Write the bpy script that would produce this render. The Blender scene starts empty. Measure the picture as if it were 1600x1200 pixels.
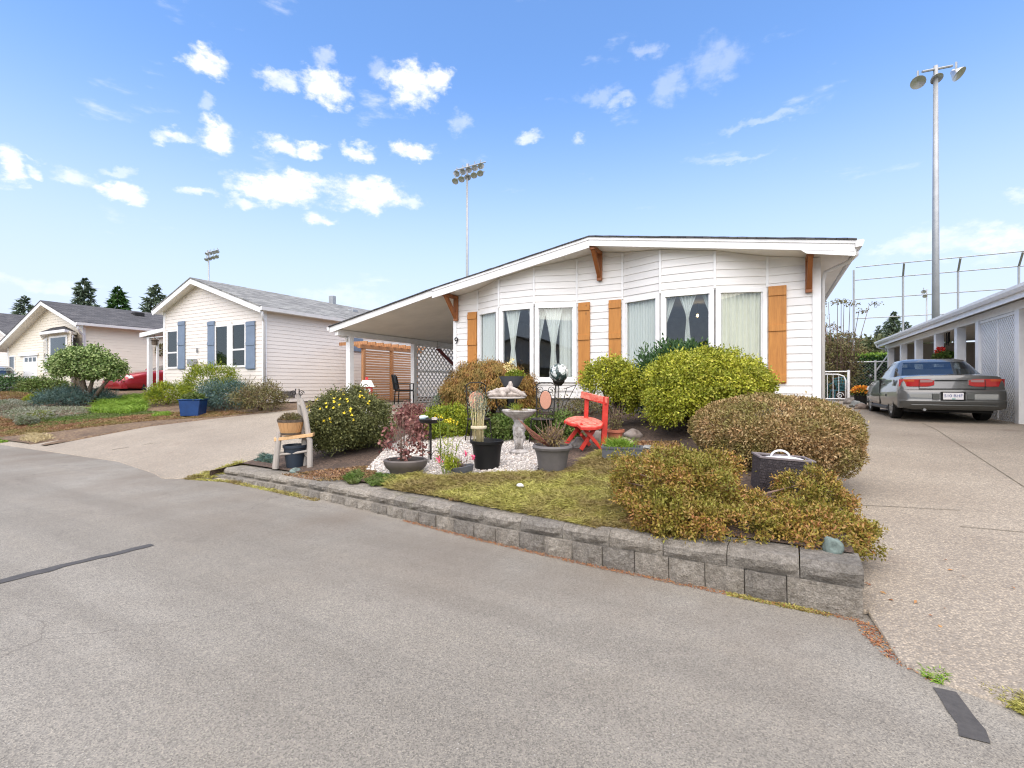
import bpy, bmesh, math, random
import numpy as np
from mathutils import Vector, Matrix, noise as mnoise
from math import radians, sin, cos, tan, pi, sqrt, atan2

rnd = random.Random(11)
rng = np.random.default_rng(11)
sc = bpy.context.scene
COL = sc.collection

# ------------------------------------------------------------------ camera
YAW = radians(28.5)          # houses stand square to the axes; the camera looks to the left of their depth
FPX = 745.0                  # focal length in pixels of the 1600 px wide photograph
HC = 1.35                    # eye height over the road
cam = bpy.data.cameras.new('camera')
cam.sensor_width = 36.0
cam.lens = FPX / 1600.0 * 36.0
cam.clip_start = 0.05
cam.clip_end = 6000.0
camo = bpy.data.objects.new('camera', cam)
camo.location = (0, 0, HC)
camo.rotation_euler = (radians(90), 0, YAW)
COL.objects.link(camo)
sc.camera = camo

# ------------------------------------------------------------------ sky, sun, exposure
SUN_EL, SUN_AZ = radians(60), radians(160)      # azimuth measured clockwise from +Y: the sun stands behind and right of the camera
SKY_STRENGTH, SUN_STRENGTH, SUN_ANGLE, EXPOSURE = 0.15, 4.2, 105.0, 0.61
CLOUDS = [  # azimuth / elevation come from where a cloud stands in the photograph: px, py, half width, half height, density
    (320, 95, 42, 22, 1), (437, 130, 42, 16, .8), (505, 95, 22, 14, .55), (508, 140, 52, 24, 1), (640, 135, 48, 32, 1), (684, 124, 26, 22, 1),
    (272, 210, 36, 14, .85), (338, 216, 40, 24, 1), (440, 229, 42, 15, .9), (484, 233, 32, 10, .9), (555, 233, 32, 13, .95), (648, 233, 42, 16, 1),
    (18, 266, 30, 26, 1), (62, 272, 18, 11, .8), (122, 276, 38, 16, .7), (185, 301, 46, 15, .95), (310, 300, 34, 9, .75), (176, 268, 30, 8, .55),
    (430, 296, 78, 24, 1), (462, 288, 50, 20, 1), (580, 304, 78, 24, .98), (500, 343, 30, 12, .85), (380, 318, 36, 10, .75), (640, 320, 24, 10, .7),
    (828, 214, 26, 11, .75), (904, 222, 14, 8, .6), (930, 148, 40, 14, .4), (968, 164, 34, 9, .5), (1046, 138, 30, 26, .42), (1118, 98, 54, 34, .40),
    (1200, 183, 95, 8, .42), (1140, 246, 70, 7, .42), (1010, 75, 34, 12, .45), (1450, 380, 110, 22, .6), (1570, 378, 70, 30, .75), (1590, 306, 34, 12, .55),
    (325, 167, 18, 12, .5), (717, 190, 18, 18, .5), (598, 110, 24, 14, .45), (1385, 385, 40, 12, .5), (60, 445, 120, 14, .45), (540, 470, 90, 20, .4)]

def build_world():
    w = bpy.data.worlds.new('World')
    sc.world = w
    w.use_nodes = True
    nt = w.node_tree
    nt.nodes.clear()
    N, L = nt.nodes.new, nt.links.new
    def math_(op, a, b=None, c=None, clamp=False):
        n = N('ShaderNodeMath'); n.operation = op; n.use_clamp = clamp
        for i, v in enumerate((a, b, c)):
            if v is None: continue
            if isinstance(v, (int, float)): n.inputs[i].default_value = v
            else: L(v, n.inputs[i])
        return n.outputs[0]
    def vmath(op, a, b=None):
        n = N('ShaderNodeVectorMath'); n.operation = op
        for i, v in enumerate((a, b)):
            if v is None: continue
            if isinstance(v, tuple): n.inputs[i].default_value = v
            else: L(v, n.inputs[i])
        return n.outputs['Value'] if op == 'LENGTH' else n.outputs[0]
    sky = N('ShaderNodeTexSky'); sky.sky_type = 'NISHITA'; sky.sun_disc = False
    sky.sun_elevation = SUN_EL; sky.sun_rotation = SUN_AZ
    sky.air_density = 1.0; sky.dust_density = 0.6; sky.ozone_density = 2.4; sky.altitude = 0
    hs = N('ShaderNodeHueSaturation'); hs.inputs['Saturation'].default_value = 1.14; hs.inputs['Value'].default_value = 1.38
    L(sky.outputs[0], hs.inputs['Color'])
    tint = N('ShaderNodeMix'); tint.data_type = 'RGBA'; tint.blend_type = 'MULTIPLY'; tint.inputs[0].default_value = 1.0; tint.inputs[7].default_value = (1.0, .985, 1.03, 1)
    L(hs.outputs[0], tint.inputs[6])
    tc = N('ShaderNodeTexCoord')
    sep = N('ShaderNodeSeparateXYZ'); L(tc.outputs['Generated'], sep.inputs[0])
    az = math_('ARCTAN2', sep.outputs[0], sep.outputs[1])
    el = math_('ARCSINE', sep.outputs[2])
    cmb = N('ShaderNodeCombineXYZ'); L(az, cmb.inputs[0]); L(el, cmb.inputs[1])
    def noise(vec, scale, detail, rough, yscale=1.6):
        mp = N('ShaderNodeMapping'); mp.inputs['Scale'].default_value = (1, yscale, 1); L(vec, mp.inputs[0])
        n = N('ShaderNodeTexNoise'); n.inputs['Scale'].default_value = scale; n.inputs['Detail'].default_value = detail
        n.inputs['Roughness'].default_value = rough; L(mp.outputs[0], n.inputs['Vector'])
        return n
    n1 = noise(cmb.outputs[0], 16, 6, .6)
    warp = vmath('SCALE', vmath('SUBTRACT', n1.outputs['Color'], (.5, .5, .5)))
    warp.node.inputs['Scale'].default_value = .075
    v = vmath('ADD', cmb.outputs[0], warp)
    best = bw = None
    for px, py, hx, hy, dens in CLOUDS:
        x, y = (px - 800) / FPX, (600 - py) / FPX
        dx, dy, dz = -sin(YAW) + x * cos(YAW), cos(YAW) + x * sin(YAW), y
        r = sqrt(dx * dx + dy * dy + dz * dz)
        a, e = atan2(dx, dy), math.asin(dz / r)
        k = 1.0 / (1 + x * x)
        wx, wy = hx / FPX * k * 1.18, hy / FPX * sqrt(k) * 1.22
        d = vmath('MULTIPLY', vmath('SUBTRACT', v, (a, e, 0.0)), (1 / wx, 1 / wy, 0.0))
        m = math_('SUBTRACT', 1.0, vmath('LENGTH', d), clamp=True)
        mw = math_('MULTIPLY', m, dens ** 1.6)
        best = m if best is None else math_('MAXIMUM', best, m)
        bw = mw if bw is None else math_('MAXIMUM', bw, mw)
    alpha = math_('DIVIDE', bw, math_('ADD', best, .0001), clamp=True)
    n2 = noise(cmb.outputs[0], 34, 7, .62)
    n3 = noise(cmb.outputs[0], 5.5, 8, .6, 3.0)
    # the placed clouds, broken up by noise, and thin stray wisps over the whole sky
    q = math_('ADD', best, math_('MULTIPLY', math_('SUBTRACT', n2.outputs[0], .5), 1.15))
    inside = math_('MULTIPLY', best, 6.0, clamp=True)
    mr = N('ShaderNodeMapRange'); mr.interpolation_type = 'SMOOTHSTEP'
    mr.inputs['From Min'].default_value = .08; mr.inputs['From Max'].default_value = .80
    L(q, mr.inputs['Value'])
    placed = math_('MULTIPLY', math_('MULTIPLY', mr.outputs[0], inside), alpha)
    mr2 = N('ShaderNodeMapRange'); mr2.interpolation_type = 'SMOOTHSTEP'
    mr2.inputs['From Min'].default_value = .60; mr2.inputs['From Max'].default_value = .80; mr2.inputs['To Max'].default_value = .55
    L(n3.outputs[0], mr2.inputs['Value'])
    fac = math_('MAXIMUM', placed, mr2.outputs[0])
    # pale haze band that the air forms at the horizon
    hz = N('ShaderNodeMapRange'); hz.interpolation_type = 'SMOOTHERSTEP'
    hz.inputs['From Min'].default_value = -.02; hz.inputs['From Max'].default_value = .62
    hz.inputs['To Min'].default_value = .92; hz.inputs['To Max'].default_value = 0.0
    L(el, hz.inputs['Value'])
    mixh = N('ShaderNodeMix'); mixh.data_type = 'RGBA'
    L(hz.outputs[0], mixh.inputs[0]); L(tint.outputs[2], mixh.inputs[6])
    mixh.inputs[7].default_value = (3.5, 3.85, 4.7, 1)
    mixc = N('ShaderNodeMix'); mixc.data_type = 'RGBA'
    L(fac, mixc.inputs[0]); L(mixh.outputs[2], mixc.inputs[6])
    ccr = N('ShaderNodeValToRGB'); ccr.color_ramp.elements[0].position = .34; ccr.color_ramp.elements[0].color = (4.3, 4.6, 5.1, 1); ccr.color_ramp.elements[1].position = .56; ccr.color_ramp.elements[1].color = (5.5, 5.5, 5.5, 1)
    L(n2.outputs[0], ccr.inputs[0]); L(ccr.outputs[0], mixc.inputs[7])
    bg = N('ShaderNodeBackground'); bg.inputs['Strength'].default_value = SKY_STRENGTH
    L(mixc.outputs[2], bg.inputs['Color'])
    out = N('ShaderNodeOutputWorld'); L(bg.outputs[0], out.inputs[0])
build_world()

sun = bpy.data.lights.new('sun', 'SUN')
sun.energy = SUN_STRENGTH; sun.angle = radians(SUN_ANGLE); sun.color = (1.0, .875, .68)
suno = bpy.data.objects.new('sun', sun)
sd = Vector((sin(SUN_AZ) * cos(SUN_EL), cos(SUN_AZ) * cos(SUN_EL), sin(SUN_EL)))
suno.rotation_euler = sd.to_track_quat('Z', 'Y').to_euler()
COL.objects.link(suno)

vs = sc.view_settings
vs.view_transform = 'Standard'; vs.look = 'None'; vs.gamma = 1.0; vs.exposure = EXPOSURE; vs.use_curve_mapping = False
sc.cycles.use_denoising = True
sc.cycles.filter_width = 1.15
sc.cycles.max_bounces = 7
sc.cycles.transparent_max_bounces = 12
sc.cycles.caustics_reflective = False
sc.cycles.caustics_refractive = False

# ------------------------------------------------------------------ places
FW = Vector((-sin(YAW), cos(YAW))); RT = Vector((cos(YAW), sin(YAW)))
def at(px, py, d):
    """world point seen at photo pixel px,py and depth d metres in front of the camera"""
    x = (px - 800) / FPX; y = (600 - py) / FPX
    return Vector(((FW.x + RT.x * x) * d, (FW.y + RT.y * x) * d, HC + y * d))
def at_v(px, py, v):
    x = (px - 800) / FPX
    return at(px, py, v / (FW.y + RT.y * x))
def at_u(px, py, u):
    x = (px - 800) / FPX
    return at(px, py, u / (FW.x + RT.x * x))
def interp(x, pts):
    if x <= pts[0][0]: return pts[0][1]
    for (a, b), (c, d) in zip(pts, pts[1:]):
        if x <= c: return b + (d - b) * (x - a) / (c - a)
    return pts[-1][1]
def sstep(a, b, x):
    t = min(1, max(0, (x - a) / (b - a))); return t * t * (3 - 2 * t)
EDGE = [(-60, 3.9), (-16, 3.9), (-10, 4.05), (-8.2, 3.78), (-7.6, 3.62), (-7.0, 4.0), (-5, 3.88), (-3.5, 3.70), (-2.2, 3.52), (-1.2, 3.42), (.47, 3.36), (.52, 2.98), (.62, 2.86), (.95, 2.72), (6, 2.5), (60, 2.5)]
def edge(u): return interp(u, EDGE)
def hgt(u, v):
    """height of the drives and yards"""
    e = edge(u); t = max(0.0, v - e)
    left = .73 * min(1, t / 5.0) if t < 5 else .73
    left = .73 * (1 - (1 - min(1, t / 5.6)) ** 1.45)
    right = .054 * min(t, 9) + .012 * max(0, min(t - 9, 12))
    w = sstep(-6, -.5, u)
    z = left * (1 - w) + right * w
    if u < -14: z += .04 * (-14 - u) * min(1, t / 4.0) if u > -26 else .48 * min(1, t / 4.0)
    return z
WTOP = [(-7.0, .13), (-5, .155), (-3, .20), (-1, .26), (.47, .285)]
def gz(u, v):
    """height of the planted bed in front of the house"""
    f = interp(u, WTOP) - .015
    t = min(1, max(0, (v - edge(u)) / 5.6))
    return f + (.76 - f) * t + .012 * sin(u * 3.1 + v * 2.3) * min(1, t * 5)
def gp(px, py, zf=gz):
    """where the ray through a photo pixel meets the ground"""
    d = 1.5; p = at(px, py, d)
    while d < 80:
        q = at(px, py, d + .02)
        if q.z <= zf(q.x, q.y): return Vector((q.x, q.y, zf(q.x, q.y)))
        d += .02
    return at(px, py, 30)
def depth(p): return -p.x * sin(YAW) + p.y * cos(YAW)
def span(px, d): return px * d / FPX

# ------------------------------------------------------------------ scene-graph helpers
def tag(o, label=None, cat=None, group=None, kind=None):
    if label: o['label'] = label
    if cat: o['category'] = cat
    if group: o['group'] = group
    if kind: o['kind'] = kind
    return o
def thing(name, label, cat, loc=(0, 0, 0), rz=0.0, group=None):
    o = bpy.data.objects.new(name, None)
    o.location = loc; o.rotation_euler = (0, 0, rz)
    o.empty_display_size = .1
    COL.objects.link(o)
    return tag(o, label, cat, group)
def link(name, me, parent=None, loc=None, rot=None, scale=None):
    o = bpy.data.objects.new(name, me); COL.objects.link(o)
    if parent is not None: o.parent = parent
    if loc is not None: o.location = loc
    if rot is not None: o.rotation_euler = rot
    if scale is not None: o.scale = scale
    return o
class MB:
    def __init__(s): s.v = []; s.f = []
    def add(s, vs_, fs_):
        b = len(s.v); s.v += [tuple(x) for x in vs_]; s.f += [tuple(i + b for i in f) for f in fs_]; return s
    def box(s, x0, x1, y0, y1, z0, z1, M=None):
        p = [Vector(q) for q in ((x0, y0, z0), (x1, y0, z0), (x1, y1, z0), (x0, y1, z0), (x0, y0, z1), (x1, y0, z1), (x1, y1, z1), (x0, y1, z1))]
        if M is not None: p = [M @ q for q in p]
        return s.add(p, [(3, 2, 1, 0), (4, 5, 6, 7), (0, 1, 5, 4), (1, 2, 6, 5), (2, 3, 7, 6), (3, 0, 4, 7)])
    def bar(s, a, b, w, h=None, up=(0, 0, 1)):
        """rectangular bar from a to b"""
        a, b = Vector(a), Vector(b); h = h or w
        d = (b - a).normalized(); u = Vector(up)
        if abs(d.dot(u)) > .98: u = Vector((1, 0, 0))
        x = d.cross(u).normalized() * w / 2; y = x.cross(d).normalized() * h / 2
        p = [a - x - y, a + x - y, a + x + y, a - x + y, b - x - y, b + x - y, b + x + y, b - x + y]
        return s.add(p, [(3, 2, 1, 0), (4, 5, 6, 7), (0, 1, 5, 4), (1, 2, 6, 5), (2, 3, 7, 6), (3, 0, 4, 7)])
    def tube(s, pts, r, n=8, cap=True):
        pts = [Vector(p) for p in pts]; rs = r if isinstance(r, (list, tuple)) else [r] * len(pts)
        b = len(s.v); u = None
        for i, p in enumerate(pts):
            d = (pts[min(i + 1, len(pts) - 1)] - pts[max(i - 1, 0)])
            d = d.normalized() if d.length > 1e-9 else Vector((0, 0, 1))
            if u is None:
                u = Vector((1, 0, 0)) if abs(d.x) < .8 else Vector((0, 1, 0))
            u = (u - d * u.dot(d)).normalized(); w = d.cross(u)
            for k in range(n):
                a = 2 * pi * k / n
                s.v.append(tuple(p + (u * cos(a) + w * sin(a)) * rs[i]))
        for i in range(len(pts) - 1):
            for k in range(n):
                k2 = (k + 1) % n
                s.f.append((b + i * n + k, b + i * n + k2, b + (i + 1) * n + k2, b + (i + 1) * n + k))
        if cap:
            s.f.append(tuple(b + k for k in reversed(range(n))))
            s.f.append(tuple(b + (len(pts) - 1) * n + k for k in range(n)))
        return s
    def lathe(s, prof, n=24, c=(0, 0, 0), ex=1.0, ey=1.0, wob=None, cap=True):
        b = len(s.v)
        for (r, z) in prof:
            for k in range(n):
                a = 2 * pi * k / n; m = wob(a, z) if wob else 1
                s.v.append((c[0] + r * m * cos(a) * ex, c[1] + r * m * sin(a) * ey, c[2] + z))
        for i in range(len(prof) - 1):
            for k in range(n):
                k2 = (k + 1) % n
                s.f.append((b + i * n + k, b + i * n + k2, b + (i + 1) * n + k2, b + (i + 1) * n + k))
        if not cap: return s
        if prof[0][0] > 1e-6: s.f.append(tuple(b + k for k in reversed(range(n))))
        if prof[-1][0] > 1e-6: s.f.append(tuple(b + (len(prof) - 1) * n + k for k in range(n)))
        return s
    def prism(s, poly, fn0, fn1):
        """poly: 2D points; fn0/fn1 map a 2D point to the near and the far face"""
        n = len(poly); a = [fn0(p) for p in poly]; c = [fn1(p) for p in poly]
        return s.add(a + c, [tuple(range(n)), tuple(reversed(range(n, 2 * n)))] + [(i, i + n, (i + 1) % n + n, (i + 1) % n) for i in range(n)])
    def quad(s, a, b, c, d): return s.add([a, b, c, d], [(0, 1, 2, 3)])
    def mesh(s, name, mat=None, smooth=False, fix=True, bevel=0, seg=1):
        me = bpy.data.meshes.new(name)
        me.from_pydata([tuple(v) for v in s.v], [], s.f)
        if fix or bevel:
            bm = bmesh.new(); bm.from_mesh(me)
            if fix: bmesh.ops.recalc_face_normals(bm, faces=bm.faces)
            if bevel: bmesh.ops.bevel(bm, geom=list(bm.edges), offset=bevel, segments=seg, affect='EDGES', clamp_overlap=True)
            bm.to_mesh(me); bm.free()
        if mat is not None: me.materials.append(mat)
        if smooth:
            me.polygons.foreach_set('use_smooth', [True] * len(me.polygons))
            if smooth == 'auto':
                try: me.set_sharp_from_angle(angle=radians(38))
                except Exception: pass
        return me
    def build(s, name, mat, parent=None, smooth=False, bevel=0, seg=1, fix=True, loc=None, rot=None):
        return link(name, s.mesh(name, mat, smooth, fix, bevel, seg), parent, loc, rot)
def bx(name, mat, parent, x0, x1, y0, y1, z0, z1, bevel=0, seg=1):
    return MB().box(x0, x1, y0, y1, z0, z1).build(name, mat, parent, bevel=bevel, seg=seg)
def copy_tree(o, parent=None):
    c = o.copy(); COL.objects.link(c)
    if parent is not None: c.parent = parent
    for ch in list(o.children): copy_tree(ch, c)
    return c
def np_mesh(name, V, Fc, mat, smooth=False):
    """V (n,3), Fc (m,k) arrays"""
    me = bpy.data.meshes.new(name)
    n, m, k = len(V), len(Fc), Fc.shape[1]
    me.vertices.add(n); me.vertices.foreach_set('co', np.asarray(V, dtype=np.float32).ravel())
    me.loops.add(m * k); me.loops.foreach_set('vertex_index', np.asarray(Fc, dtype=np.int32).ravel())
    me.polygons.add(m); me.polygons.foreach_set('loop_start', np.arange(0, m * k, k, dtype=np.int32))
    try: me.polygons.foreach_set('loop_total', np.full(m, k, dtype=np.int32))
    except Exception: pass
    if smooth: me.polygons.foreach_set('use_smooth', np.ones(m, dtype=bool))
    me.update(calc_edges=True); me.validate()
    if mat is not None: me.materials.append(mat)
    return me

# ------------------------------------------------------------------ materials
class NT:
    def __init__(s, name):
        s.m = bpy.data.materials.new(name); s.m.use_nodes = True
        s.t = s.m.node_tree; s.t.nodes.clear()
        s.out = s.n('ShaderNodeOutputMaterial'); s.b = s.n('ShaderNodeBsdfPrincipled'); s.l(s.b.outputs[0], s.out.inputs[0])
        s.tc = s.n('ShaderNodeTexCoord'); s.obj = s.tc.outputs['Object']
        g = s.n('ShaderNodeNewGeometry'); s.pos = g.outputs['Position']; s.island = g.outputs['Random Per Island']
    def n(s, t): return s.t.nodes.new(t)
    def l(s, a, b): s.t.links.new(a, b)
    def set(s, **k):
        for a, v in k.items():
            i = s.b.inputs[a.replace('_', ' ')]
            if isinstance(v, (int, float)): i.default_value = v
            elif isinstance(v, tuple): i.default_value = v if len(v) == 4 else (*v, 1)
            else: s.l(v, i)
        return s
    def map(s, vec, scale):
        m = s.n('ShaderNodeMapping'); m.inputs['Scale'].default_value = scale; s.l(vec, m.inputs[0]); return m.outputs[0]
    def noise(s, vec, scale, detail=3, rough=.55, col=False):
        n = s.n('ShaderNodeTexNoise'); n.inputs['Scale'].default_value = scale; n.inputs['Detail'].default_value = detail; n.inputs['Roughness'].default_value = rough
        s.l(vec, n.inputs['Vector']); return n.outputs['Color' if col else 0]
    def voro(s, vec, scale, feature='F1', out='Distance'):
        n = s.n('ShaderNodeTexVoronoi'); n.feature = feature; n.inputs['Scale'].default_value = scale; s.l(vec, n.inputs['Vector']); return n.outputs[out]
    def wave(s, vec, scale, dist=2, detail=2, dirn='X'):
        n = s.n('ShaderNodeTexWave'); n.bands_direction = dirn; n.inputs['Scale'].default_value = scale; n.inputs['Distortion'].default_value = dist; n.inputs['Detail'].default_value = detail
        s.l(vec, n.inputs['Vector']); return n.outputs['Fac']
    def ramp(s, fac, stops, interp='LINEAR'):
        r = s.n('ShaderNodeValToRGB'); r.color_ramp.interpolation = interp
        e = r.color_ramp.elements
        while len(e) < len(stops): e.new(.5)
        for k, (p, c) in enumerate(stops):
            e[k].position = p; e[k].color = (*c, 1) if len(c) == 3 else c
        s.l(fac, r.inputs[0]); return r.outputs[0]
    def mix(s, fac, a, b, mode='MIX'):
        m = s.n('ShaderNodeMix'); m.data_type = 'RGBA'; m.blend_type = mode
        for i, v in ((0, fac), (6, a), (7, b)):
            if isinstance(v, (int, float)): m.inputs[i].default_value = v
            elif isinstance(v, tuple): m.inputs[i].default_value = (*v, 1) if len(v) == 3 else v
            else: s.l(v, m.inputs[i])
        return m.outputs[2]
    def math(s, op, a, b=0.0, clamp=False):
        m = s.n('ShaderNodeMath'); m.operation = op; m.use_clamp = clamp
        for i, v in enumerate((a, b)):
            if isinstance(v, (int, float)): m.inputs[i].default_value = v
            else: s.l(v, m.inputs[i])
        return m.outputs[0]
    def bump(s, h, strength=.3, dist=.01):
        b = s.n('ShaderNodeBump'); b.inputs['Strength'].default_value = strength; b.inputs['Distance'].default_value = dist
        s.l(h, b.inputs['Height']); s.l(b.outputs[0], s.b.inputs['Normal']); return s
MATS = {}
def plain(name, col, rough=.6, var=.12, scale=6.0, metal=0.0, bump=0.0, bscale=60, spec=None):
    if name in MATS: return MATS[name]
    t = NT(name); nz = t.noise(t.obj, scale, 4, .6)
    lo = tuple(c * (1 - var) for c in col); hi = tuple(min(1, c * (1 + var)) for c in col)
    t.set(Base_Color=t.ramp(nz, [(.3, lo), (.7, hi)]), Roughness=rough, Metallic=metal)
    if spec is not None: t.b.inputs['Specular IOR Level'].default_value = spec
    if bump: t.bump(t.noise(t.obj, bscale, 3), bump, .01)
    MATS[name] = t.m; return t.m
def foliage(name, cols, patch=None, patch_scale=3.0, rough=.55, trans=.14):
    t = NT(name)
    n = len(cols)
    c = t.ramp(t.island, [(i / max(1, n - 1), cols[i]) for i in range(n)])
    if patch:
        f = t.ramp(t.noise(t.pos, patch_scale, 3, .6), [(.42, (0, 0, 0)), (.62, (1, 1, 1))])
        c = t.mix(t.math('MULTIPLY', f, .75), c, t.mix(t.island, patch, tuple(x * .6 for x in patch)))
    t.set(Base_Color=c, Roughness=rough)
    t.b.inputs['Specular IOR Level'].default_value = .3
    if trans:
        tr = t.n('ShaderNodeBsdfTranslucent'); t.l(c, tr.inputs[0])
        mx = t.n('ShaderNodeMixShader'); mx.inputs[0].default_value = trans
        t.l(t.b.outputs[0], mx.inputs[1]); t.l(tr.outputs[0], mx.inputs[2]); t.l(mx.outputs[0], t.out.inputs[0])
    return t.m
def wood(name, c0, c1, scale=(1, 1, 12), rough=.6, knots=True):
    t = NT(name)
    v = t.map(t.obj, scale)
    g = t.wave(v, 3.0, 5, 3)
    nz = t.noise(v, 4, 5, .65)
    f = t.math('ADD', t.math('MULTIPLY', g, .35), t.math('MULTIPLY', nz, .75))
    c = t.ramp(f, [(.25, c0), (.8, c1)])
    if knots:
        k = t.ramp(t.voro(t.map(t.obj, (1, 1, .5)), 5.5), [(.05, (1, 1, 1)), (.14, (0, 0, 0))])
        c = t.mix(t.math('MULTIPLY', k, .6), c, tuple(x * .35 for x in c0))
    t.set(Base_Color=c, Roughness=rough).bump(f, .15, .004)
    return t.m
def glass(name, tint=(.95, .97, .96), dens=.02):
    t = NT(name)
    tr = t.n('ShaderNodeBsdfTransparent'); tr.inputs[0].default_value = (*tint, 1)
    gl = t.n('ShaderNodeBsdfGlossy'); gl.inputs['Roughness'].default_value = .012; gl.inputs[0].default_value = (.95, .97, 1, 1)
    ge = t.n('ShaderNodeNewGeometry'); dp = t.n('ShaderNodeVectorMath'); dp.operation = 'DOT_PRODUCT'; t.l(ge.outputs['Normal'], dp.inputs[0]); t.l(ge.outputs['Incoming'], dp.inputs[1])
    k = t.math('POWER', t.math('SUBTRACT', 1.0, t.math('ABSOLUTE', dp.outputs['Value']), clamp=True), 5.0)
    f = t.math('ADD', t.math('MULTIPLY', k, .92), .03 + dens, clamp=True)      # Schlick reflectance, alike from both sides of the pane
    mx = t.n('ShaderNodeMixShader'); t.l(f, mx.inputs[0]); t.l(tr.outputs[0], mx.inputs[1]); t.l(gl.outputs[0], mx.inputs[2])
    t.l(mx.outputs[0], t.out.inputs[0]); return t.m
def carpaint(name, col):
    t = NT(name)
    nz = t.noise(t.obj, 900, 1)
    t.set(Base_Color=t.ramp(nz, [(.3, tuple(c * .85 for c in col)), (.7, tuple(min(1, c * 1.15) for c in col))]), Roughness=.30, Metallic=.35)
    t.b.inputs['Coat Weight'].default_value = 1.0; t.b.inputs['Coat Roughness'].default_value = .03
    return t.m

def make_materials():
    M = {}
    # asphalt: aged, light grey, pale stones in a darker binder, tar blotches
    t = NT('asphalt')
    big = t.noise(t.map(t.pos, (.5, 1, 1)), .55, 4, .6); mid = t.noise(t.pos, 6, 5, .65)
    base = t.ramp(big, [(.30, (.180, .163, .135)), (.5, (.220, .202, .170)), (.7, (.258, .240, .206))])
    lane = t.noise(t.map(t.pos, (.07, 1.1, 1)), 1.6, 4, .6)      # worn and dusty lanes along the road
    base = t.mix(1.0, base, t.ramp(lane, [(.32, (.84, .835, .83)), (.5, (1, 1, 1)), (.70, (1.10, 1.09, 1.07))]), 'MULTIPLY')
    oil = t.ramp(t.noise(t.pos, 1.9, 4, .55), [(.66, (0, 0, 0)), (.76, (1, 1, 1))])
    base = t.mix(t.math('MULTIPLY', oil, .38), base, (.11, .10, .085))
    base = t.mix(t.math('MULTIPLY', t.ramp(mid, [(.42, (0, 0, 0)), (.75, (1, 1, 1))]), .30), base, (.155, .138, .114))
    vc = t.voro(t.pos, 190, out='Color'); vd = t.voro(t.pos, 190)
    sepc = t.n('ShaderNodeSeparateColor'); t.l(vc, sepc.inputs[0])
    st = t.ramp(sepc.outputs[0], [(0, (.58, .58, .58)), (.5, (.98, .98, .98)), (.88, (1.15, 1.14, 1.11)), (1, (1.42, 1.39, 1.33))])
    c = t.mix(1.0, base, st, 'MULTIPLY')
    sp = t.voro(t.pos, 46); spc = t.voro(t.pos, 46, out='Color'); s2 = t.n('ShaderNodeSeparateColor'); t.l(spc, s2.inputs[0])
    bright = t.math('MULTIPLY', t.ramp(sp, [(.10, (1, 1, 1)), (.20, (0, 0, 0))]), t.ramp(s2.outputs[1], [(.80, (0, 0, 0)), (.84, (1, 1, 1))]))
    c = t.mix(t.math('MULTIPLY', bright, .55), c, (.44, .42, .38))
    dark = t.math('MULTIPLY', t.ramp(sp, [(.12, (1, 1, 1)), (.22, (0, 0, 0))]), t.ramp(s2.outputs[2], [(.86, (0, 0, 0)), (.90, (1, 1, 1))]))
    c = t.mix(t.math('MULTIPLY', dark, .55), c, (.06, .055, .05))
    # brown soil washed out from the bed, in uneven fans along the wall
    sx = t.n('ShaderNodeSeparateXYZ'); t.l(t.pos, sx.inputs[0])
    mr = t.n('ShaderNodeMapRange'); mr.inputs['From Min'].default_value = 1.7; mr.inputs['From Max'].default_value = 3.5; t.l(sx.outputs[1], mr.inputs['Value'])
    fan = t.math('MULTIPLY', mr.outputs[0], t.ramp(t.noise(t.map(t.pos, (1, .6, 1)), 1.1, 5, .62), [(.38, (0, 0, 0)), (.66, (1, 1, 1))]))
    c = t.mix(t.math('MULTIPLY', fan, .60), c, (.135, .105, .076))
    # thin wandering cracks, only here and there
    wv = t.n('ShaderNodeVectorMath'); wv.operation = 'SCALE'; wv.inputs['Scale'].default_value = .5; t.l(t.noise(t.pos, 2.5, 4, .6, True), wv.inputs[0])
    wa = t.n('ShaderNodeVectorMath'); wa.operation = 'ADD'; t.l(t.pos, wa.inputs[0]); t.l(wv.outputs[0], wa.inputs[1])
    cr = t.math('MULTIPLY', t.ramp(t.voro(wa.outputs[0], .42, 'DISTANCE_TO_EDGE'), [(.0015, (1, 1, 1)), (.004, (0, 0, 0))]), t.ramp(t.noise(t.pos, .5, 2), [(.52, (0, 0, 0)), (.60, (1, 1, 1))]))
    c = t.mix(t.math('MULTIPLY', cr, .6), c, (.07, .06, .05))
    t.set(Base_Color=c, Roughness=.9); t.bump(t.math('ADD', vd, t.noise(t.pos, 90, 3)), .35, .003); M['asphalt'] = t.m
    # exposed aggregate concrete
    t = NT('aggregate_concrete')
    big = t.noise(t.pos, .6, 4, .6)
    base = t.ramp(big, [(.3, (.255, .215, .168)), (.52, (.335, .290, .230)), (.72, (.39, .343, .277))])
    vc = t.voro(t.pos, 80, out='Color'); vd = t.voro(t.pos, 80); s1 = t.n('ShaderNodeSeparateColor'); t.l(vc, s1.inputs[0])
    st = t.ramp(s1.outputs[0], [(0, (.58, .56, .54)), (.4, (.92, .90, .87)), (.8, (1.15, 1.13, 1.08)), (1, (1.45, 1.40, 1.32))])
    c = t.mix(.9, base, st, 'MULTIPLY')
    c = t.mix(t.ramp(vd, [(.38, (0, 0, 0)), (.6, (.7, .7, .7))]), c, (.20, .175, .145))
    stain = t.ramp(t.noise(t.pos, 1.3, 4, .65), [(.60, (0, 0, 0)), (.72, (1, 1, 1))])
    c = t.mix(t.math('MULTIPLY', stain, .45), c, (.17, .12, .09))
    t.set(Base_Color=c, Roughness=.88); t.bump(t.math('SUBTRACT', 1.0, vd), .7, .006); M['aggregate'] = t.m
    M['joint'] = plain('joint_dirt', (.13, .11, .075), .95, .4)
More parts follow.
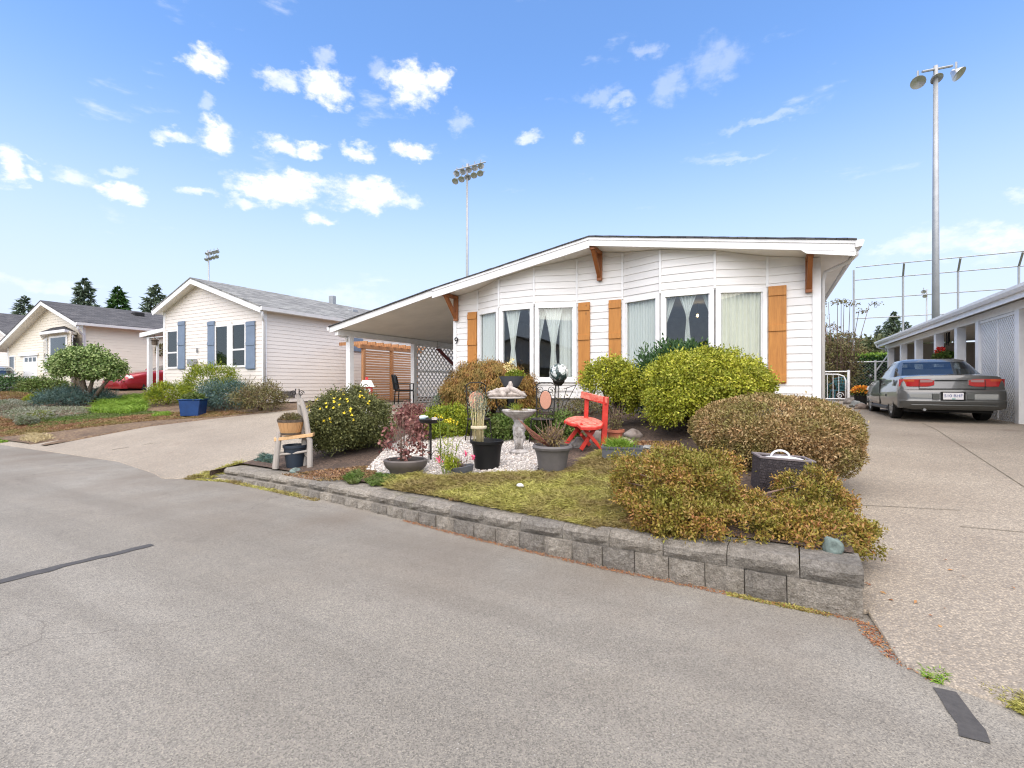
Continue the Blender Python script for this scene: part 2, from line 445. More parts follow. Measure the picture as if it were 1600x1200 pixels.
    M['sealant'] = plain('crack_sealant', (.06, .055, .05), .7, .25, 20, bump=.2)
    # soils
    def soil(name, a, b, c_, sc_=40):
        t = NT(name); v = t.voro(t.pos, sc_, out='Color'); s = t.n('ShaderNodeSeparateColor'); t.l(v, s.inputs[0])
        col = t.ramp(s.outputs[0], [(0, a), (.5, b), (1, c_)])
        col = t.mix(t.ramp(t.noise(t.pos, 2.2, 4), [(.4, (0, 0, 0)), (.7, (.8, .8, .8))]), col, a)
        t.set(Base_Color=col, Roughness=.95); t.bump(t.noise(t.pos, sc_ * 1.3, 4), .9, .02); return t.m
    M['mulch'] = soil('bark_mulch', (.045, .030, .022), (.095, .062, .043), (.17, .115, .08), 55)
    M['yard'] = soil('yard_soil', (.085, .055, .035), (.16, .10, .06), (.22, .16, .09), 30)
    M['earth'] = soil('earth', (.10, .11, .05), (.15, .15, .08), (.19, .17, .10), 6)
    M['gravel'] = soil('white_gravel', (.30, .27, .24), (.44, .40, .36), (.58, .54, .49), 60)
    t = NT('gravel_stone'); t.set(Base_Color=t.ramp(t.island, [(0, (.30, .26, .23)), (.25, (.50, .46, .42)), (.8, (.68, .64, .59)), (1, (.50, .40, .32))]), Roughness=.85); M['stone_bits'] = t.m
    # split-face concrete block
    t = NT('split_block'); oi = t.n('ShaderNodeObjectInfo')
    a = t.noise(t.pos, 26, 7, .75); b = t.noise(t.pos, 3.2, 4, .6); g = t.noise(t.pos, 110, 2, .6)
    c = t.ramp(a, [(.30, (.14, .122, .098)), (.44, (.25, .225, .187)), (.56, (.33, .30, .255)), (.72, (.43, .395, .34))])
    c = t.mix(t.math('MULTIPLY', t.ramp(b, [(.48, (0, 0, 0)), (.70, (1, 1, 1))]), .45), c, (.13, .115, .092))
    c = t.mix(1.0, c, t.ramp(oi.outputs['Random'], [(0, (.78, .78, .78)), (1, (1.18, 1.16, 1.12))]), 'MULTIPLY')
    c = t.mix(.5, c, t.ramp(g, [(.3, (.4, .4, .4)), (.7, (1.4, 1.4, 1.4))]), 'MULTIPLY')
    mo = t.ramp(t.noise(t.pos, 1.7, 4), [(.64, (0, 0, 0)), (.74, (1, 1, 1))])
    c = t.mix(t.math('MULTIPLY', mo, .35), c, (.20, .19, .06))
    t.set(Base_Color=c, Roughness=.95); t.bump(t.math('ADD', a, t.noise(t.pos, 60, 4, .7)), .9, .03); M['block'] = t.m
    # painted / vinyl
    def vinyl(name, col, dirt=.10):
        t = NT(name); oi = t.n('ShaderNodeObjectInfo')
        nz = t.noise(t.map(t.pos, (.6, .6, 2.5)), 2.5, 5, .65)
        c = t.ramp(nz, [(.3, tuple(x * (1 - dirt) for x in col)), (.65, col)])
        c = t.mix(1.0, c, t.ramp(oi.outputs['Random'], [(0, (.955, .955, .96)), (1, (1, 1, 1))]), 'MULTIPLY')
        t.set(Base_Color=c, Roughness=.42); t.b.inputs['Specular IOR Level'].default_value = .35
        t.bump(t.noise(t.map(t.pos, (1, 1, 14)), 9, 3), .05, .004); return t.m
    M['siding'] = vinyl('white_siding', (.82, .80, .765), .09)
    M['siding2'] = vinyl('cream_siding', (.80, .735, .66), .06)
    M['siding3'] = vinyl('pale_yellow_siding', (.83, .75, .61), .06)
    M['white'] = plain('white_paint', (.80, .795, .78), .45, .05)
    M['soffit'] = plain('soffit_paint', (.80, .76, .69), .6, .08, 1.5)
    M['trim'] = plain('trim_vinyl', (.79, .785, .775), .4, .04)
    M['gutter'] = plain('gutter_metal', (.74, .735, .72), .35, .06)
    M['skirt'] = plain('skirting', (.20, .19, .175), .85, .25, 3, bump=.3)
    M['brick_dark'] = plain('dark_footing', (.14, .09, .07), .9, .35, 20, bump=.3)
    def shingle(name, a, b, c_):
        t = NT(name); br = t.n('ShaderNodeTexBrick')
        br.inputs['Scale'].default_value = 1.0; br.inputs['Brick Width'].default_value = .30; br.inputs['Row Height'].default_value = .14; br.inputs['Mortar Size'].default_value = .006
        br.inputs['Color1'].default_value = (0, 0, 0, 1); br.inputs['Color2'].default_value = (1, 1, 1, 1); br.inputs['Mortar'].default_value = (.0, .0, .0, 1)
        uv = t.tc.outputs['UV']; t.l(uv, br.inputs['Vector'])
        f = t.math('ADD', t.math('MULTIPLY', br.outputs['Color'], .55), t.math('MULTIPLY', t.noise(t.pos, 3, 5, .7), .5))
        c = t.ramp(f, [(.15, a), (.5, b), (.85, c_)])
        c = t.mix(br.outputs['Fac'], c, tuple(x * .4 for x in a))
        t.set(Base_Color=c, Roughness=.95); t.bump(t.math('ADD', t.noise(t.pos, 160, 2), t.math('MULTIPLY', br.outputs['Fac'], -1.0)), .4, .01); return t.m
    M['roof2'] = shingle('grey_shingles', (.12, .12, .115), (.20, .20, .19), (.29, .29, .27))
    M['roof3'] = shingle('charcoal_shingles', (.045, .043, .045), (.07, .068, .07), (.11, .105, .105))
    M['roof1'] = shingle('dark_shingles', (.03, .03, .032), (.05, .05, .052), (.08, .08, .08))
    M['cedar'] = wood('stained_cedar', (.34, .125, .020), (.56, .245, .050), (6, 6, .8), .55)
    M['bracket'] = wood('bracket_cedar', (.20, .06, .014), (.33, .115, .03), (6, 6, 1), .5, False)
    M['slat'] = wood('slat_cedar', (.32, .145, .06), (.50, .25, .11), (1, 6, 6), .6, False)
    M['rawwood'] = wood('weathered_wood', (.27, .235, .20), (.46, .42, .37), (8, 8, 1), .85, False)
    M['plankwood'] = wood('pale_plank', (.52, .30, .13), (.72, .47, .24), (6, 1.5, 6), .6)
    M['barrel'] = wood('barrel_stave', (.42, .22, .085), (.60, .34, .15), (8, 8, 1), .55, False)
    M['driftwood'] = plain('driftwood', (.40, .35, .31), .9, .35, 22, bump=.6, bscale=40)
    M['blue_shutter'] = plain('blue_shutter', (.165, .215, .29), .55, .10, 4)
    M['glass'] = glass('window_glass')
    M['glass_dark'] = glass('car_glass', (.50, .55, .54), .06)
    M['glass2'] = glass('far_window_glass', (.30, .36, .33), .06)
    M['room'] = plain('room_wall', (.36, .35, .33), .9)
    M['black'] = plain('black_plastic', (.010, .010, .010), .5, .2, spec=.25)
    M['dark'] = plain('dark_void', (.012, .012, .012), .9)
    M['iron'] = plain('wrought_iron', (.025, .022, .02), .6, .4, 30, .4)
    M['rubber'] = plain('tyre_rubber', (.016, .016, .016), .85)
    M['steel'] = plain('galvanised_steel', (.34, .35, .355), .5, .1, 3, .4)
    M['alloy'] = plain('alloy_wheel', (.55, .56, .57), .35, .08, 10, .8)
    M['potgrey'] = plain('grey_pot', (.115, .105, .10), .6, .15, 8, bump=.1)
    M['potslate'] = plain('slate_pot', (.085, .09, .10), .55, .15)
    M['terracotta'] = plain('terracotta', (.40, .13, .075), .8, .15)
    M['bronzepot'] = plain('bronze_bowl', (.095, .08, .07), .55, .2)
    M['bluepot'] = plain('blue_glazed_planter', (.008, .04, .14), .25, .2, 5)
    M['soilpot'] = plain('potting_soil', (.05, .035, .025), .95, .4, 60, bump=.6)
    t = NT('red_chair_paint'); f = t.noise(t.obj, 9, 5, .7)
    c = t.ramp(f, [(.30, (.44, .018, .010)), (.58, (.55, .032, .018)), (.85, (.62, .12, .08))]); t.set(Base_Color=c, Roughness=.5).bump(t.noise(t.obj, 50, 3), .1, .004); M['redpaint'] = t.m
    t = NT('faded_red_paint'); f = t.noise(t.obj, 14, 5, .75)
    c = t.ramp(f, [(.36, (.54, .06, .035)), (.56, (.62, .20, .14)), (.76, (.70, .42, .35))]); t.set(Base_Color=c, Roughness=.6); M['redfaded'] = t.m
    t = NT('weathered_concrete'); f = t.noise(t.obj, 10, 6, .7)
    c = t.ramp(f, [(.28, (.13, .11, .095)), (.5, (.38, .35, .32)), (.75, (.62, .60, .57))]); t.set(Base_Color=c, Roughness=.9).bump(f, .5, .01); M['concrete'] = t.m
    t = NT('garden_rock'); oi = t.n('ShaderNodeObjectInfo'); f = t.noise(t.obj, 4, 6, .65)
    a = t.ramp(f, [(.3, (.11, .12, .12)), (.55, (.24, .25, .24)), (.8, (.42, .42, .40))]); b = t.ramp(f, [(.3, (.14, .09, .07)), (.6, (.30, .24, .20)), (.8, (.45, .40, .35))])
    t.set(Base_Color=t.mix(oi.outputs['Random'], a, b), Roughness=.9).bump(f, .6, .03); M['rock'] = t.m
    M['tealrock'] = plain('teal_rock', (.14, .18, .16), .9, .5, 12, bump=.9, bscale=25)
    t = NT('wicker'); w1 = t.voro(t.map(t.obj, (30, 30, 60)), 1.0); t.set(Base_Color=t.ramp(w1, [(.1, (.085, .07, .07)), (.6, (.035, .028, .03))]), Roughness=.6).bump(w1, .4, .006); M['wicker'] = t.m
    M['wickerrim'] = plain('wicker_rim', (.17, .145, .145), .6, .12)
    M['lid'] = plain('white_lid', (.75, .74, .75), .4, .05)
    t = NT('sheer_curtain')
    t.set(Base_Color=(.86, .88, .85), Roughness=.9)
    tr = t.n('ShaderNodeBsdfTranslucent'); tr.inputs[0].default_value = (.88, .90, .87, 1)
    tp = t.n('ShaderNodeBsdfTransparent')
    m1 = t.n('ShaderNodeMixShader'); m1.inputs[0].default_value = .22; t.l(t.b.outputs[0], m1.inputs[1]); t.l(tr.outputs[0], m1.inputs[2])
    m2 = t.n('ShaderNodeMixShader'); m2.inputs[0].default_value = .03; t.l(m1.outputs[0], m2.inputs[1]); t.l(tp.outputs[0], m2.inputs[2]); t.l(m2.outputs[0], t.out.inputs[0]); M['sheer'] = t.m
    M['drape'] = plain('cream_drape', (.74, .72, .60), .9, .05)
    M['bark'] = plain('bark', (.12, .09, .065), .9, .4, 20, bump=.7, bscale=30)
    M['twig'] = plain('twig', (.17, .11, .08), .9, .3, 30)
    M['cane'] = plain('dry_cane', (.55, .47, .25), .7, .2, 30)
    M['jute'] = plain('jute_twine', (.55, .48, .33), .95, .2, 40)
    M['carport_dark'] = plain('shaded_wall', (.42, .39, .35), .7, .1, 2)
    # leaves
    M['lf_box'] = foliage('lf_box', [(.15, .17, .015), (.34, .37, .025), (.48, .48, .045), (.58, .53, .10)], (.20, .25, .025), 4)
    M['lf_brown'] = foliage('lf_brown', [(.15, .085, .035), (.31, .195, .08), (.42, .28, .13), (.52, .39, .21), (.45, .245, .11)], (.22, .22, .05), 3.2)
    M['lf_azalea'] = foliage('lf_azalea', [(.12, .10, .018), (.29, .22, .035), (.37, .24, .045), (.32, .13, .05), (.46, .29, .11)], (.25, .26, .04), 3)
    M['lf_pot'] = foliage('lf_pot', [(.06, .07, .022), (.12, .13, .04), (.20, .20, .07)], None)
    M['lf_yflower'] = foliage('lf_yflower', [(.70, .50, .01), (.80, .62, .03), (.72, .58, .06)], None, trans=.15)
    M['lf_maple'] = foliage('lf_maple', [(.13, .06, .018), (.26, .12, .03), (.35, .19, .045), (.30, .21, .05)], (.24, .20, .045), 4)
    M['lf_dark'] = foliage('lf_dark', [(.025, .065, .02), (.05, .11, .035), (.09, .16, .05)], None)
    M['lf_mid'] = foliage('lf_mid', [(.05, .09, .015), (.10, .17, .03), (.17, .25, .05)], (.15, .16, .05), 4)
    M['lf_tree'] = foliage('lf_tree', [(.06, .11, .025), (.15, .23, .06), (.28, .37, .12), (.42, .48, .22)], None)
    M['lf_lime'] = foliage('lf_lime', [(.16, .22, .015), (.27, .31, .02), (.38, .39, .03)], (.12, .20, .02), 5)
    M['lf_grass'] = foliage('lf_grass', [(.10, .20, .015), (.19, .31, .03), (.28, .40, .06)], None)
    M['lf_juniper'] = foliage('lf_juniper', [(.05, .105, .095), (.10, .175, .155), (.17, .245, .22)], (.07, .12, .07), 4)
    M['lf_olive'] = foliage('lf_olive', [(.10, .10, .035), (.19, .19, .06), (.25, .20, .10)], (.15, .09, .05), 5)
    M['lf_heather'] = foliage('lf_heather', [(.17, .16, .035), (.34, .32, .07), (.48, .44, .13), (.40, .39, .09)], (.27, .18, .085), 1.8)
    M['lf_red'] = foliage('lf_red', [(.10, .03, .03), (.20, .075, .065), (.30, .14, .12), (.33, .18, .14)], None)
    M['lf_dry'] = foliage('lf_dry', [(.15, .07, .04), (.28, .15, .075), (.38, .24, .12)], (.24, .22, .06), 2)
    M['lf_straw'] = foliage('lf_straw', [(.42, .33, .16), (.55, .46, .27)], None)
    M['lf_grey'] = foliage('lf_grey', [(.19, .21, .15), (.30, .31, .24), (.40, .40, .33)], (.15, .20, .07), 3)
    M['lf_conifer'] = foliage('lf_conifer', [(.065, .09, .06), (.12, .165, .10), (.19, .24, .16)], None)
    M['lf_far'] = foliage('lf_far', [(.06, .085, .035), (.11, .135, .06), (.17, .18, .09)], (.13, .12, .05), .35)
    M['lf_hedge'] = foliage('lf_hedge', [(.025, .07, .02), (.05, .12, .03), (.09, .17, .04)], None)
    M['lf_pink'] = foliage('lf_pink', [(.70, .05, .15), (.80, .10, .22)], None)
    M['lf_redfl'] = foliage('lf_redfl', [(.65, .02, .015), (.78, .05, .03)], None)
    M['lf_cream'] = foliage('lf_cream', [(.75, .62, .25), (.85, .76, .45)], None)
    M['lf_orange'] = foliage('lf_orange', [(.75, .22, .02), (.80, .40, .04), (.60, .08, .04)], None)
    M['lf_litter'] = foliage('lf_litter', [(.22, .07, .035), (.35, .14, .06), (.42, .24, .09)], None)
    return M
M = make_materials()

# ------------------------------------------------------------------ foliage geometry
def unit(a): return a / np.maximum(1e-9, np.linalg.norm(a, axis=1, keepdims=True))
def rdir(n): return unit(rng.normal(size=(n, 3)))
def leaf_mesh(name, P, D, Nn, L, W, mat, fold=.25):
    """P base points, D growth direction, Nn rough normals, L lengths, W widths: one folded two-triangle leaf each"""
    n = len(P); D = unit(D); S = unit(np.cross(D, Nn)); Nn = np.cross(S, D)
    L = np.broadcast_to(np.asarray(L, float), (n,))[:, None]; W = np.broadcast_to(np.asarray(W, float), (n,))[:, None]
    mid = P + D * L * .45
    V = np.empty((n, 4, 3))
    V[:, 0] = P; V[:, 1] = mid + S * W * .5 + Nn * W * fold; V[:, 2] = P + D * L; V[:, 3] = mid - S * W * .5 + Nn * W * fold
    b = np.arange(n)[:, None] * 4
    Fc = np.concatenate([b + np.array([[0, 1, 2]]), b + np.array([[0, 2, 3]])], 0)
    return np_mesh(name, V.reshape(-1, 3), Fc, mat)
def blade_mesh(name, P, D, L, W, mat, bend=.35):
    """grass blades: two-segment tapering strips (three triangles)"""
    n = len(P); D = unit(D); S = unit(np.cross(D, rdir(n)))
    L = np.broadcast_to(np.asarray(L, float), (n,))[:, None]; W = np.broadcast_to(np.asarray(W, float), (n,))[:, None]
    out = unit(D * np.array([1, 1, 0]) + rdir(n) * np.array([.5, .5, 0]) + 1e-6)
    m = P + D * L * .55; tip = P + D * L + out * L * bend - np.array([0, 0, 1]) * L * bend * .35
    V = np.empty((n, 5, 3)); V[:, 0] = P - S * W * .5; V[:, 1] = P + S * W * .5; V[:, 2] = m + S * W * .42; V[:, 3] = m - S * W * .42; V[:, 4] = tip
    b = np.arange(n)[:, None] * 5
    Fc = np.concatenate([b + np.array([[0, 1, 2]]), b + np.array([[0, 2, 3]]), b + np.array([[3, 2, 4]])], 0)
    return np_mesh(name, V.reshape(-1, 3), Fc, mat)
def lump(d, amp, seed, freq=3.0, k=7):
    r = np.random.default_rng(seed); o = np.zeros(len(d))
    for i in range(k):
        kv = r.normal(size=3) * freq * (1 + .35 * i); o += np.sin(d @ kv + r.uniform(0, 6.28)) / (1 + .35 * i)
    return 1 + amp * o / 2.2
def crown(n, r, c, amp=.08, seed=1, shell=.22, lo=-.35, freq=3.0, clump=0, cr=.08):
    """points near the surface of a lumpy ellipsoid: positions and outward directions"""
    r = np.array(r, float); c = np.array(c, float)
    def surf(m):
        d = rdir(m * 2 + 50); d = d[d[:, 2] > lo][:m]
        while len(d) < m:
            e = rdir(m); d = np.concatenate([d, e[e[:, 2] > lo]])[:m]
        return d
    if clump:
        cd = surf(clump); crad = lump(cd, amp, seed, freq) * rng.uniform(1 - shell * .6, 1.03, clump)
        cp = cd * r * crad[:, None]
        idx = rng.integers(0, clump, n)
        off = rng.normal(size=(n, 3)) * cr
        P = cp[idx] + off; O = unit(unit(cd[idx] / r) + unit(off) * .7)
    else:
        d = surf(n); rad = lump(d, amp, seed, freq) * (1 - shell * rng.random(n) ** 2.2)
        P = d * r * rad[:, None]; O = unit(d / r)
    k_ = rng.random(n); P = P + O * (np.where(k_ > .965, rng.random(n) ** 2, 0) * .065 * min(1.0, r.max()))[:, None]      # stray shoots
    return P + c, O
def leaf_crown(name, mat, parent, n, r, c, L, W, **k):
    rnd_ = k.pop('rand', .75); up = k.pop('up', .0); fold = k.pop('fold', .25)
    P, O = crown(n, r, c, **k)
    D = unit(O * .7 + rdir(n) * rnd_ + np.array([0, 0, up]))
    Nn = unit(O + rdir(n) * .6)
    return link(name, leaf_mesh(name, P, D, Nn, L * rng.uniform(.5, 1.4, n), W * rng.uniform(.6, 1.3, n), mat, fold), parent)
def stems(name, mat, parent, base, tips, r0=.012, r1=.004, n=5):
    m = MB()
    for t in tips:
        a = Vector(base) + Vector((rnd.uniform(-.04, .04), rnd.uniform(-.04, .04), 0)); b = Vector(t); mid = a.lerp(b, .5) + Vector((rnd.uniform(-.05, .05), rnd.uniform(-.05, .05), .03))
        m.tube([a, mid, b], [r0, (r0 + r1) / 2, r1], n)
    return m.build(name, mat, parent, smooth=True)
def shrub(name, label, cat, base, rx, ry, h, mat, n, L, W, zc=.5, group=None, stemmat=None, nst=14, **k):
    """a shrub standing at base: crown h tall whose middle is at zc*h"""
    t = thing(name, label, cat, base, 0, group)
    rz = h * (1 - zc)
    leaf_crown('foliage', mat, t, n, (rx, ry, rz), (0, 0, h * zc), L, W, **k)
    tips = []
    for i in range(nst):
        a = rnd.uniform(0, 2 * pi); q = rnd.uniform(.2, .8); tips.append((cos(a) * rx * q, sin(a) * ry * q, h * rnd.uniform(.45, .85)))
    stems('stem', stemmat or M['twig'], t, (0, 0, 0), tips, .014 * max(rx, .3) / .6)
    return t
def in_poly(P, poly):
    x, y = P[:, 0], P[:, 1]; ins = np.zeros(len(P), bool); n = len(poly)
    for i in range(n):
        x1, y1 = poly[i][0], poly[i][1]; x2, y2 = poly[(i + 1) % n][0], poly[(i + 1) % n][1]
        if y1 == y2: continue
        c = ((y1 > y) != (y2 > y)) & (x < (x2 - x1) * (y - y1) / (y2 - y1) + x1); ins ^= c
    return ins
def scatter(poly, n, zf):
    poly = np.array([(p[0], p[1]) for p in poly]); lo, hi = poly.min(0), poly.max(0); out = np.zeros((0, 2))
    while len(out) < n:
        q = rng.uniform(lo, hi, (n * 2, 2)); out = np.concatenate([out, q[in_poly(q, poly)]])[:n]
    return np.array([(a, b, zf(a, b)) for a, b in out])
def cover(name, label, cat, poly, n, h, w, mat, zf, bend=.4, spread=.6, part=None, lumpy_=.5):
    """low ground cover over a polygon: many short blades, one uncountable mass"""
    P = scatter(poly, n, zf)
    D = unit(np.array([0, 0, 1.0]) + rng.normal(size=(n, 3)) * np.array([spread, spread, .1]))
    k = np.array([.75 + lumpy_ * mnoise.noise(Vector((p[0] * 2.2, p[1] * 2.2, .3))) + lumpy_ * .6 * mnoise.noise(Vector((p[0] * 7, p[1] * 7, 2.3))) for p in P])
    o = link(name, blade_mesh(name, P, D, h * np.maximum(.2, k) * rng.uniform(.6, 1.3, n), w * rng.uniform(.7, 1.3, n), mat, bend))
    return tag(o, label, cat, kind='stuff')
def px_poly(pts, zf): return [gp(x, y, zf) for x, y in pts]

# ------------------------------------------------------------------ ground, road, drives
def frange(a, b, s):
    n = max(1, int(round((b - a) / s))); return [a + (b - a) * i / n for i in range(n + 1)]
def strip(name, mat, us, lo, hi, zf, off, nv, parent=None, pw=1.0, lip=False):
    m = MB()
    for u in us:
        a, b = lo(u), hi(u)
        for j in range(nv + 1):
            v = a + (b - a) * (j / nv) ** pw; m.v.append((u, v - (.012 if lip and j == 0 else 0), zf(u, v) + (off if not (lip and j == 0) else -.01)))
    for i in range(len(us) - 1):
        for j in range(nv):
            k = i * (nv + 1) + j; m.f.append((k, k + nv + 1, k + nv + 2, k + 1))
    return m.build(name, mat, parent, smooth=True, fix=False)
def patch(name, mat, poly, zf, off, rings=5, parent=None):
    c = sum((Vector((p[0], p[1])) for p in poly), Vector((0, 0))) / len(poly); m = MB()
    fine = []
    for i, p in enumerate(poly):
        q = poly[(i + 1) % len(poly)]
        for k in range(4): fine.append(Vector((p[0], p[1])).lerp(Vector((q[0], q[1])), k / 4))
    n = len(fine); m.v.append((c.x, c.y, zf(c.x, c.y) + off))
    for r in range(1, rings + 1):
        for p in fine:
            q = c.lerp(p, r / rings)
            if r == rings: q = q + Vector((rnd.uniform(-.02, .02), rnd.uniform(-.02, .02)))
            m.v.append((q.x, q.y, zf(q.x, q.y) + off))
    for i in range(n): m.f.append((0, 1 + i, 1 + (i + 1) % n))
    for r in range(rings - 1):
        for i in range(n):
            a = 1 + r * n + i; b = 1 + r * n + (i + 1) % n; m.f.append((a, a + n, b + n, b))
    return m.build(name, mat, parent, smooth=True)
def ground():
    us = [-3000, -800, -200, -90] + frange(-60, 30, 1.0) + [60, 200, 800, 3000]
    vs_ = [-3000, -500, -100, -40] + frange(-12, 40, 1.0) + [60, 100, 300, 1000, 3000]
    m = MB()
    for u in us:
        for v in vs_:
            z = hgt(max(-60, min(30, u)), min(v, 60)) - .12 if v < 45 else .62
            m.v.append((u, v, z))
    n = len(vs_)
    for i in range(len(us) - 1):
        for j in range(n - 1): m.f.append((i * n + j, (i + 1) * n + j, (i + 1) * n + j + 1, i * n + j + 1))
    tag(m.build('ground', M['earth'], None, smooth=True, fix=False), kind='structure')
ground()
us_l = frange(-60, -20, 2) + frange(-19, 0, .25)[0:] + frange(.05, 1.2, .05) + frange(1.4, 6, .25) + [7, 10, 20, 60]
tag(strip('road', M['asphalt'], us_l, lambda u: -9.0, lambda u: max(edge(u) + .07, 3.46 if .38 < u < .60 else 0), lambda u, v: 0, 0.0, 30), kind='structure')
tag(strip('left_driveway', M['aggregate'], frange(-17, -6.62, .2), lambda u: edge(u) - .03, lambda u: 18.0, hgt, .012, 90, pw=1.9, lip=True), kind='structure')
tag(strip('right_driveway', M['aggregate'], frange(.40, 1.2, .05) + frange(1.4, 12, .2), lambda u: edge(u) - .02 if u > .5 else 3.45, lambda u: 27.0, hgt, .012, 100, pw=2.0, lip=True), kind='structure')
def seam(name, a, b, w, mat, parent, zf=hgt, off=.017):
    a, b = Vector((a[0], a[1])), Vector((b[0], b[1])); d = (b - a).normalized(); n = Vector((-d.y, d.x)) * w / 2
    k = max(2, int((b - a).length / .07)); m = MB()
    for i in range(k + 1):
        c = a.lerp(b, i / k); j = rnd.uniform(-.13, .13) * w
        for s in (-1, 1):
            q = c + n * s * (1 + rnd.uniform(-.16, .16)) + Vector((-d.y, d.x)) * j; m.v.append((q.x, q.y, zf(q.x, q.y) + off))
    for i in range(k): m.f.append((2 * i, 2 * i + 1, 2 * i + 3, 2 * i + 2))
    return m.build(name, mat, parent)
OBJ = {o.name: o for o in COL.objects}
RD, LD, RO = OBJ['right_driveway'], OBJ['left_driveway'], OBJ['road']
for a, b in (((1500, 826), (1610, 836)), ((1440, 662), (1640, 790)), ((1330, 792), (1500, 800))):
    seam('joint', gp(*a, hgt), gp(*b, hgt), .009, M['joint'], RD)
for a, b in (((88, 691), (116, 689)), ((175, 704), (202, 700)), ((225, 696), (243, 693))):
    seam('joint', gp(*a, hgt), gp(*b, hgt), .022, M['joint'], LD)
zero = lambda u, v: 0.0
a, b = gp(-60, 925, zero), gp(238, 852, zero)
c = gp(95, 887, zero)
s = seam('crack_sealant', a, c, .10, M['sealant'], RO, zero, .004); s2 = seam('crack_sealant', c, b, .085, M['sealant'], RO, zero, .004)
seam('crack_sealant', gp(1478, 1080, zero), gp(1530, 1160, zero), .085, M['sealant'], RO, zero, .004)

# ------------------------------------------------------------------ retaining wall of split-face blocks
def block_mesh(seed, top_round=0.0):
    r = random.Random(seed); nx, nz = 5, 3; m = MB()
    for j in range(nz + 1):
        for i in range(nx + 1):
            x, z = i / nx - .5, j / nz
            ed = min(i, nx - i) == 0 or j == 0 or j == nz
            y = .008 + r.uniform(-.004, .004) if ed else r.uniform(-.020, .004)
            if top_round and j == nz: y = .045
            m.v.append((x + (0 if min(i, nx - i) == 0 else r.uniform(-.03, .03)), y, z if not (top_round and j == nz) else 1))
    for j in range(nz):
        for i in range(nx):
            k = j * (nx + 1) + i; m.f.append((k, k + 1, k + nx + 2, k + nx + 1))
    b = len(m.v)
    m.v += [(-.5, .3, 0), (.5, .3, 0), (.5, .3, 1), (-.5, .3, 1)]
    t0 = nz * (nx + 1)
    m.f.append(tuple(range(t0, t0 + nx + 1)) + (b + 2, b + 3))
    m.f.append((0, b, b + 1) + tuple(range(nx, 0, -1))[:0] + (nx,))
    m.f.append((nx,) + (b + 1, b + 2, t0 + nx) + tuple(k * (nx + 1) + nx for k in range(nz - 1, 0, -1)))
    m.f.append((b, 0) + tuple(k * (nx + 1) for k in range(1, nz)) + (t0, b + 3))
    return m.mesh('block', M['block'])
BLK = [block_mesh(k) for k in range(6)]; CAPM = [block_mesh(20 + k, 1) for k in range(5)]
wallr = thing('retaining_wall', 'low split-face concrete block wall with caps along the road edge of the flower bed', 'wall', (0, 0, 0))
def zl(u): return interp(u, [(-7, .045), (-5, .065), (-3, .10), (-1, .145), (.47, .168)])
def setb(u): return interp(u, [(-7, .09), (-4, .06), (-2, .03), (.47, .012)])
def lay(path_u0, path_u1, width, top, bot, off, meshes, name, gap):
    u = path_u1; k = 0
    while u > path_u0 + .02:
        w = width * ((1.62 if name == 'block' else .80) if k == 0 else rnd.uniform(.96, 1.04)); ua = max(path_u0, u - w)
        pa, pb = Vector((ua, edge(ua) if ua < .46 else 3.36)), Vector((u, edge(min(u, .465))))
        d = pb - pa; mid = (pa + pb) / 2; ang = atan2(d.y, d.x)
        z0, z1 = bot(mid.x), top(mid.x); n = Vector((-sin(ang), cos(ang))) * off(mid.x)
        link(name, meshes[rnd.randrange(len(meshes))], wallr, (mid.x + n.x, mid.y + n.y + rnd.uniform(-.006, .006), z0), (0, atan2(top(pa.x) - top(pb.x), d.length), ang + rnd.uniform(-.012, .012)),
             (d.length - gap, 1, z1 - z0))
        u = ua; k += 1
lay(-7.05, .47, .235, zl, lambda u: -.12, lambda u: 0, BLK, 'block', .005)
lay(-7.0, .475, .40, lambda u: interp(u, WTOP), lambda u: zl(u) + .002, setb, CAPM, 'cap_block', .006)
# short return along the right-hand drive
for k in range(2):
    link('block', BLK[k], wallr, (.465, 3.79 + k * .24, -.1), (0, 0, pi / 2), (.225, 1, zl(.4) + .1))
link('cap_block', CAPM[1], wallr, (.46, 3.84, zl(.4) + .002), (0, 0, pi / 2), (.32, 1, .112))

# ------------------------------------------------------------------ planted bed
bed = strip('garden_bed', M['mulch'], frange(-7.0, .46, .12), lambda u: edge(min(u, .46)) + .27 + setb(u), lambda u: 9.62, gz, 0.0, 70)
tag(bed, kind='structure')
bedside = MB()
vsd = frange(3.9, 9.6, .3)
for (u, s) in ((-7.0, -1), (.46, 1)):
    b = len(bedside.v)
    for v in vsd: bedside.v += [(u, v, gz(u, v) + .001), (u + s * (.16 + .02 * sin(v * 5)) * min(1, .02 + (v - 3.9) / .5), v, hgt(u, v) - .03)]
    for i in range(len(vsd) - 1): bedside.f.append((b + 2 * i, b + 2 * i + 1, b + 2 * i + 3, b + 2 * i + 2))
bedside.build('bed_slope', M['mulch'], bed)
yb = [gp(x, y, hgt) for x, y in ((-60, 712), (0, 700), (50, 696), (100, 687), (210, 671), (300, 660), (400, 648))]
yb = sorted([(p.x, p.y) for p in yb])
YB = [(-60, 4.3)] + yb + [(-10.9, 8.6), (-10.8, 9.2)]
tag(strip('left_yard', M['yard'], frange(-50, -20, 1.0) + frange(-19.6, -11.0, .2), lambda u: max(interp(u, YB), edge(u) + .15) , lambda u: 16.0, lambda u, v: hgt(u, v) + .04 * sstep(0, .3, v - interp(u, YB)), .0, 40, pw=1.5), kind='structure')

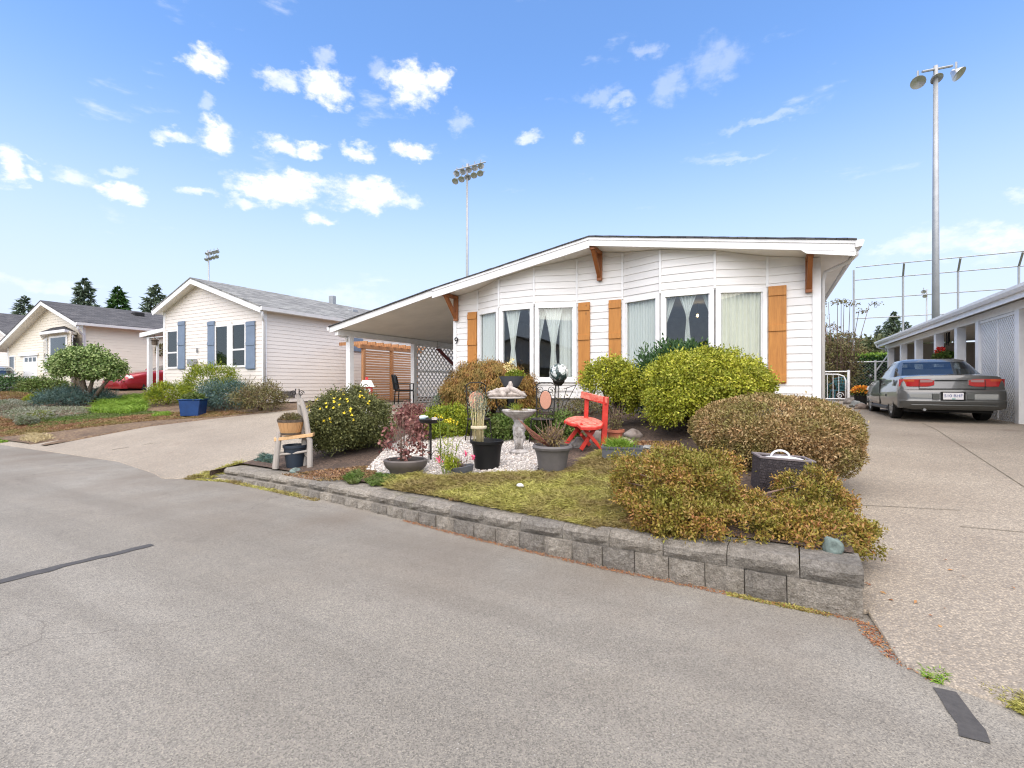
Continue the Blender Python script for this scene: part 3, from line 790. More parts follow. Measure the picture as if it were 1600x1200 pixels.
# ------------------------------------------------------------------ main house
RIDGE = (-3.12, 4.22)
def rooftop(u):
    if u >= RIDGE[0]: return RIDGE[1] - .158 * (u - RIDGE[0])
    if u >= -6.96: return RIDGE[1] - .172 * (RIDGE[0] - u)
    return RIDGE[1] - .172 * (RIDGE[0] + 6.96) - .198 * (-6.96 - u)
HALF = [(-.158, RIDGE[1] + .158 * RIDGE[0] - .15), (.172, RIDGE[1] - .172 * RIDGE[0] - .15)]   # soffit planes z = k*u + c
FRONT, RAKE = 9.49, 8.90
HL, HR = -6.72, .70
ZB = 1.05
home = thing('mobile_home', 'white clapboard mobile home with two bow windows, cedar shutters and attached carport', 'house', (0, 0, 0))
def clip(poly, k, c, a, b):
    """keep s,z with z <= k*u(s)+c where u = a + s*b"""
    out = []
    f = lambda p: p[1] - (k * (a + p[0] * b) + c)
    for i, p in enumerate(poly):
        q = poly[(i + 1) % len(poly)]; fp, fq = f(p), f(q)
        if fp <= 0: out.append(p)
        if fp * fq < 0:
            t = fp / (fp - fq); out.append((p[0] + (q[0] - p[0]) * t, p[1] + (q[1] - p[1]) * t))
    return out
COURSE = .137
def planks(A, B, z0, z1, parent, mat, half=HALF, name='siding_board', course=COURSE, zbase=ZB, joined=None, lap=.015):
    A, B = Vector(A), Vector(B); L = (B - A).length; t = (B - A) / L; n = Vector((t.y, -t.x))
    k = math.floor((z0 - zbase) / course + 1e-6)
    while zbase + k * course < z1 - .004:
        a, b = max(z0, zbase + k * course), min(z1, zbase + (k + 1) * course)
        poly = [(0, a), (L, a), (L, b), (0, b)]
        for kk, c in half:
            if poly: poly = clip(poly, kk, c, A.x, t.x)
        k += 1
        if len(poly) < 3 or max(p[1] for p in poly) - min(p[1] for p in poly) < .004: continue
        zb = zbase + (k - 1) * course
        def near(p):
            o = .004 + lap * (1 - (p[1] - zb) / course)
            return (A.x + t.x * p[0] + n.x * o, A.y + t.y * p[0] + n.y * o, p[1])
        far = lambda p: (A.x + t.x * p[0] - n.x * .012, A.y + t.y * p[0] - n.y * .012, p[1])
        if joined is not None: joined.prism(poly, near, far)
        else: MB().prism(poly, near, far).build(name, mat, parent)
def facets(pxs, proud):
    """bow window in plan: wall point, two points standing proud, wall point"""
    P = [at_v(pxs[0], 500, FRONT), at_v(pxs[1], 500, FRONT - proud), at_v(pxs[2], 500, FRONT - proud), at_v(pxs[3], 500, FRONT)]
    return [Vector((p.x, p.y)) for p in P]
BL = facets((747, 780, 835, 902), .30); BR = facets((973, 1032, 1117, 1199), .32)
ZS, ZH = 1.42, 3.03                      # bottom and top of the window units
segs = [(Vector((HL, FRONT)), BL[0]), (BL[3], BR[0]), (BR[3], Vector((HR, FRONT)))]
for A_, B_ in segs: planks(A_, B_, ZB, 4.3, home, M['siding'])
for bay in (BL, BR):
    for i in range(3):
        planks(bay[i], bay[i + 1], ZB, ZS, home, M['siding']); planks(bay[i], bay[i + 1], ZH, 4.3, home, M['siding'])
def soff(u): return min(k * u + c for k, c in HALF)
for P in BL + BR:                       # corner strips of the bows
    MB().box(P.x - .02, P.x + .02, P.y - .032, P.y + .012, ZB, ZS - .02).build('corner_strip', M['trim'], home)
    MB().box(P.x - .02, P.x + .02, P.y - .032, P.y + .012, ZH + .02, soff(P.x) - .006).build('corner_strip', M['trim'], home)
def bar2(a, b, w, h, o0, o1, n, z0, z1):
    """upright slab on a plan segment, from offset o0 to o1 along n"""
    m = MB(); p = [a + n * o0, b + n * o0, b + n * o1, a + n * o1]
    return m.add([(q.x, q.y, z0) for q in p] + [(q.x, q.y, z1) for q in p], [(3, 2, 1, 0), (4, 5, 6, 7), (0, 1, 5, 4), (1, 2, 6, 5), (2, 3, 7, 6), (3, 0, 4, 7)])
WINS = []
for bay in (BL, BR):
    for i in range(3):
        A, B = bay[i], bay[i + 1]; L = (B - A).length; t = (B - A) / L; n = Vector((t.y, -t.x))
        p = lambda s: A + t * s
        w = bar2(p(.012), p(.085), 0, 0, -.06, .034, n, ZS, ZH).build('window', M['white'], home)   # the left jamb carries the unit
        bar2(p(L - .085), p(L - .012), 0, 0, -.06, .034, n, ZS, ZH).build('frame', M['white'], w)
        bar2(p(.085), p(L - .085), 0, 0, -.06, .034, n, ZS, ZS + .075).build('frame', M['white'], w)
        bar2(p(.085), p(L - .085), 0, 0, -.06, .034, n, ZH - .065, ZH).build('frame', M['white'], w)
        bar2(p(.005), p(L - .005), 0, 0, .0, .055, n, ZS - .035, ZS - .002).build('sill', M['white'], w)
        for s0, s1, zz0, zz1 in ((.085, .105, ZS + .075, ZH - .065), (L - .105, L - .085, ZS + .075, ZH - .065)):
            bar2(p(s0), p(s1), 0, 0, -.05, .012, n, zz0, zz1).build('sash', M['trim'], w)
        bar2(p(.10), p(L - .10), 0, 0, -.022, -.016, n, ZS + .07, ZH - .06).build('pane', M['glass'], w)
        WINS.append((A, B, t, n, L))
# corner boards
MB().box(HR - .085, HR + .035, FRONT - .034, FRONT + .08, ZB - .05, soff(HR) + .0).build('corner_board', M['white'], home)
MB().box(HL - .03, HL + .06, FRONT - .034, FRONT + .08, ZB - .05, soff(HL)).build('corner_board', M['white'], home)
# side, back walls and skirting, room behind the windows
for (A_, B_) in (((HR, FRONT + .08), (HR, 22)), ((HL, 22), (HL, FRONT + .08)), ((HR, 22), (HL, 22))):
    j = MB(); planks(A_, B_, ZB, 4.3, home, M['siding'], joined=j, half=[(k, c - .005) for k, c in HALF]); j.build('side_siding', M['siding'], home)
sk = [Vector((HL + .03, FRONT + .03))] + [Vector((p.x, p.y + .03)) for p in BL] + [Vector((p.x, p.y + .03)) for p in BR] + [Vector((HR - .03, FRONT + .03)), Vector((HR - .03, 21.9)), Vector((HL + .03, 21.9))]
m = MB(); k = len(sk)
m.add([(q.x, q.y, .2) for q in sk] + [(q.x, q.y, ZB - .0) for q in sk], [(i, (i + 1) % k, (i + 1) % k + k, i + k) for i in range(k)]); m.build('skirting', M['skirt'], home)
m = MB(); fl = [Vector((p.x, p.y + .02)) for p in sk]; m.add([(q.x, q.y, ZB + .03) for q in fl], [tuple(range(len(fl)))]); m.build('floor_deck', M['room'], home)
rm = MB()
for (x0, x1, y0, y1) in ((HL + .05, HR - .05, 14.0, 14.06), (HL + .05, HL + .11, FRONT + .05, 14.0), (HR - .11, HR - .05, FRONT + .05, 14.0)):
    rm.box(x0, x1, y0, y1, ZB + .03, 3.55)
rm.build('inner_wall', M['room'], home)
m = MB(); m.add([(q.x, q.y - .0, 3.2) for q in fl[:10]] + [(HR - .1, 14, 3.2), (HL + .1, 14, 3.2)], [tuple(range(12))]); m.build('ceiling_board', M['room'], home)
# roof
def roof_slab(name, parent, mat, a, b, v0, v1, th, jag=0):
    """slab from ridge end a=(u,z) to eave b=(u,z)"""
    m = MB(); L = sqrt((a[0] - b[0]) ** 2 + (a[1] - b[1]) ** 2)
    rows = max(1, int(L / .14)) if jag else 1
    ps = [(a[0] + (b[0] - a[0]) * i / rows, a[1] + (b[1] - a[1]) * i / rows) for i in range(rows + 1)]
    for i, (u, z) in enumerate(ps):
        lift = 0
        m.v += [(u, v0 - (rnd.uniform(0, jag)), z), (u, v1, z), (u, v0 - 0.0, z + th + rnd.uniform(0, jag * .6)), (u, v1, z + th)]
    for i in range(rows):
        p, q = 4 * i, 4 * i + 4
        m.f += [(p, q, q + 1, p + 1), (p + 2, p + 3, q + 3, q + 2), (p, p + 2, q + 2, q), (p + 1, q + 1, q + 3, p + 3)]
    m.f += [(0, 1, 3, 2), (4 * rows, 4 * rows + 2, 4 * rows + 3, 4 * rows + 1)]
    me = m.mesh(name, mat)
    uv = me.uv_layers.new(name='UVMap')
    for lp in me.loops:
        c = me.vertices[lp.vertex_index].co; uv.data[lp.index].uv = (c.y, sqrt((c.x - a[0]) ** 2 + (c.z - a[1]) ** 2) if True else 0)
    return link(name, me, parent)
UE = 1.15
roof_slab('roof', home, M['roof1'], (RIDGE[0], RIDGE[1]), (UE, rooftop(UE)), RAKE - .03, 22.4, .022, .012)
roof_slab('roof', home, M['roof1'], (RIDGE[0], RIDGE[1]), (-6.96, rooftop(-6.96)), RAKE - .03, 22.4, .022, .012)
roof_slab('roof', home, M['roof1'], (-6.96, rooftop(-6.96)), (-10.42, rooftop(-10.42)), RAKE - .03, 16.4, .022, .012)
def ramp_board(name, mat, u0, u1, top, drop, v0, v1, parent=home, bev=0):
    m = MB(); m.prism([(u0, top(u0)), (u1, top(u1)), (u1, top(u1) - drop), (u0, top(u0) - drop)], lambda p: (p[0], v0, p[1]), lambda p: (p[0], v1, p[1])); return m.build(name, mat, parent)
rt_ = lambda u: rooftop(u) - .003
ramp_board('fascia', M['white'], RIDGE[0], UE - .02, rt_, .165, RAKE, RAKE + .03)
ramp_board('fascia', M['white'], -6.96, RIDGE[0] - .002, rt_, .20, RAKE, RAKE + .03)
ramp_board('fascia', M['white'], -10.40, -6.962, rt_, .15, RAKE + .004, RAKE + .034)
ramp_board('fascia_lip', M['white'], RIDGE[0], UE - .018, rt_, .05, RAKE - .014, RAKE - .001)
ramp_board('fascia_lip', M['white'], -6.96, RIDGE[0] - .002, rt_, .05, RAKE - .014, RAKE - .001)
sf = lambda u: rooftop(u) - .125
ramp_board('soffit', M['soffit'], RIDGE[0], UE - .03, sf, .02, RAKE + .031, FRONT + .3)
ramp_board('soffit', M['soffit'], -6.95, RIDGE[0] - .002, sf, .02, RAKE + .031, FRONT + .3)
ramp_board('soffit', M['soffit'], HR + .02, UE - .03, sf, .02, FRONT + .301, 22.3)
ramp_board('carport_ceiling', M['soffit'], -10.38, HL - .0, lambda u: rooftop(u) - .09, .02, RAKE + .036, 16.3)
# boxed eave end at the right-hand corner, gutter, downspout
m = MB(); m.prism([(.42, rooftop(.42) - .17), (UE - .02, rooftop(UE) - .17), (UE - .02, rooftop(UE) - .235), (.50, rooftop(.5) - .22)], lambda p: (p[0], RAKE + .004, p[1]), lambda p: (p[0], RAKE + .03, p[1])); m.build('eave_return', M['white'], home)
gpz = rooftop(UE)
m = MB(); m.prism([(UE - .018, gpz + .0), (UE + .085, gpz + .0), (UE + .095, gpz - .02), (UE + .07, gpz - .10), (UE - .018, gpz - .11)], lambda p: (p[0], RAKE - .02, p[1]), lambda p: (p[0], 22.3, p[1])); m.build('gutter', M['gutter'], home)
m = MB(); m.prism([(UE - .02, gpz - .115), (UE + .0, gpz - .115), (UE + .0, gpz - .22), (UE - .02, gpz - .22)], lambda p: (p[0], RAKE + .03, p[1]), lambda p: (p[0], 22.3, p[1])); m.build('fascia', M['white'], home)
MB().tube([(UE + .03, 9.15, gpz - .10), (UE + .03, 9.15, gpz - .17), (UE - .05, 9.25, gpz - .24), (HR + .10, 9.5, gpz - .33), (HR + .075, 9.62, gpz - .45), (HR + .075, 9.62, 1.1)], .032, 8).build('downspout', M['gutter'], home, smooth=True)
# carport beam, posts, gutter
cz = rooftop(-10.2) - .115
bx('carport_beam', M['white'], home, -10.26, -10.14, RAKE + .06, 16.2, cz - .15, cz)
m = MB(); gz_ = rooftop(-10.42); m.prism([(-10.41, gz_), (-10.50, gz_), (-10.50, gz_ - .03), (-10.48, gz_ - .09), (-10.41, gz_ - .09)], lambda p: (p[0], RAKE - .01, p[1]), lambda p: (p[0], 16.3, p[1])); m.build('gutter', M['gutter'], home)
for v in (9.42, 12.1, 15.6): bx('carport_post', M['white'], home, -10.275, -10.125, v - .075, v + .075, .55, cz - .151, .006)
MB().tube([(-10.42, 9.15, gz_ - .08), (-10.42, 9.15, gz_ - .16), (-10.36, 9.25, gz_ - .22), (-10.22, 9.30, gz_ - .25), (-10.20, 9.32, gz_ - .36)], .03, 8).build('downspout', M['gutter'], home, smooth=True)
# shutters: a board panel with three battens
def shutter(u0, u1, z0, z1):
    s = bx('shutter', M['cedar'], home, u0, u1, FRONT - .055, FRONT - .026, z0, z1, .003)
    n = 2 if u1 - u0 > .2 else 2
    for i in range(1, n): pass
    for zz in (z0 + .02, (z0 + z1) / 2 + .06, z1 - .17):
        bx('batten', M['cedar'], s, u0 + .002, u1 - .002, FRONT - .075, FRONT - .0555, zz, zz + (.11 if zz > z0 + .1 else .13), .003)
for a, b in ((730.5, 744.5), (903.5, 921.5), (951, 970), (1200.5, 1229)):
    shutter(at_v(a, 500, FRONT - .05).x, at_v(b, 500, FRONT - .05).x, 1.36, 3.05)
# cedar brackets under the rake
def bracket(u):
    zt = soff(u) - .0; v0 = FRONT - .028; v1 = RAKE + .05
    bm_ = MB().box(u - .05, u + .05, v1, v0, zt - .075, zt - .004).build('bracket', M['bracket'], home, bevel=.004)
    MB().box(u - .05, u + .05, v0 - .075, v0 - .001, zt - .60, zt - .076).build('bracket_post', M['bracket'], bm_, bevel=.004)
    MB().prism([(v1 + .03, zt - .077), (v1 + .13, zt - .077), (v0 - .077, zt - .42), (v0 - .077, zt - .55)], lambda p: (u - .035, p[0], p[1]), lambda p: (u + .035, p[0], p[1])).build('bracket_brace', M['bracket'], bm_)
for px in (711, 936, 1264): bracket(at_v(px, 420, FRONT - .1).x)
# house number
def text(name, s, size, mat, parent, M4, ext=.004):
    cu = bpy.data.curves.new(name, 'FONT'); cu.body = s; cu.size = size; cu.extrude = ext; cu.align_x = 'CENTER'; cu.align_y = 'CENTER'
    o = bpy.data.objects.new(name, cu); COL.objects.link(o)
    dg = bpy.context.evaluated_depsgraph_get(); me = bpy.data.meshes.new_from_object(o.evaluated_get(dg))
    bpy.data.objects.remove(o); me.materials.clear(); me.materials.append(mat); me.transform(M4)
    return link(name, me, parent)
p9 = at_v(713, 533, FRONT - .04)
text('house_number', '9', .24, M['black'], home, Matrix.Translation((p9.x + .0, FRONT - .042, p9.z)) @ Matrix.Rotation(pi / 2, 4, 'X'))
# pendant lamp that is on, seen through the right-hand bow window
pl = at(1090, 493, 10.9)
lampo = thing('pendant_lamp', 'small lit warm lamp seen through the middle pane of the right-hand bow window', 'lamp', (pl.x, pl.y, pl.z))
t = NT('lamp_glow'); t.b.inputs['Emission Color'].default_value = (1, .72, .36, 1); t.b.inputs['Emission Strength'].default_value = 3.0; t.set(Base_Color=(.9, .7, .4))
MB().lathe([(.0, -.04), (.02, -.03), (.026, 0), (.02, .03), (0, .04)], 12).build('bulb', t.m, lampo, smooth=True)
MB().tube([(0, 0, .05), (0, 0, 3.19 - pl.z)], .006, 6).build('cord', M['dark'], lampo)
MB().lathe([(.02, .06), (.05, .045), (.06, .03)], 14, cap=False).build('shade', M['iron'], lampo, smooth=True)
bl = bpy.data.lights.new('bulb_light', 'POINT'); bl.energy = 2; bl.color = (1, .75, .45); bl.shadow_soft_size = .05
blo = bpy.data.objects.new('bulb_light', bl); COL.objects.link(blo); blo.parent = lampo; blo.location = (0, -.12, -.05)

# ------------------------------------------------------------------ curtains behind the panes
def curtain(win, left, right, label, mat, back=.07, nz=16, pleat=16, group=None):
    """left(z01), right(z01): edges in metres along the window at height z01 (0 bottom, 1 top)"""
    A, B, t_, n, L = win; ns = max(10, int(pleat * 5)); V = []; Fc = []
    for j in range(nz + 1):
        h = j / nz; z = ZS + .03 + (ZH - ZS - .02) * h; a, b = left(h, L), right(h, L); wd = b - a
        for i in range(ns + 1):
            s = i / ns; amp = .028 * min(1, .4 + wd)
            o = amp * sin(s * pleat * 2 * pi + .6 * sin(s * 9 + h * 1.2)) + .008 * sin(s * 31)
            q = A + t_ * (a + wd * s) - n * (back + o); V.append((q.x, q.y, z))
    for j in range(nz):
        for i in range(ns):
            k = j * (ns + 1) + i; Fc.append((k, k + 1, k + ns + 2, k + ns + 1))
    o = link('curtain', np_mesh('curtain', np.array(V), np.array(Fc), mat, True)); return tag(o, label, 'curtain', group)
def hour(c, top, waist, bot, zw=.42):
    def hw(h): return waist + (top - waist) * ((h - zw) / (1 - zw)) ** 1.25 if h > zw else waist + (bot - waist) * ((zw - h) / zw) ** .8
    return (lambda h, L: c * L - hw(h) * L, lambda h, L: c * L + hw(h) * L)
K = lambda v: (lambda h, L: v * L)
curtain(WINS[0], K(.10), K(.72), 'straight sheer curtain in the leftmost pane of the left bow window', M['sheer'], pleat=6)
def side_r(h, L): return L * .88
curtain(WINS[0], lambda h, L: L * (.74 + (.10 - .22 * max(0, h - .42) if h > .42 else .10 * (.42 + h) / .84)), side_r, 'narrow tied sheer at the right edge of the leftmost bow pane', M['sheer'], back=.13, pleat=3)
l_, r_ = hour(.36, .24, .055, .14); curtain(WINS[1], l_, r_, 'hourglass tied sheer curtain in the middle pane of the left bow window', M['sheer'], pleat=6)
curtain(WINS[1], lambda h, L: L * (.97 - .26 * max(0, (h - .45) / .55) ** 1.2), K(.98), 'sheer swept aside at the right edge of the middle left-bow pane', M['sheer'], back=.14, pleat=3)
l_, r_ = hour(.44, .24, .05, .10, .40); curtain(WINS[2], l_, r_, 'hourglass tied sheer curtain in the right pane of the left bow window', M['sheer'], pleat=6)
curtain(WINS[2], K(.58), K(.94), 'straight sheer panel at the right edge of the left bow window', M['sheer'], back=.16, pleat=4)
curtain(WINS[2], K(.05), lambda h, L: L * (.07 + .22 * max(0, (h - .3) / .7) ** 1.2), 'sheer swept aside at the left edge of the pane above the mosaic globe', M['sheer'], back=.15, pleat=3)
curtain(WINS[3], K(.04), K(.97), 'full straight sheer curtain in the left pane of the right bow window', M['sheer'], pleat=13)
l_, r_ = hour(.50, .20, .02, .10, .70); curtain(WINS[4], l_, r_, 'hourglass tied sheer curtain in the middle pane of the right bow window', M['sheer'], pleat=5)
curtain(WINS[4], K(.02), lambda h, L: L * (.03 + .27 * max(0, (h - .55) / .45)), 'sheer swept to the left jamb of the middle right-bow pane', M['sheer'], back=.14, pleat=3)
curtain(WINS[4], lambda h, L: L * (.97 - .24 * max(0, (h - .6) / .4)), K(.98), 'sheer swept to the right jamb of the middle right-bow pane, past the lamp', M['sheer'], back=.14, pleat=3)
curtain(WINS[5], K(.03), K(.97), 'full cream pleated drape in the right pane of the right bow window', M['drape'], pleat=12)

# ------------------------------------------------------------------ screens by the carport
def lattice_strips(origin, ax, w, z0, z1, pitch, sw, th, mat, parent, name='slat', joined=False, nrm=Vector((0, 0, 0))):
    """diagonal strips in both directions filling a rectangle: origin + ax*s, z"""
    big = MB() if joined else None
    for sgn in (1, -1):
        k = -(z1 - z0)
        while k < w:
            pts = []
            # line s = k + sgn*(z - z0) (or mirrored)
            s0, s1 = max(0, k), min(w, k + (z1 - z0))
            if s1 - s0 > .02:
                za, zb = z0 + (s0 - k), z0 + (s1 - k)
                if sgn < 0: s0, s1 = w - s0, w - s1
                off = nrm * (th * .55 * sgn)
                a = Vector(origin) + ax * s0 + off; b = Vector(origin) + ax * s1 + off; a.z, b.z = za, zb
                (big or MB()).bar(a, b, sw, th, nrm if False else up_for(ax)) if joined else MB().bar(a, b, sw, th, up_for(ax)).build(name, mat, parent)
            k += pitch
    if joined:
        o = big.build('lattice_grid', mat, parent); o['kind'] = 'stuff'; return o
def up_for(ax): return (ax.y, -ax.x, 0)
lat = thing('lattice_screen', 'white diagonal lattice panel closing the back of the carport beside its second post', 'screen', (0, 0, 0))
zt = cz - .152
lattice_strips((-10.2, 12.18, 0), Vector((0, 1, 0)), 3.34, .76, zt - .02, .20, .045, .010, M['white'], lat, nrm=Vector((1, 0, 0)))
for z in (.735, 1.78, zt - .03): bx('rail', M['white'], lat, -10.225, -10.175, 12.18, 15.52, z - .022, z + .022)
slt = thing('slat_screen', 'orange-brown cedar privacy screen of horizontal slats under a small pergola', 'screen', (0, 0, 0))
SU, S0, S1 = -11.8, at_u(568, 560, -11.8).y, at_u(650, 560, -11.8).y
for v in (S0, (S0 + S1) / 2, S1): bx('post', M['slat'], slt, SU - .05, SU + .05, v - .05, v + .05, .70, 2.52)
n_ = 19
for i in range(n_):
    z = .90 + i * (2.44 - .90) / (n_ - 1)
    for a_, b_ in ((S0 + .05, (S0 + S1) / 2 - .05), ((S0 + S1) / 2 + .05, S1 - .05)): bx('slat', M['slat'], slt, SU - .012, SU + .012, a_, b_, z - .028, z + .028)
bx('top_beam', M['slat'], slt, SU - .06, SU + .06, S0 - .2, S1 + .3, 2.521, 2.64)
for i in range(9):
    v = S0 - .1 + i * (S1 - S0 + .3) / 8; bx('rafter', M['slat'], slt, SU - 1.0, SU + .28, v - .025, v + .025, 2.641, 2.75)
bx('bottom_rail', M['slat'], slt, SU - .03, SU + .03, S0 + .051, S1 - .051, .80, .86)

# ------------------------------------------------------------------ neighbouring houses on the left
def set_uv_roof(o): return o
def win_unit(parent, axis, u0, u1, v, z0, z1, mull=None, out=-1, mat=None):
    """a window in a wall at constant v facing -v: frame bars, pane, optional meeting rail"""
    w = bx('window', M['white'], parent, u0, u1, v - .05, v - .012, z0, z0 + .06)
    for a, b, c, d in ((u0, u0 + .05, z0 + .06, z1), (u1 - .05, u1, z0 + .06, z1), (u0 + .05, u1 - .05, z1 - .05, z1)): bx('frame', M['white'], w, a, b, v - .05, v - .012, c, d)
    bx('pane', mat or M['glass2'], w, u0 + .045, u1 - .045, v - .03, v - .024, z0 + .05, z1 - .04)
    if mull: bx('rail', M['white'], w, u0 + .05, u1 - .05, v - .045, v - .02, mull - .025, mull + .025)
    return w
def gable_house(label, uL, uR, vf, vb, rake, ridge, eR, eL, base, sid, roofm, name='bungalow'):
    """ridge, eR, eL: (u, z) of the roof's top surface"""
    h = thing(name, label, 'house', (0, 0, 0))
    kR = (eR[1] - ridge[1]) / (eR[0] - ridge[0]); kL = (ridge[1] - eL[1]) / (ridge[0] - eL[0])
    half = [(kR, ridge[1] - kR * ridge[0] - .10), (kL, ridge[1] - kL * ridge[0] - .10)]
    for A_, B_, nm in (((uL, vf), (uR, vf), 'front_siding'), ((uR, vf), (uR, vb), 'side_siding'), ((uL, vb), (uL, vf), 'side_siding'), ((uR, vb), (uL, vb), 'back_siding')):
        j = MB(); planks(A_, B_, base, ridge[1], h, sid, half=half, joined=j, course=.115, zbase=base, lap=.010); j.build(nm, sid, h)
    for u in (uL, uR): bx('corner_board', M['white'], h, u - .05, u + .05, vf - .035, vf + .05, base, min(k * u + c for k, c in half) - .01)
    roof_slab('roof', h, roofm, ridge, eR, rake, vb + .3, .04, .006); roof_slab('roof', h, roofm, ridge, eL, rake, vb + .3, .04, .006)
    for (a, b) in ((ridge, eR), (ridge, eL)):
        s = (b[1] - a[1]) / (b[0] - a[0]); top = lambda u, a=a, s=s: a[1] + s * (u - a[0]) - .004
        u0, u1 = min(a[0], b[0]), max(a[0], b[0])
        ramp_board('fascia', M['white'], u0 + .001, u1 - .001, top, .16, rake + .01, rake + .04, h)
        ramp_board('soffit', M['soffit'], u0 + .001, u1 - .001, lambda u: top(u) - .09, .015, rake + .041, vb + .2, h)
    for e, sgn in ((eR, 1), (eL, -1)):
        m = MB(); m.prism([(e[0] - .01 * sgn, e[1] + .01), (e[0] + .09 * sgn, e[1] + .01), (e[0] + .07 * sgn, e[1] - .09), (e[0] - .01 * sgn, e[1] - .10)], lambda p: (p[0], rake + .02, p[1]), lambda p: (p[0], vb + .2, p[1])); m.build('gutter', M['gutter'], h)
    return h
def vshutter(parent, u0, u1, v, z0, z1, mat):
    s = bx('shutter', mat, parent, u0, u1, v - .05, v - .026, z0, z1)
    for zz in (z0 + .02, (z0 + z1) / 2, z1 - .13): bx('batten', mat, s, u0 - .004, u1 + .004, v - .066, v - .0505, zz, zz + .10)
V2 = 8.83
h2 = gable_house('cream bungalow with blue shutters and grey shingles left of the carport', -18.55, -13.07, V2, 19.5, 8.52, (-16.4, 4.74), (-12.83, 3.56), (-18.75, 3.88), .80, M['siding2'], M['roof2'])
X2 = lambda px: at_v(px, 500, V2 - .04).x
Z2 = lambda px, py: at_v(px, py, V2 - .04).z
win_unit(h2, 0, X2(261), X2(278), V2, Z2(270, 576), Z2(270, 516), Z2(270, 551))
win_unit(h2, 0, X2(336), X2(356.5), V2, Z2(346, 574), Z2(346, 508))
win_unit(h2, 0, X2(362), X2(384), V2, Z2(373, 574), Z2(373, 505), Z2(373, 546))
bx('mullion', M['white'], h2, X2(357), X2(361.6), V2 - .05, V2 - .026, Z2(346, 576), Z2(346, 504))
for a, b in ((278.6, 288.5), (324.5, 335), (384.8, 398)): vshutter(h2, X2(a), X2(b), V2, Z2((a + b) / 2, 577), Z2((a + b) / 2, 502), M['blue_shutter'])
q = at_v(308, 548, V2 - .04); text('house_number', '8', .22, M['potslate'], h2, Matrix.Translation((q.x, V2 - .045, q.z)) @ Matrix.Rotation(pi / 2, 4, 'X'))
q = at_v(302, 566, V2 - .06); bx('wall_planter', M['steel'], h2, q.x - .18, q.x + .16, V2 - .16, V2 - .03, q.z - .1, q.z + .1)
MB().tube([(-12.86, 8.62, 3.46), (-12.86, 8.62, 3.34), (-12.95, 8.72, 3.22), (-13.0, 8.79, 3.15), (-13.0, 8.79, .8)], .036, 8).build('downspout', M['gutter'], h2, smooth=True)
bx('footing', M['brick_dark'], h2, -18.5, -13.12, V2 + .04, 19.4, .3, .80)
for v in (9.6, 12.0):
    m = MB()
    for k in range(6): m.box(-13.06, -13.035, v - .24, v + .24, .93 + k * .035, .95 + k * .035)
    m.build('vent_grille', M['potgrey'] if v < 10 else M['siding2'], h2)
w = at_u(562.5, 541, -13.05); bx('shutter', M['blue_shutter'], h2, -13.045, -13.01, w.y - .35, w.y + .12, w.z - .2, w.z + .28)
def roof_vent(parent, u, v, slope_from, k, w_=.28, h_=.14, mat=None, name='roof_vent'):
    z = slope_from[1] + k * (u - slope_from[0]) + .03
    m = MB().box(u - w_ / 2, u + w_ / 2, v - w_ / 2, v + w_ / 2, z - .05, z + h_); m.build(name, mat or M['steel'], parent, bevel=.02)
k2 = (3.56 - 4.74) / (-12.83 + 16.4)
roof_vent(h2, -15.0, 14.0, (-16.4, 4.74), k2, .3, .08); roof_vent(h2, -16.3, 14.1, (-16.4, 4.74), k2, .22, .34)
bx('skylight', M['steel'], h2, -15.6, -14.2, 16.0, 17.2, 4.35, 4.62)
# awning of the cream bungalow
aw = thing('carport_awning', 'white flat metal awning on thin posts over the red car', 'awning', (0, 0, 0))
m = MB(); m.prism([(-20.35, 3.22), (-18.62, 3.32), (-18.62, 3.20), (-20.35, 3.06)], lambda p: (p[0], 8.85, p[1]), lambda p: (p[0], 14.5, p[1])); m.build('roof_pan', M['white'], aw)
for i in range(14): bx('corrugation', M['gutter'], aw, -20.3, -18.65, 8.95 + i * .38, 9.05 + i * .38, 3.02 + .0, 3.055)
bx('post', M['white'], aw, -20.03, -19.90, 8.94, 9.07, .6, 3.05); bx('post', M['white'], aw, -19.50, -19.44, 9.0, 9.06, .7, 3.02); bx('post', M['white'], aw, -20.03, -19.90, 13.8, 13.93, .7, 3.05)
hl_ = at_v(240, 534, 8.9); ln = thing('hanging_lantern', 'small dark bird feeder hanging under the white awning', 'lantern', (hl_.x, 8.93, hl_.z - .12))
MB().lathe([(.0, 0), (.09, .01), (.09, .16), (.13, .17), (0, .27)], 10).build('body', M['bark'], ln); MB().tube([(0, 0, .26), (0, 0, .36)], .006, 5).build('hook', M['iron'], ln)
# third house
V3 = 8.7
h3 = gable_house('pale yellow bungalow with charcoal roof, bay window and white garage door, far left', -32.6, -24.5, V3, 21, 8.3, (-27.5, 4.90), (-24.1, 3.78), (-33.2, 3.02), 1.15, M['siding3'], M['roof3'])
X3 = lambda px: at_v(px, 500, V3).x
Z3 = lambda px, py: at_v(px, py, V3).z
gd = bx('garage_door', M['white'], h3, X3(38), X3(59.5), V3 - .03, V3 - .004, 1.0, Z3(48, 556))
for i in range(3):
    a = X3(40.5 + i * 6.3); bx('door_window', M['glass2'], gd, a, a + .30, V3 - .045, V3 - .031, Z3(48, 565), Z3(48, 559))
bx('door_lintel', M['trim'], h3, X3(32), X3(61), V3 - .09, V3 - .026, Z3(48, 556), Z3(48, 552))
win_unit(h3, 0, X3(16), X3(24.5), V3, Z3(20, 579), Z3(20, 556))
by0, by1 = at_v(69, 500, V3).x, at_v(117, 500, V3).x
b0, b1, bv = at_v(74, 500, V3 - .55).x, at_v(113, 500, V3 - .55).x, V3 - .55
zb0, zb1 = 1.25, 3.42
P3 = [Vector((by0, V3)), Vector((b0 + .15, bv)), Vector((b1 - .15, bv)), Vector((by1, V3))]
bayo = None
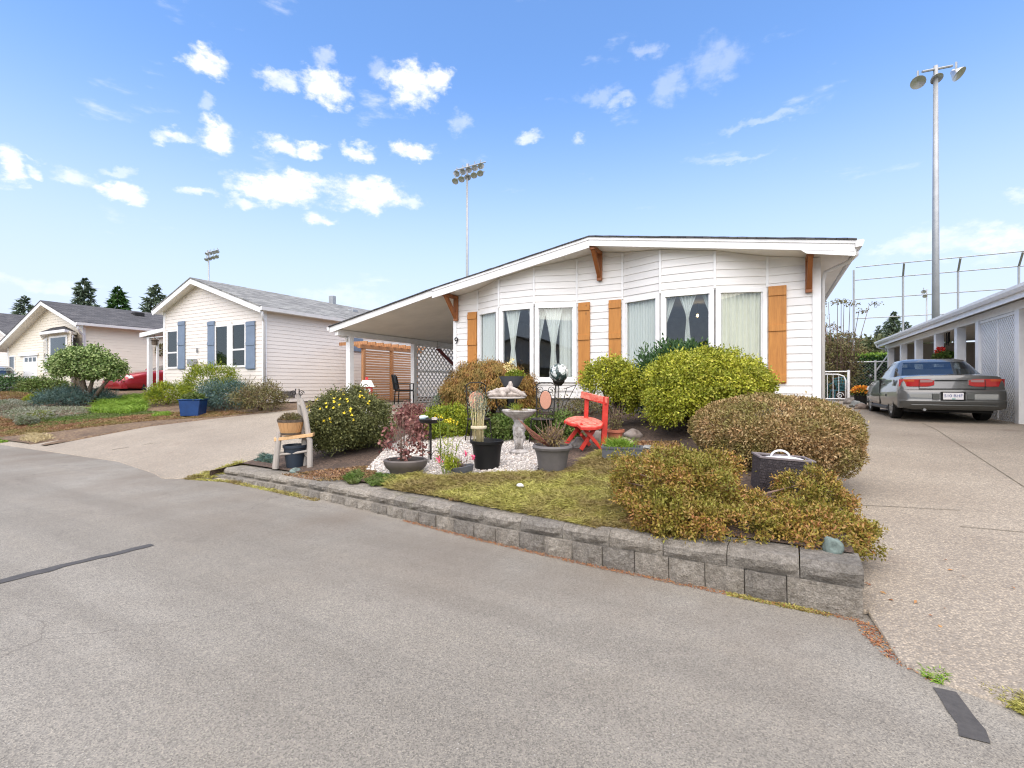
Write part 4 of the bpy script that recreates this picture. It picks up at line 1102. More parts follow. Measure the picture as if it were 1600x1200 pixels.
for i in range(3):
    A, B = P3[i], P3[i + 1]; j = MB(); planks(A, B, zb0, zb1, h3, M['siding3'], half=[], joined=j, course=.115, zbase=zb0); o = j.build('bay_wall', M['siding3'], h3)
    L = (B - A).length; t_ = (B - A) / L; n_ = Vector((t_.y, -t_.x)); p_ = lambda s: A + t_ * s
    bar2(p_(.10 * L), p_(.90 * L), 0, 0, .026, .05, n_, 1.85, 3.28).build('frame', M['white'], o)
    bar2(p_(.16 * L), p_(.84 * L), 0, 0, .051, .056, n_, 1.92, 3.21).build('pane', M['glass2'], o)
m = MB(); R3 = [Vector((by0 - .25, V3)), Vector((b0 + .02, bv - .25)), Vector((b1 + .05, bv - .25)), Vector((by1 + .25, V3))]
m.add([(p.x, p.y, 3.47) for p in R3] + [((by0 + by1) / 2 - .6, V3 - .02, 3.80), ((by0 + by1) / 2 + .6, V3 - .02, 3.80)], [(0, 1, 4), (1, 2, 5, 4), (2, 3, 5), (3, 2, 1, 0), (0, 4, 5, 3)]); m.build('bay_roof', M['roof3'], h3)
m = MB(); m.add([(p.x, p.y, 3.36) for p in R3] + [(p.x, p.y, 3.465) for p in R3], [(0, 1, 5, 4), (1, 2, 6, 5), (2, 3, 7, 6), (0, 3, 2, 1), (4, 5, 6, 7), (3, 0, 4, 7)]); m.build('bay_fascia', M['white'], h3)
MB().tube([(-24.15, 8.4, 3.68), (-24.15, 8.4, 3.55), (-24.35, 8.55, 3.4), (-24.42, 8.66, 3.3), (-24.42, 8.66, 1.2)], .045, 8).build('downspout', M['gutter'], h3, smooth=True)
k3 = (3.78 - 4.90) / (-24.1 + 27.5)
for u, v in ((-26.6, 11.5), (-26.0, 16.5), (-25.4, 17.5)): roof_vent(h3, u, v, (-27.5, 4.9), k3, .4, .12, M['roof3'])
wl = thing('wall_ornament', 'small dark flower ornament hanging on the pale yellow side wall above the red car', 'ornament', (-24.44, at_u(254, 547, -24.44).y, at_u(254, 547, -24.44).z))
leaf_crown('flowers', M['lf_olive'], wl, 400, (.14, .26, .26), (.05, 0, 0), .09, .05, lo=-1)
h4 = gable_house('grey-roofed house cut off by the left picture edge', -56, -45.2, 12.2, 22, 11.8, (-50.5, 6.6), (-44.7, 4.62), (-56.4, 4.6), 1.2, M['siding2'], M['roof3'])

# ------------------------------------------------------------------ cars
def sedan(name, label, loc, rz, paint, plate=None, group=None):
    T = thing(name, label, 'car', loc, rz, group)
    st = [(-2.40, .66, .40, .62, .0), (-2.385, .78, .33, .66, .0), (-2.35, .84, .28, .685, 0), (-2.33, .855, .26, .70, .0), (-2.315, .86, .26, .72, .0), (-2.29, .862, .26, .93, .01), (-2.24, .865, .26, .985, .02), (-2.05, .87, .25, 1.01, .03), (-1.6, .875, .22, 1.015, .03),
          (-1.0, .88, .19, .985, .03), (-.3, .885, .18, .965, .02), (.4, .885, .18, .955, .02), (1.0, .88, .19, .95, .04), (1.5, .875, .20, .885, .055), (1.95, .86, .22, .80, .05), (2.2, .83, .23, .72, .045), (2.32, .78, .25, .63, .03), (2.38, .70, .30, .55, .01), (2.40, .58, .36, .50, 0)]
    rows = []
    for y, hw, zb, zt, cr in st:
        d = zt - zb
        h = [(0, zb), (.78, zb), (.92, zb + .03), (.98, zb + .14 * d + .02), (1.0, zb + .42 * d), (.99, zb + .66 * d), (.965, zb + .84 * d), (.93, zt - .035), (.87, zt - .005), (.55, zt + cr * .75), (0, zt + cr)]
        h = [(a * hw, z) for a, z in h]
        rows.append([(x, y, z) for x, z in h] + [(-x, y, z) for x, z in reversed(h[1:-1])])
    m = MB(); n = len(rows[0])
    for r in rows: m.v += r
    for i in range(len(rows) - 1):
        for k in range(n): m.f.append((i * n + k, i * n + (k + 1) % n, (i + 1) * n + (k + 1) % n, (i + 1) * n + k))
    m.f.append(tuple(reversed(range(n)))); m.f.append(tuple((len(rows) - 1) * n + k for k in range(n)))
    body = m.build('body', paint, T, smooth='auto')
    cut = MB()
    for yy in (-1.33, 1.36):
        for s in (-1, 1): cut.tube([(s * .55, yy, .33), (s * 1.1, yy, .33)], .365, 28)
    co = cut.build('cutter', M['dark']); bm_ = body.modifiers.new('arch', 'BOOLEAN'); bm_.operation = 'DIFFERENCE'; bm_.object = co; bm_.solver = 'EXACT'
    dg = bpy.context.evaluated_depsgraph_get(); me = bpy.data.meshes.new_from_object(body.evaluated_get(dg))
    body.modifiers.clear(); body.data = me; bpy.data.objects.remove(co)
    me.polygons.foreach_set('use_smooth', [True] * len(me.polygons)); me.set_sharp_from_angle(angle=radians(35))
    # greenhouse
    lev = [(.945, -1.86, 1.12, .815), (.99, -1.80, 1.00, .80), (1.10, -1.58, .72, .755), (1.22, -1.34, .42, .70), (1.335, -1.12, .13, .64), (1.385, -1.0, -.04, .60), (1.42, -.85, -.2, .48), (1.43, -.7, -.35, .25)]
    NP = 72; pr = []
    for z, y0, y1, hw in lev:
        yc, hl = (y0 + y1) / 2, (y1 - y0) / 2; row = []
        for k in range(NP):
            a = 2 * pi * (k + .5) / NP; c_, s_ = cos(a), sin(a); e = 2 / 5.0
            row.append((hw * math.copysign(abs(c_) ** e, c_), yc + hl * math.copysign(abs(s_) ** e, s_), z))
        pr.append(row)
    parts = {'roof': MB(), 'rear_window': MB(), 'windscreen': MB(), 'side_l': MB(), 'side_r': MB(), 'rear_l': MB(), 'rear_r': MB()}
    for i in range(len(lev) - 1):
        for k in range(NP):
            q = [pr[i][k], pr[i][(k + 1) % NP], pr[i + 1][(k + 1) % NP], pr[i + 1][k]]
            cx = sum(p[0] for p in q) / 4; cy = sum(p[1] for p in q) / 4; ra = 2 * pi * (k + 1) / NP; xn = math.copysign(abs(cos(ra)) ** .4, cos(ra)); yn = math.copysign(abs(sin(ra)) ** .4, sin(ra))
            key = 'roof'
            if 1 <= i <= 3:
                if yn < -.84 and abs(xn) < .88: key = 'rear_window'
                elif yn > .84 and abs(xn) < .88: key = 'windscreen'
                elif abs(xn) > .86 and -.72 < yn < .74:
                    if abs(yn + .02) > .05: key = ('side_' if yn > 0 else 'rear_') + ('r' if xn > 0 else 'l')
            parts[key].add(q, [(0, 1, 2, 3)])
    def weld(mb, nm, mat):
        me_ = mb.mesh(nm, mat, 'auto', True); b = bmesh.new(); b.from_mesh(me_); bmesh.ops.remove_doubles(b, verts=b.verts, dist=.0005); bmesh.ops.recalc_face_normals(b, faces=b.faces)
        b.to_mesh(me_); b.free(); me_.polygons.foreach_set('use_smooth', [True] * len(me_.polygons)); return link(nm, me_, T)
    top = pr[-1]; parts['roof'].add(top, [tuple(range(NP))])
    weld(parts['roof'], 'roof', paint)
    for k_, nm in (('rear_window', 'rear_window'), ('windscreen', 'windscreen'), ('side_l', 'side_window'), ('side_r', 'side_window'), ('rear_l', 'side_window'), ('rear_r', 'side_window')): weld(parts[k_], nm, M['glass_dark'])
    for s in (-.38, .38):
        bx('seat', M['potslate'], T, s - .25, s + .25, -.25, .05, .9, 1.24, .04, 2)
    bx('rear_seat', M['potslate'], T, -.65, .65, -1.25, -1.05, .9, 1.17, .04, 2)
    # wheels
    for yy in (-1.33, 1.36):
        for s in (-1, 1):
            Rz = Matrix.Translation((s * .765, yy, .315)) @ Matrix.Rotation(s * pi / 2, 4, 'Y')
            ty = MB().lathe([(.20, -.09), (.29, -.10), (.312, -.075), (.315, 0), (.312, .075), (.29, .10), (.21, .095), (.205, .05), (.20, -.09)], 32); ty.v = [tuple(Rz @ Vector(v)) for v in ty.v]
            w_ = ty.build('wheel', M['rubber'], T, smooth='auto')
            ri = MB().lathe([(.208, .06), (.205, .088), (.19, .085), (.15, .06), (.05, .075), (0, .078)], 28)
            for k in range(8):
                a = k * pi / 4; ri.bar((.05 * cos(a), .05 * sin(a), .078), (.19 * cos(a), .19 * sin(a), .075), .035, .02, (0, 0, 1))
            ri.v = [tuple(Rz @ Vector(v)) for v in ri.v]; ri.build('rim', M['alloy'], w_, smooth='auto')
            cp = MB().lathe([(.0, -.085), (.20, -.085), (.205, .0)], 20); cp.v = [tuple(Rz @ Vector(v)) for v in cp.v]; cp.build('hub_back', M['dark'], w_)
    # bumpers
    b = MB(); prof = [(-2.405, .44), (-2.43, .50), (-2.435, .60), (-2.42, .675), (-2.36, .70)]
    outl = [(-.88, .10), (-.875, .045), (-.84, .012), (-.70, .0), (-.35, -.012), (0, -.016), (.35, -.012), (.70, 0), (.84, .012), (.875, .045), (.88, .10)]
    lowp = [(.0, .30), (-.03, .34), (-.045, .44), (-.05, .455), (-.036, .46), (-.03, .50), (-.03, .60), (-.01, .68), (.05, .70)]
    for x, dy in outl:
        for oy, z in lowp: b.v.append((x * (1.0 + .0 * oy), -2.38 + dy * (2.6 if abs(x) > .86 else 1) + oy * (1 if abs(x) < .86 else .4), z))
    for i in range(len(outl) - 1):
        for k in range(len(lowp) - 1): b.f.append((i * 9 + k, (i + 1) * 9 + k, (i + 1) * 9 + k + 1, i * 9 + k + 1))
    rb = b.build('rear_bumper', paint, T, smooth=True)
    bx('highlight_strip', paint, rb, -.70, .70, -2.45, -2.432, .350, .375, .006)  # raised strip added in place of the bright highlight along the lower lip
    fb = MB().add([(x * .93, -(y - .035) if False else 2.34 - dy_ * 2.2, z) for (x, dy_) in outl for (y, z) in ((0, .24), (0, .40), (0, .56))], [(i * 3 + k, (i + 1) * 3 + k, (i + 1) * 3 + k + 1, i * 3 + k + 1) for i in range(len(outl) - 1) for k in range(2)])
    fb.v = [(x, y + (.06 if z == .40 else .02), z) for x, y, z in fb.v]
    fb.build('front_bumper', paint, T, smooth='auto')
    # rear lights
    for s in (-1, 1):
        def slab(x0, x1, z0, z1, mat, nm, par, y=-2.318, yo=-2.26):
            xs = frange(x0, x1, .06); mb = MB()
            for x in xs:
                k = max(0, (x - .70) / .17); yy = y + .10 * k * k; zz = (z1 - z0) * .22 * max(0, (.40 - x) / .12) ** 2
                mb.v += [(s * x, yy, z0 + zz), (s * x, yy - .004, z1 - zz), (s * x, yo + .12 * k, z0 + zz), (s * x, yo + .12 * k, z1 - zz)]
            for i in range(len(xs) - 1):
                p = 4 * i; q = p + 4; mb.f += [(p, q, q + 1, p + 1), (p + 1, q + 1, q + 3, p + 3), (p, p + 2, q + 2, q)]
            mb.f += [(0, 1, 3, 2), (4 * len(xs) - 4, 4 * len(xs) - 2, 4 * len(xs) - 1, 4 * len(xs) - 3)]
            return mb.build(nm, mat, par, smooth='auto')
        tl = slab(.28, .868, .765, .925, TL['red'], 'tail_light', T)
        slab(.31, .52, .855, .912, TL['clear'], 'lens', tl, -2.324, -2.30); slab(.62, .80, .872, .916, TL['amber'], 'lens', tl, -2.324, -2.30)
        bx('light_gap', M['dark'], tl, min(s * .532, s * .540), max(s * .532, s * .540), -2.329, -2.31, .70, .905)
        hlx = MB().add([(s * .42, 2.275, .60), (s * .78, 2.13, .60), (s * .845, 1.95, .64), (s * .80, 1.98, .745), (s * .70, 2.12, .74), (s * .45, 2.23, .70)], [tuple(range(6))])
        me_ = hlx.mesh('headlight', TL['head']); bb = bmesh.new(); bb.from_mesh(me_); r_ = bmesh.ops.extrude_face_region(bb, geom=bb.faces[:]); bmesh.ops.translate(bb, vec=(s * .015, .05, .02), verts=[v for v in r_['geom'] if isinstance(v, bmesh.types.BMVert)]); bmesh.ops.recalc_face_normals(bb, faces=bb.faces); bb.to_mesh(me_); bb.free(); link('headlight', me_, T)
        mi = MB().lathe([(0, -.08), (.06, -.06), (.075, 0), (.06, .06), (0, .08)], 10); mi.v = [(s * .95 + y * .55, .72 + x * .5, 1.03 + z * .8) for x, y, z in [(v[0], v[2], v[1]) for v in mi.v]]; mi.build('wing_mirror', paint, T, smooth=True)
    bx('grille', M['dark'], T, -.36, .36, 2.33, 2.395, .50, .62, .01); bx('grille_bar', M['alloy'], T, -.30, .30, 2.396, 2.41, .55, .575)
    # plate, recess, lid seam
    rec = bx('plate_recess', M['dark'], T, -.20, .20, -2.442, -2.425, .475, .655)
    if plate:
        pl_ = bx('licence_plate', M['lid'], T, -.165, .165, -2.452, -2.4425, .488, .632, .002)
        text('plate_number', plate, .085, PB, pl_, Matrix.Translation((0, -2.4535, .565)) @ Matrix.Rotation(pi / 2, 4, 'X'), .0008)
        bx('plate_sticker', PG, pl_, -.02, .035, -2.4545, -2.4525, .495, .512)
    for s in (-1, 1): bx('bumper_pad', paint, rb, min(s * .22, s * .34), max(s * .22, s * .34), -2.442, -2.43, .49, .62, .006)
    bx('lid_seam', M['dark'], T, -.53, .53, -2.335, -2.32, .715, .722); bx('lid_crease', M['potslate'], T, -.27, .27, -2.327, -2.30, .905, .912)
    bx('underbody', M['dark'], T, -.70, .70, -2.2, 2.2, .20, .30); MB().tube([(-.45, -2.0, .27), (-.45, -2.36, .26)], .03, 8).build('exhaust', M['steel'], T)
    for s in (-1, 1): bx('sill', M['potslate'], T, min(s * .80, s * .885), max(s * .80, s * .885), -.95, .98, .20, .27, .01); bx('side_moulding', paint, T, min(s * .875, s * .897), max(s * .875, s * .897), -.92, .96, .52, .58, .005); bx('door_handle', paint, T, min(s * .86, s * .90), max(s * .86, s * .90), -.62, -.46, .80, .83, .008); bx('door_seam', M['dark'], T, min(s * .84, s * .889), max(s * .84, s * .889), -.155, -.147, .30, .93); bx('fuel_door', paint, T, min(s * .86, s * .884), max(s * .86, s * .884), -1.75, -1.60, .78, .92, .005)
    return T
TL = {}
for k_, c_, r_ in (('red', (.42, .012, .015), .12), ('amber', (.52, .075, .015), .12), ('clear', (.35, .20, .20), .12), ('head', (.55, .56, .56), .08)):
    TL[k_] = plain('light_' + k_, c_, r_, .05)
    TL[k_].node_tree.nodes['Principled BSDF'].inputs['Coat Weight'].default_value = .8
PB = plain('plate_blue', (.05, .08, .25), .5); PG = plain('plate_green', (.02, .30, .25), .5)
sedan('sedan_car', 'dark silver sedan parked nose-in on the right-hand drive, seen from behind', (3.40, 15.80, hgt(3.4, 15.8) - .005), 0, carpaint('paint_grey', (.085, .088, .085)), '510 BHF')
sedan('sedan_car', 'red sedan under the white awning between the two left bungalows', (-22.9, 11.35, .93), pi, carpaint('paint_red', (.33, .012, .02)))
g = at(-48, 600, 21.5); g = g + Vector((RT.x, RT.y, 0)) * 1.05; sedan('sedan_car', 'silver car cut off by the left picture edge in front of the pale yellow house', (g.x, g.y, .72), radians(75), carpaint('paint_silver', (.36, .37, .37)))

# ------------------------------------------------------------------ right-hand neighbour: carport, lattice, fence, gate
nb = thing('neighbour_carport', 'white open carport with square posts and gutter behind the silver sedan', 'carport', (0, 0, 0))
EU = 4.25
m = MB(); m.prism([(EU, 3.24), (13, 4.5), (13, 4.40), (EU, 3.14)], lambda p: (p[0], 6.0, p[1]), lambda p: (p[0], 27.2, p[1])); m.build('roof', M['roof2'], nb)
m = MB(); m.prism([(EU + .02, 3.135), (11, 3.3), (11, 3.28), (EU + .02, 3.11)], lambda p: (p[0], 6.1, p[1]), lambda p: (p[0], 27.0, p[1])); m.build('ceiling', M['soffit'], nb)
m = MB(); m.prism([(EU - .10, 3.26), (EU, 3.26), (EU, 3.13), (EU - .06, 3.13), (EU - .095, 3.20)], lambda p: (p[0], 6.0, p[1]), lambda p: (p[0], 27.1, p[1])); m.build('gutter', M['gutter'], nb)
bx('fascia', M['white'], nb, EU + .001, EU + .03, 6.05, 27.1, 3.02, 3.132)
bx('beam', M['white'], nb, 4.53, 4.67, 6.1, 27.0, 2.90, 3.08)
for v in (13.75, 15.95, 17.5, 19.4, 21.7, 23.9, 26.2): bx('post', M['white'], nb, 4.50, 4.70, v - .10, v + .10, .3, 2.899, .006)
j = MB(); planks((8.0, 27.0), (8.0, 7.0), .6, 3.2, nb, M['siding2'], half=[], joined=j, course=.16, zbase=.6); j.build('house_wall', M['siding2'], nb)
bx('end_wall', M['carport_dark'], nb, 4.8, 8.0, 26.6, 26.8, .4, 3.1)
for v in (16.5, 20.5): bx('door', M['soffit'], nb, 7.90, 7.955, v, v + .9, .65, 2.7)
MB().tube([(EU - .04, 26.9, 3.13), (EU - .02, 26.9, 3.02), (EU + .1, 26.8, 2.95), (4.52, 26.6, 2.9), (4.48, 26.55, 2.8)], .035, 8).build('downspout', M['gutter'], nb, smooth=True)
lp = thing('lattice_screen', 'tall white fine lattice panel beside the silver sedan', 'screen', (0, 0, 0))
lattice_strips((4.56, 13.85, 0), Vector((0, 1, 0)), 2.0, .50, 2.86, .105, .045, .006, M['white'], lp, joined=True, nrm=Vector((1, 0, 0)))
for z in (.49, 2.86): bx('rail', M['white'], lp, 4.53, 4.59, 13.852, 15.848, z - .03, z + .03)
bx('stile', M['white'], lp, 4.535, 4.59, 14.82, 14.86, .53, 2.82)
p = at(1476, 556, 14.6)
hb = thing('hanging_basket', 'hanging basket with red flowers between the white carport posts', 'basket', (p.x, p.y, p.z - .1))
MB().lathe([(.05, -.14), (.15, -.06), (.20, .06), (.18, .06), (.1, -.02), (0, -.03)], 16).build('bowl', M['bark'], hb, smooth=True)
leaf_crown('foliage', M['lf_mid'], hb, 700, (.24, .24, .13), (0, 0, .08), .09, .05, lo=-.5); leaf_crown('flowers', M['lf_redfl'], hb, 90, (.10, .10, .09), (-.10, 0, .24), .08, .07, lo=-.8)
MB().tube([(0, 0, .1), (0, 0, 3.10 - p.z + .1)], .005, 5).build('cord', M['iron'], hb)
p = at(1481, 523, 14.6); wc = thing('wind_chime', 'dark wind chime hanging from the neighbour carport ceiling', 'wind chime', (p.x, p.y, p.z))
for i in range(5): MB().tube([(.04 * cos(i * 1.256), .04 * sin(i * 1.256), -.22 - .03 * i), (.04 * cos(i * 1.256), .04 * sin(i * 1.256), .08)], .012, 6).build('chime', M['iron'], wc)
MB().lathe([(0, .08), (.07, .085), (.05, .12), (0, .13)], 10).build('cap', M['iron'], wc); MB().tube([(0, 0, .12), (0, 0, 3.12 - p.z)], .005, 5).build('cord', M['iron'], wc)

# gate with scrolls and the chair behind it
ga = thing('garden_gate', 'white arched metal gate beside the far right corner of the white home', 'gate', (0, 0, 0))
g0, g1, gv = at_v(1270, 600, 24.0).x, at_v(1326, 600, 24.0).x, 24.0
gb = hgt(2.4, 24) + .02
MB().tube([(g1, gv, gb - .1), (g1, gv, gb + 1.28)], .05, 10).build('post', M['white'], ga); MB().tube([(g1 - .10, gv, gb + .06), (g1 - .10, gv, gb + .85), (g1 - .16, gv, gb + 1.02), (g1 - .35, gv, gb + 1.10), (g0, gv, gb + 1.12)], .028, 8).build('frame', M['white'], ga, smooth=True)
MB().tube([(g0, gv, gb + .08), (g1 - .1, gv, gb + .08)], .028, 8).build('frame', M['white'], ga); MB().tube([(g0, gv, gb + 1.22), (g1 - .06, gv, gb + 1.22)], .025, 8).build('top_rail', M['white'], ga)
for i in range(6):
    x = g0 + .12 + i * .2
    if x < g1 - .15: MB().tube([(x, gv, gb + .1), (x, gv, gb + 1.1)], .012, 6).build('bar', M['white'], ga)
def scroll(c, r, turns, ax, az, start=0.0, n=26):
    return [Vector(c) + ax * (r * (1 - .8 * i / n) * cos(start + turns * 2 * pi * i / n)) + az * (r * (1 - .8 * i / n) * sin(start + turns * 2 * pi * i / n)) for i in range(n + 1)]
for x, z in ((g1 - .30, .22),): MB().tube(scroll((x, gv, gb + z), .14, 1.4, Vector((1, 0, 0)), Vector((0, 0, 1))), .012, 6).build('scroll', M['white'], ga)
teal = plain('teal_iron', (.05, .17, .19), .5)
ic = thing('iron_chair', 'teal filigree garden chair behind the white gate', 'chair', (at_v(1309, 600, 24.7).x, 24.7, hgt(2.5, 24)), radians(200))
for sx in (-.24, .24):
    for sy in (-.22, .22): MB().tube([(sx * .8, sy * .8, .45), (sx, sy, 0)], .02, 7).build('leg', teal, ic)
MB().lathe([(0, .43), (.26, .43), (.27, .45), (.26, .47), (0, .47)], 20).build('seat', teal, ic)
bk = MB()
for i in range(7):
    a = (i - 3) * .35; bk.tube([(sin(a) * .12, .20, .47), (sin(a) * .30, .27, .80), (sin(a) * .34, .30, 1.0 - .04 * abs(i - 3))], .022, 6)
for z, r in ((.6, .2), (.75, .28), (.88, .31), (1.0, .33)): bk.tube([(r * sin(t * .35), .22 + (z - .47) * .17, z - .02 * abs(t)) for t in range(-3, 4)], .02, 6)
bk.build('backrest', teal, ic, smooth=True)
for s in (-1, 1): MB().tube([(s * .3, .26, .78), (s * .33, 0, .70), (s * .28, -.2, .68), (s * .26, -.2, .45)], .02, 6).build('armrest', teal, ic, smooth=True)
sp = thing('screen_post', 'narrow white framed panel standing just behind the right front corner of the home', 'panel', (0, 0, 0))
q0 = at_v(1280.5, 560, 16.5); q1 = at_v(1287, 560, 16.5)
bx('frame', M['white'], sp, q1.x - .06, q1.x, 16.47, 16.53, .5, 2.75); bx('panel', M['potslate'], sp, q0.x - .3, q1.x - .062, 16.49, 16.51, .7, 2.7)
pt = gp(1352, 634, hgt)
pf = thing('flower_tub', 'black tub of orange flowers in front of the silver sedan', 'planter', (pt.x - .12, pt.y, pt.z))
MB().lathe([(.16, 0), (.22, .40), (.24, .40), (.24, .44), (.21, .44), (.20, .38), (0, .38)], 20).build('tub', M['black'], pf, smooth='auto')
leaf_crown('foliage', M['lf_mid'], pf, 500, (.26, .26, .14), (0, 0, .46), .08, .05); leaf_crown('flowers', M['lf_orange'], pf, 500, (.27, .27, .17), (0, 0, .50), .06, .06, rand=.4)
# rocks of the right-hand rockery
def rock(name, label, loc, s, mat, seed, group=None, cat='rock', parent=None):
    b = bmesh.new(); bmesh.ops.create_icosphere(b, subdivisions=3, radius=1)
    for v in b.verts:
        d = v.co.normalized(); k = .85 + .35 * mnoise.noise(d * 1.3 + Vector((seed, seed * 2.1, 0))) + .12 * mnoise.noise(d * 4 + Vector((seed, 0, 3)))
        k = min(k, .95 + .1 * mnoise.noise(d * .9 + Vector((0, seed, 0)))); v.co = Vector((d.x * s[0], d.y * s[1], d.z * s[2])) * k
    me = bpy.data.meshes.new(name); b.to_mesh(me); b.free(); me.materials.append(mat); me.polygons.foreach_set('use_smooth', [True] * len(me.polygons)); me.set_sharp_from_angle(angle=radians(50))
    o = link(name, me, parent, (loc[0], loc[1], loc[2] + s[2] * .35), (0, 0, seed * 1.7))
    if parent is None: tag(o, label, cat, group)
    return o
BLAB = ['boulder nearest the white gate post in the low rockery', 'middle boulder at the front of the rockery by the gate', 'small boulder of the rockery nearest the silver sedan front wheel', 'rear boulder of the rockery beside the gate post', 'rear boulder of the rockery beside the orange flower tub']
for i, (px, py, r) in enumerate(((1330, 632, .30), (1339, 637, .28), (1346, 640, .22), (1334, 625, .35), (1345, 622, .3))):
    q = gp(px, py, hgt); rock('boulder', BLAB[i], q, (r, r * .8, r * .7), M['rock'], 3.3 + i, 'rockery boulders by the gate')

# hedge and chain link fence
hd = thing('clipped_hedge', 'long clipped dark green hedge behind the chain link fence', 'hedge', (0, 0, 0))
nH = 26000; fx = rng.uniform(0.4, 12, nH); face = rng.random(nH)
Pp = np.empty((nH, 3)); Oo = np.empty((nH, 3)); top_ = face < .35
Pp[:, 0] = fx; Pp[:, 1] = np.where(top_, rng.uniform(28.2, 29.6, nH), 28.2 + rng.uniform(-.03, .22, nH)); Pp[:, 2] = np.where(top_, 2.62 + rng.uniform(-.12, .06, nH), rng.uniform(.5, 2.62, nH)); Oo[:] = np.where(top_[:, None], np.array([[0, 0, 1.]]), np.array([[0, -1., 0]]))
link('foliage', leaf_mesh('foliage', Pp, unit(Oo + rdir(nH) * .9), unit(Oo + rdir(nH) * .6), .13 * rng.uniform(.6, 1.3, nH), .075, M['lf_hedge']), hd)
nt_ = 5000; Pp = np.stack([rng.uniform(.4, 12, nt_), rng.uniform(28.2, 29.6, nt_), rng.uniform(2.58, 2.8, nt_)], 1)
link('top_leaves', leaf_mesh('top_leaves', Pp, unit(np.array([[0, 0, 1.]]) + rdir(nt_) * .7), rdir(nt_), .13, .06, M['lf_grass']), hd)  # brighter green leaves along the hedge top
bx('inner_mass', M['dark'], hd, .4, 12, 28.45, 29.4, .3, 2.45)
cf = thing('chain_link_fence', 'waist-high galvanised chain link fence in front of the clipped hedge', 'fence', (0, 0, 0))
for z in (2.38,): MB().tube([(1.2, 27.4, z), (12, 27.4, z)], .03, 8).build('rail', M['gutter'], cf)
for u in (1.4, 4.25, 7.2): MB().tube([(u, 27.4, .3), (u, 27.4, 2.45)], .04, 8).build('post', M['gutter'], cf)
lattice_strips((1.2, 27.42, 0), Vector((1, 0, 0)), 6.5, .6, 2.36, .13, .008, .006, M['steel'], cf, joined=True, nrm=Vector((0, 1, 0)))
MB().tube([(4.25, 27.4, 1.9), (4.9, 27.4, 3.0)], .03, 6).build('brace', M['gutter'], cf)

# ball field backstop
bs = thing('backstop_fence', 'tall galvanised ball field backstop of posts and rails beyond the right-hand roofs', 'fence', (0, 0, 0))
VB = 40.0
xs_ = [at_v(px, 450, VB).x for px in (1334, 1411, 1497, 1592)]; xs_ += [xs_[-1] + 2.9 * i for i in (1, 2, 3)]
z2 = at_v(1334, 438, VB).z; z1 = at_v(1334, 422, VB).z; z3 = at_v(1334, 468, VB).z; z4 = at_v(1334, 498, VB).z
for i, x in enumerate(xs_): MB().tube([(x, VB, .3), (x, VB, z2)] + ([(x - .12, VB - .9, z1 - .05)] if i else [(x, VB, z1)]), .06, 8).build('post', M['steel'], bs)
for z, v in ((z1, VB - .9), (z2, VB), (z3, VB), (z4, VB)): MB().tube([(xs_[0], v, z), (xs_[-1], v, z)], .035, 6).build('rail', M['steel'], bs)
for z in (2.8,): MB().tube([(xs_[0], VB, z), (xs_[-1], VB, z)], .035, 6).build('rail', M['steel'], bs)

# flood light poles
def flood_pole(label, px, top, d, r, rows, bars, base=.4):
    p = at(px, top, d); T = thing('flood_light_pole', label, 'light pole', (p.x, p.y, base), 0, 'ball field flood light poles')
    H_ = p.z - base
    MB().tube([(0, 0, 0), (0, 0, H_ * .5), (0, 0, H_)], [r * 1.35, r * 1.1, r * .75], 12).build('pole', M['steel'], T, smooth=True)
    s = d / FPX
    for (x0, y0, x1, y1) in bars: MB().tube([((x0 - px) * s * cos(YAW), (x0 - px) * s * sin(YAW), H_ - (y0 - top) * s), ((x1 - px) * s * cos(YAW), (x1 - px) * s * sin(YAW), H_ - (y1 - top) * s)], r * .45, 6).build('crossbar', M['steel'], T)
    for (x, y, sz, tilt) in rows:
        c = Vector(((x - px) * s * cos(YAW), (x - px) * s * sin(YAW), H_ - (y - top) * s)); q = sz * s
        mb = MB().lathe([(.0, .75), (.35, .7), (.5, .35), (.62, .2), (1.0, -.35), (1.05, -.55), (.95, -.5), (.0, -.1)], 14); R_ = Matrix.Translation(c) @ Matrix.Rotation(YAW, 4, 'Z') @ Matrix.Rotation(tilt, 4, 'Y') @ Matrix.Rotation(radians(-35), 4, 'X') @ Matrix.Scale(q, 4)
        mb.v = [tuple(R_ @ Vector(v)) for v in mb.v]; L_ = mb.build('lamp', M['alloy'], T, smooth='auto')
        MB().tube([c, c + Vector((0, .0, q * 1.7))], q * .16, 5).build('lamp_arm', M['steel'], L_)
    return T
flood_pole('tall grey pole with three flood lights at the upper right', 1462, 103, 24, .13, [(1434, 127, 9.5, .5), (1462, 121, 8, .1), (1494, 114, 10, -.5)], [(1441, 112, 1488, 103)])
r1 = [(714 + i * 9.3, 270 - i * 3.0, 5, .3 - .12 * i) for i in range(5)] + [(712 + i * 9.5, 282 - i * 3.1, 5, .3 - .12 * i) for i in range(5)]
flood_pole('tall pole with two rows of flood lights rising behind the carport roof', 730, 256, 50, .13, r1, [(711, 266, 759, 253), (710, 281, 757, 268)])
r2 = [(324 + i * 5.2, 396 - i * 1.2, 3.0, .2 - .2 * i) for i in range(4)] + [(323 + i * 5.2, 405 - i * 1.5, 3.0, .2 - .2 * i) for i in range(4)]
flood_pole('distant flood light pole behind the cream bungalow roof', 326, 391, 85, .14, r2, [(322, 396, 342, 390), (322, 405, 342, 399)])
flood_pole('small distant twin flood light pole beside the tall right-hand pole', 1448, 452, 105, .16, [(1443, 455, 3.2, .6), (1445, 462, 3.0, .5)], [(1442, 455, 1450, 453)])

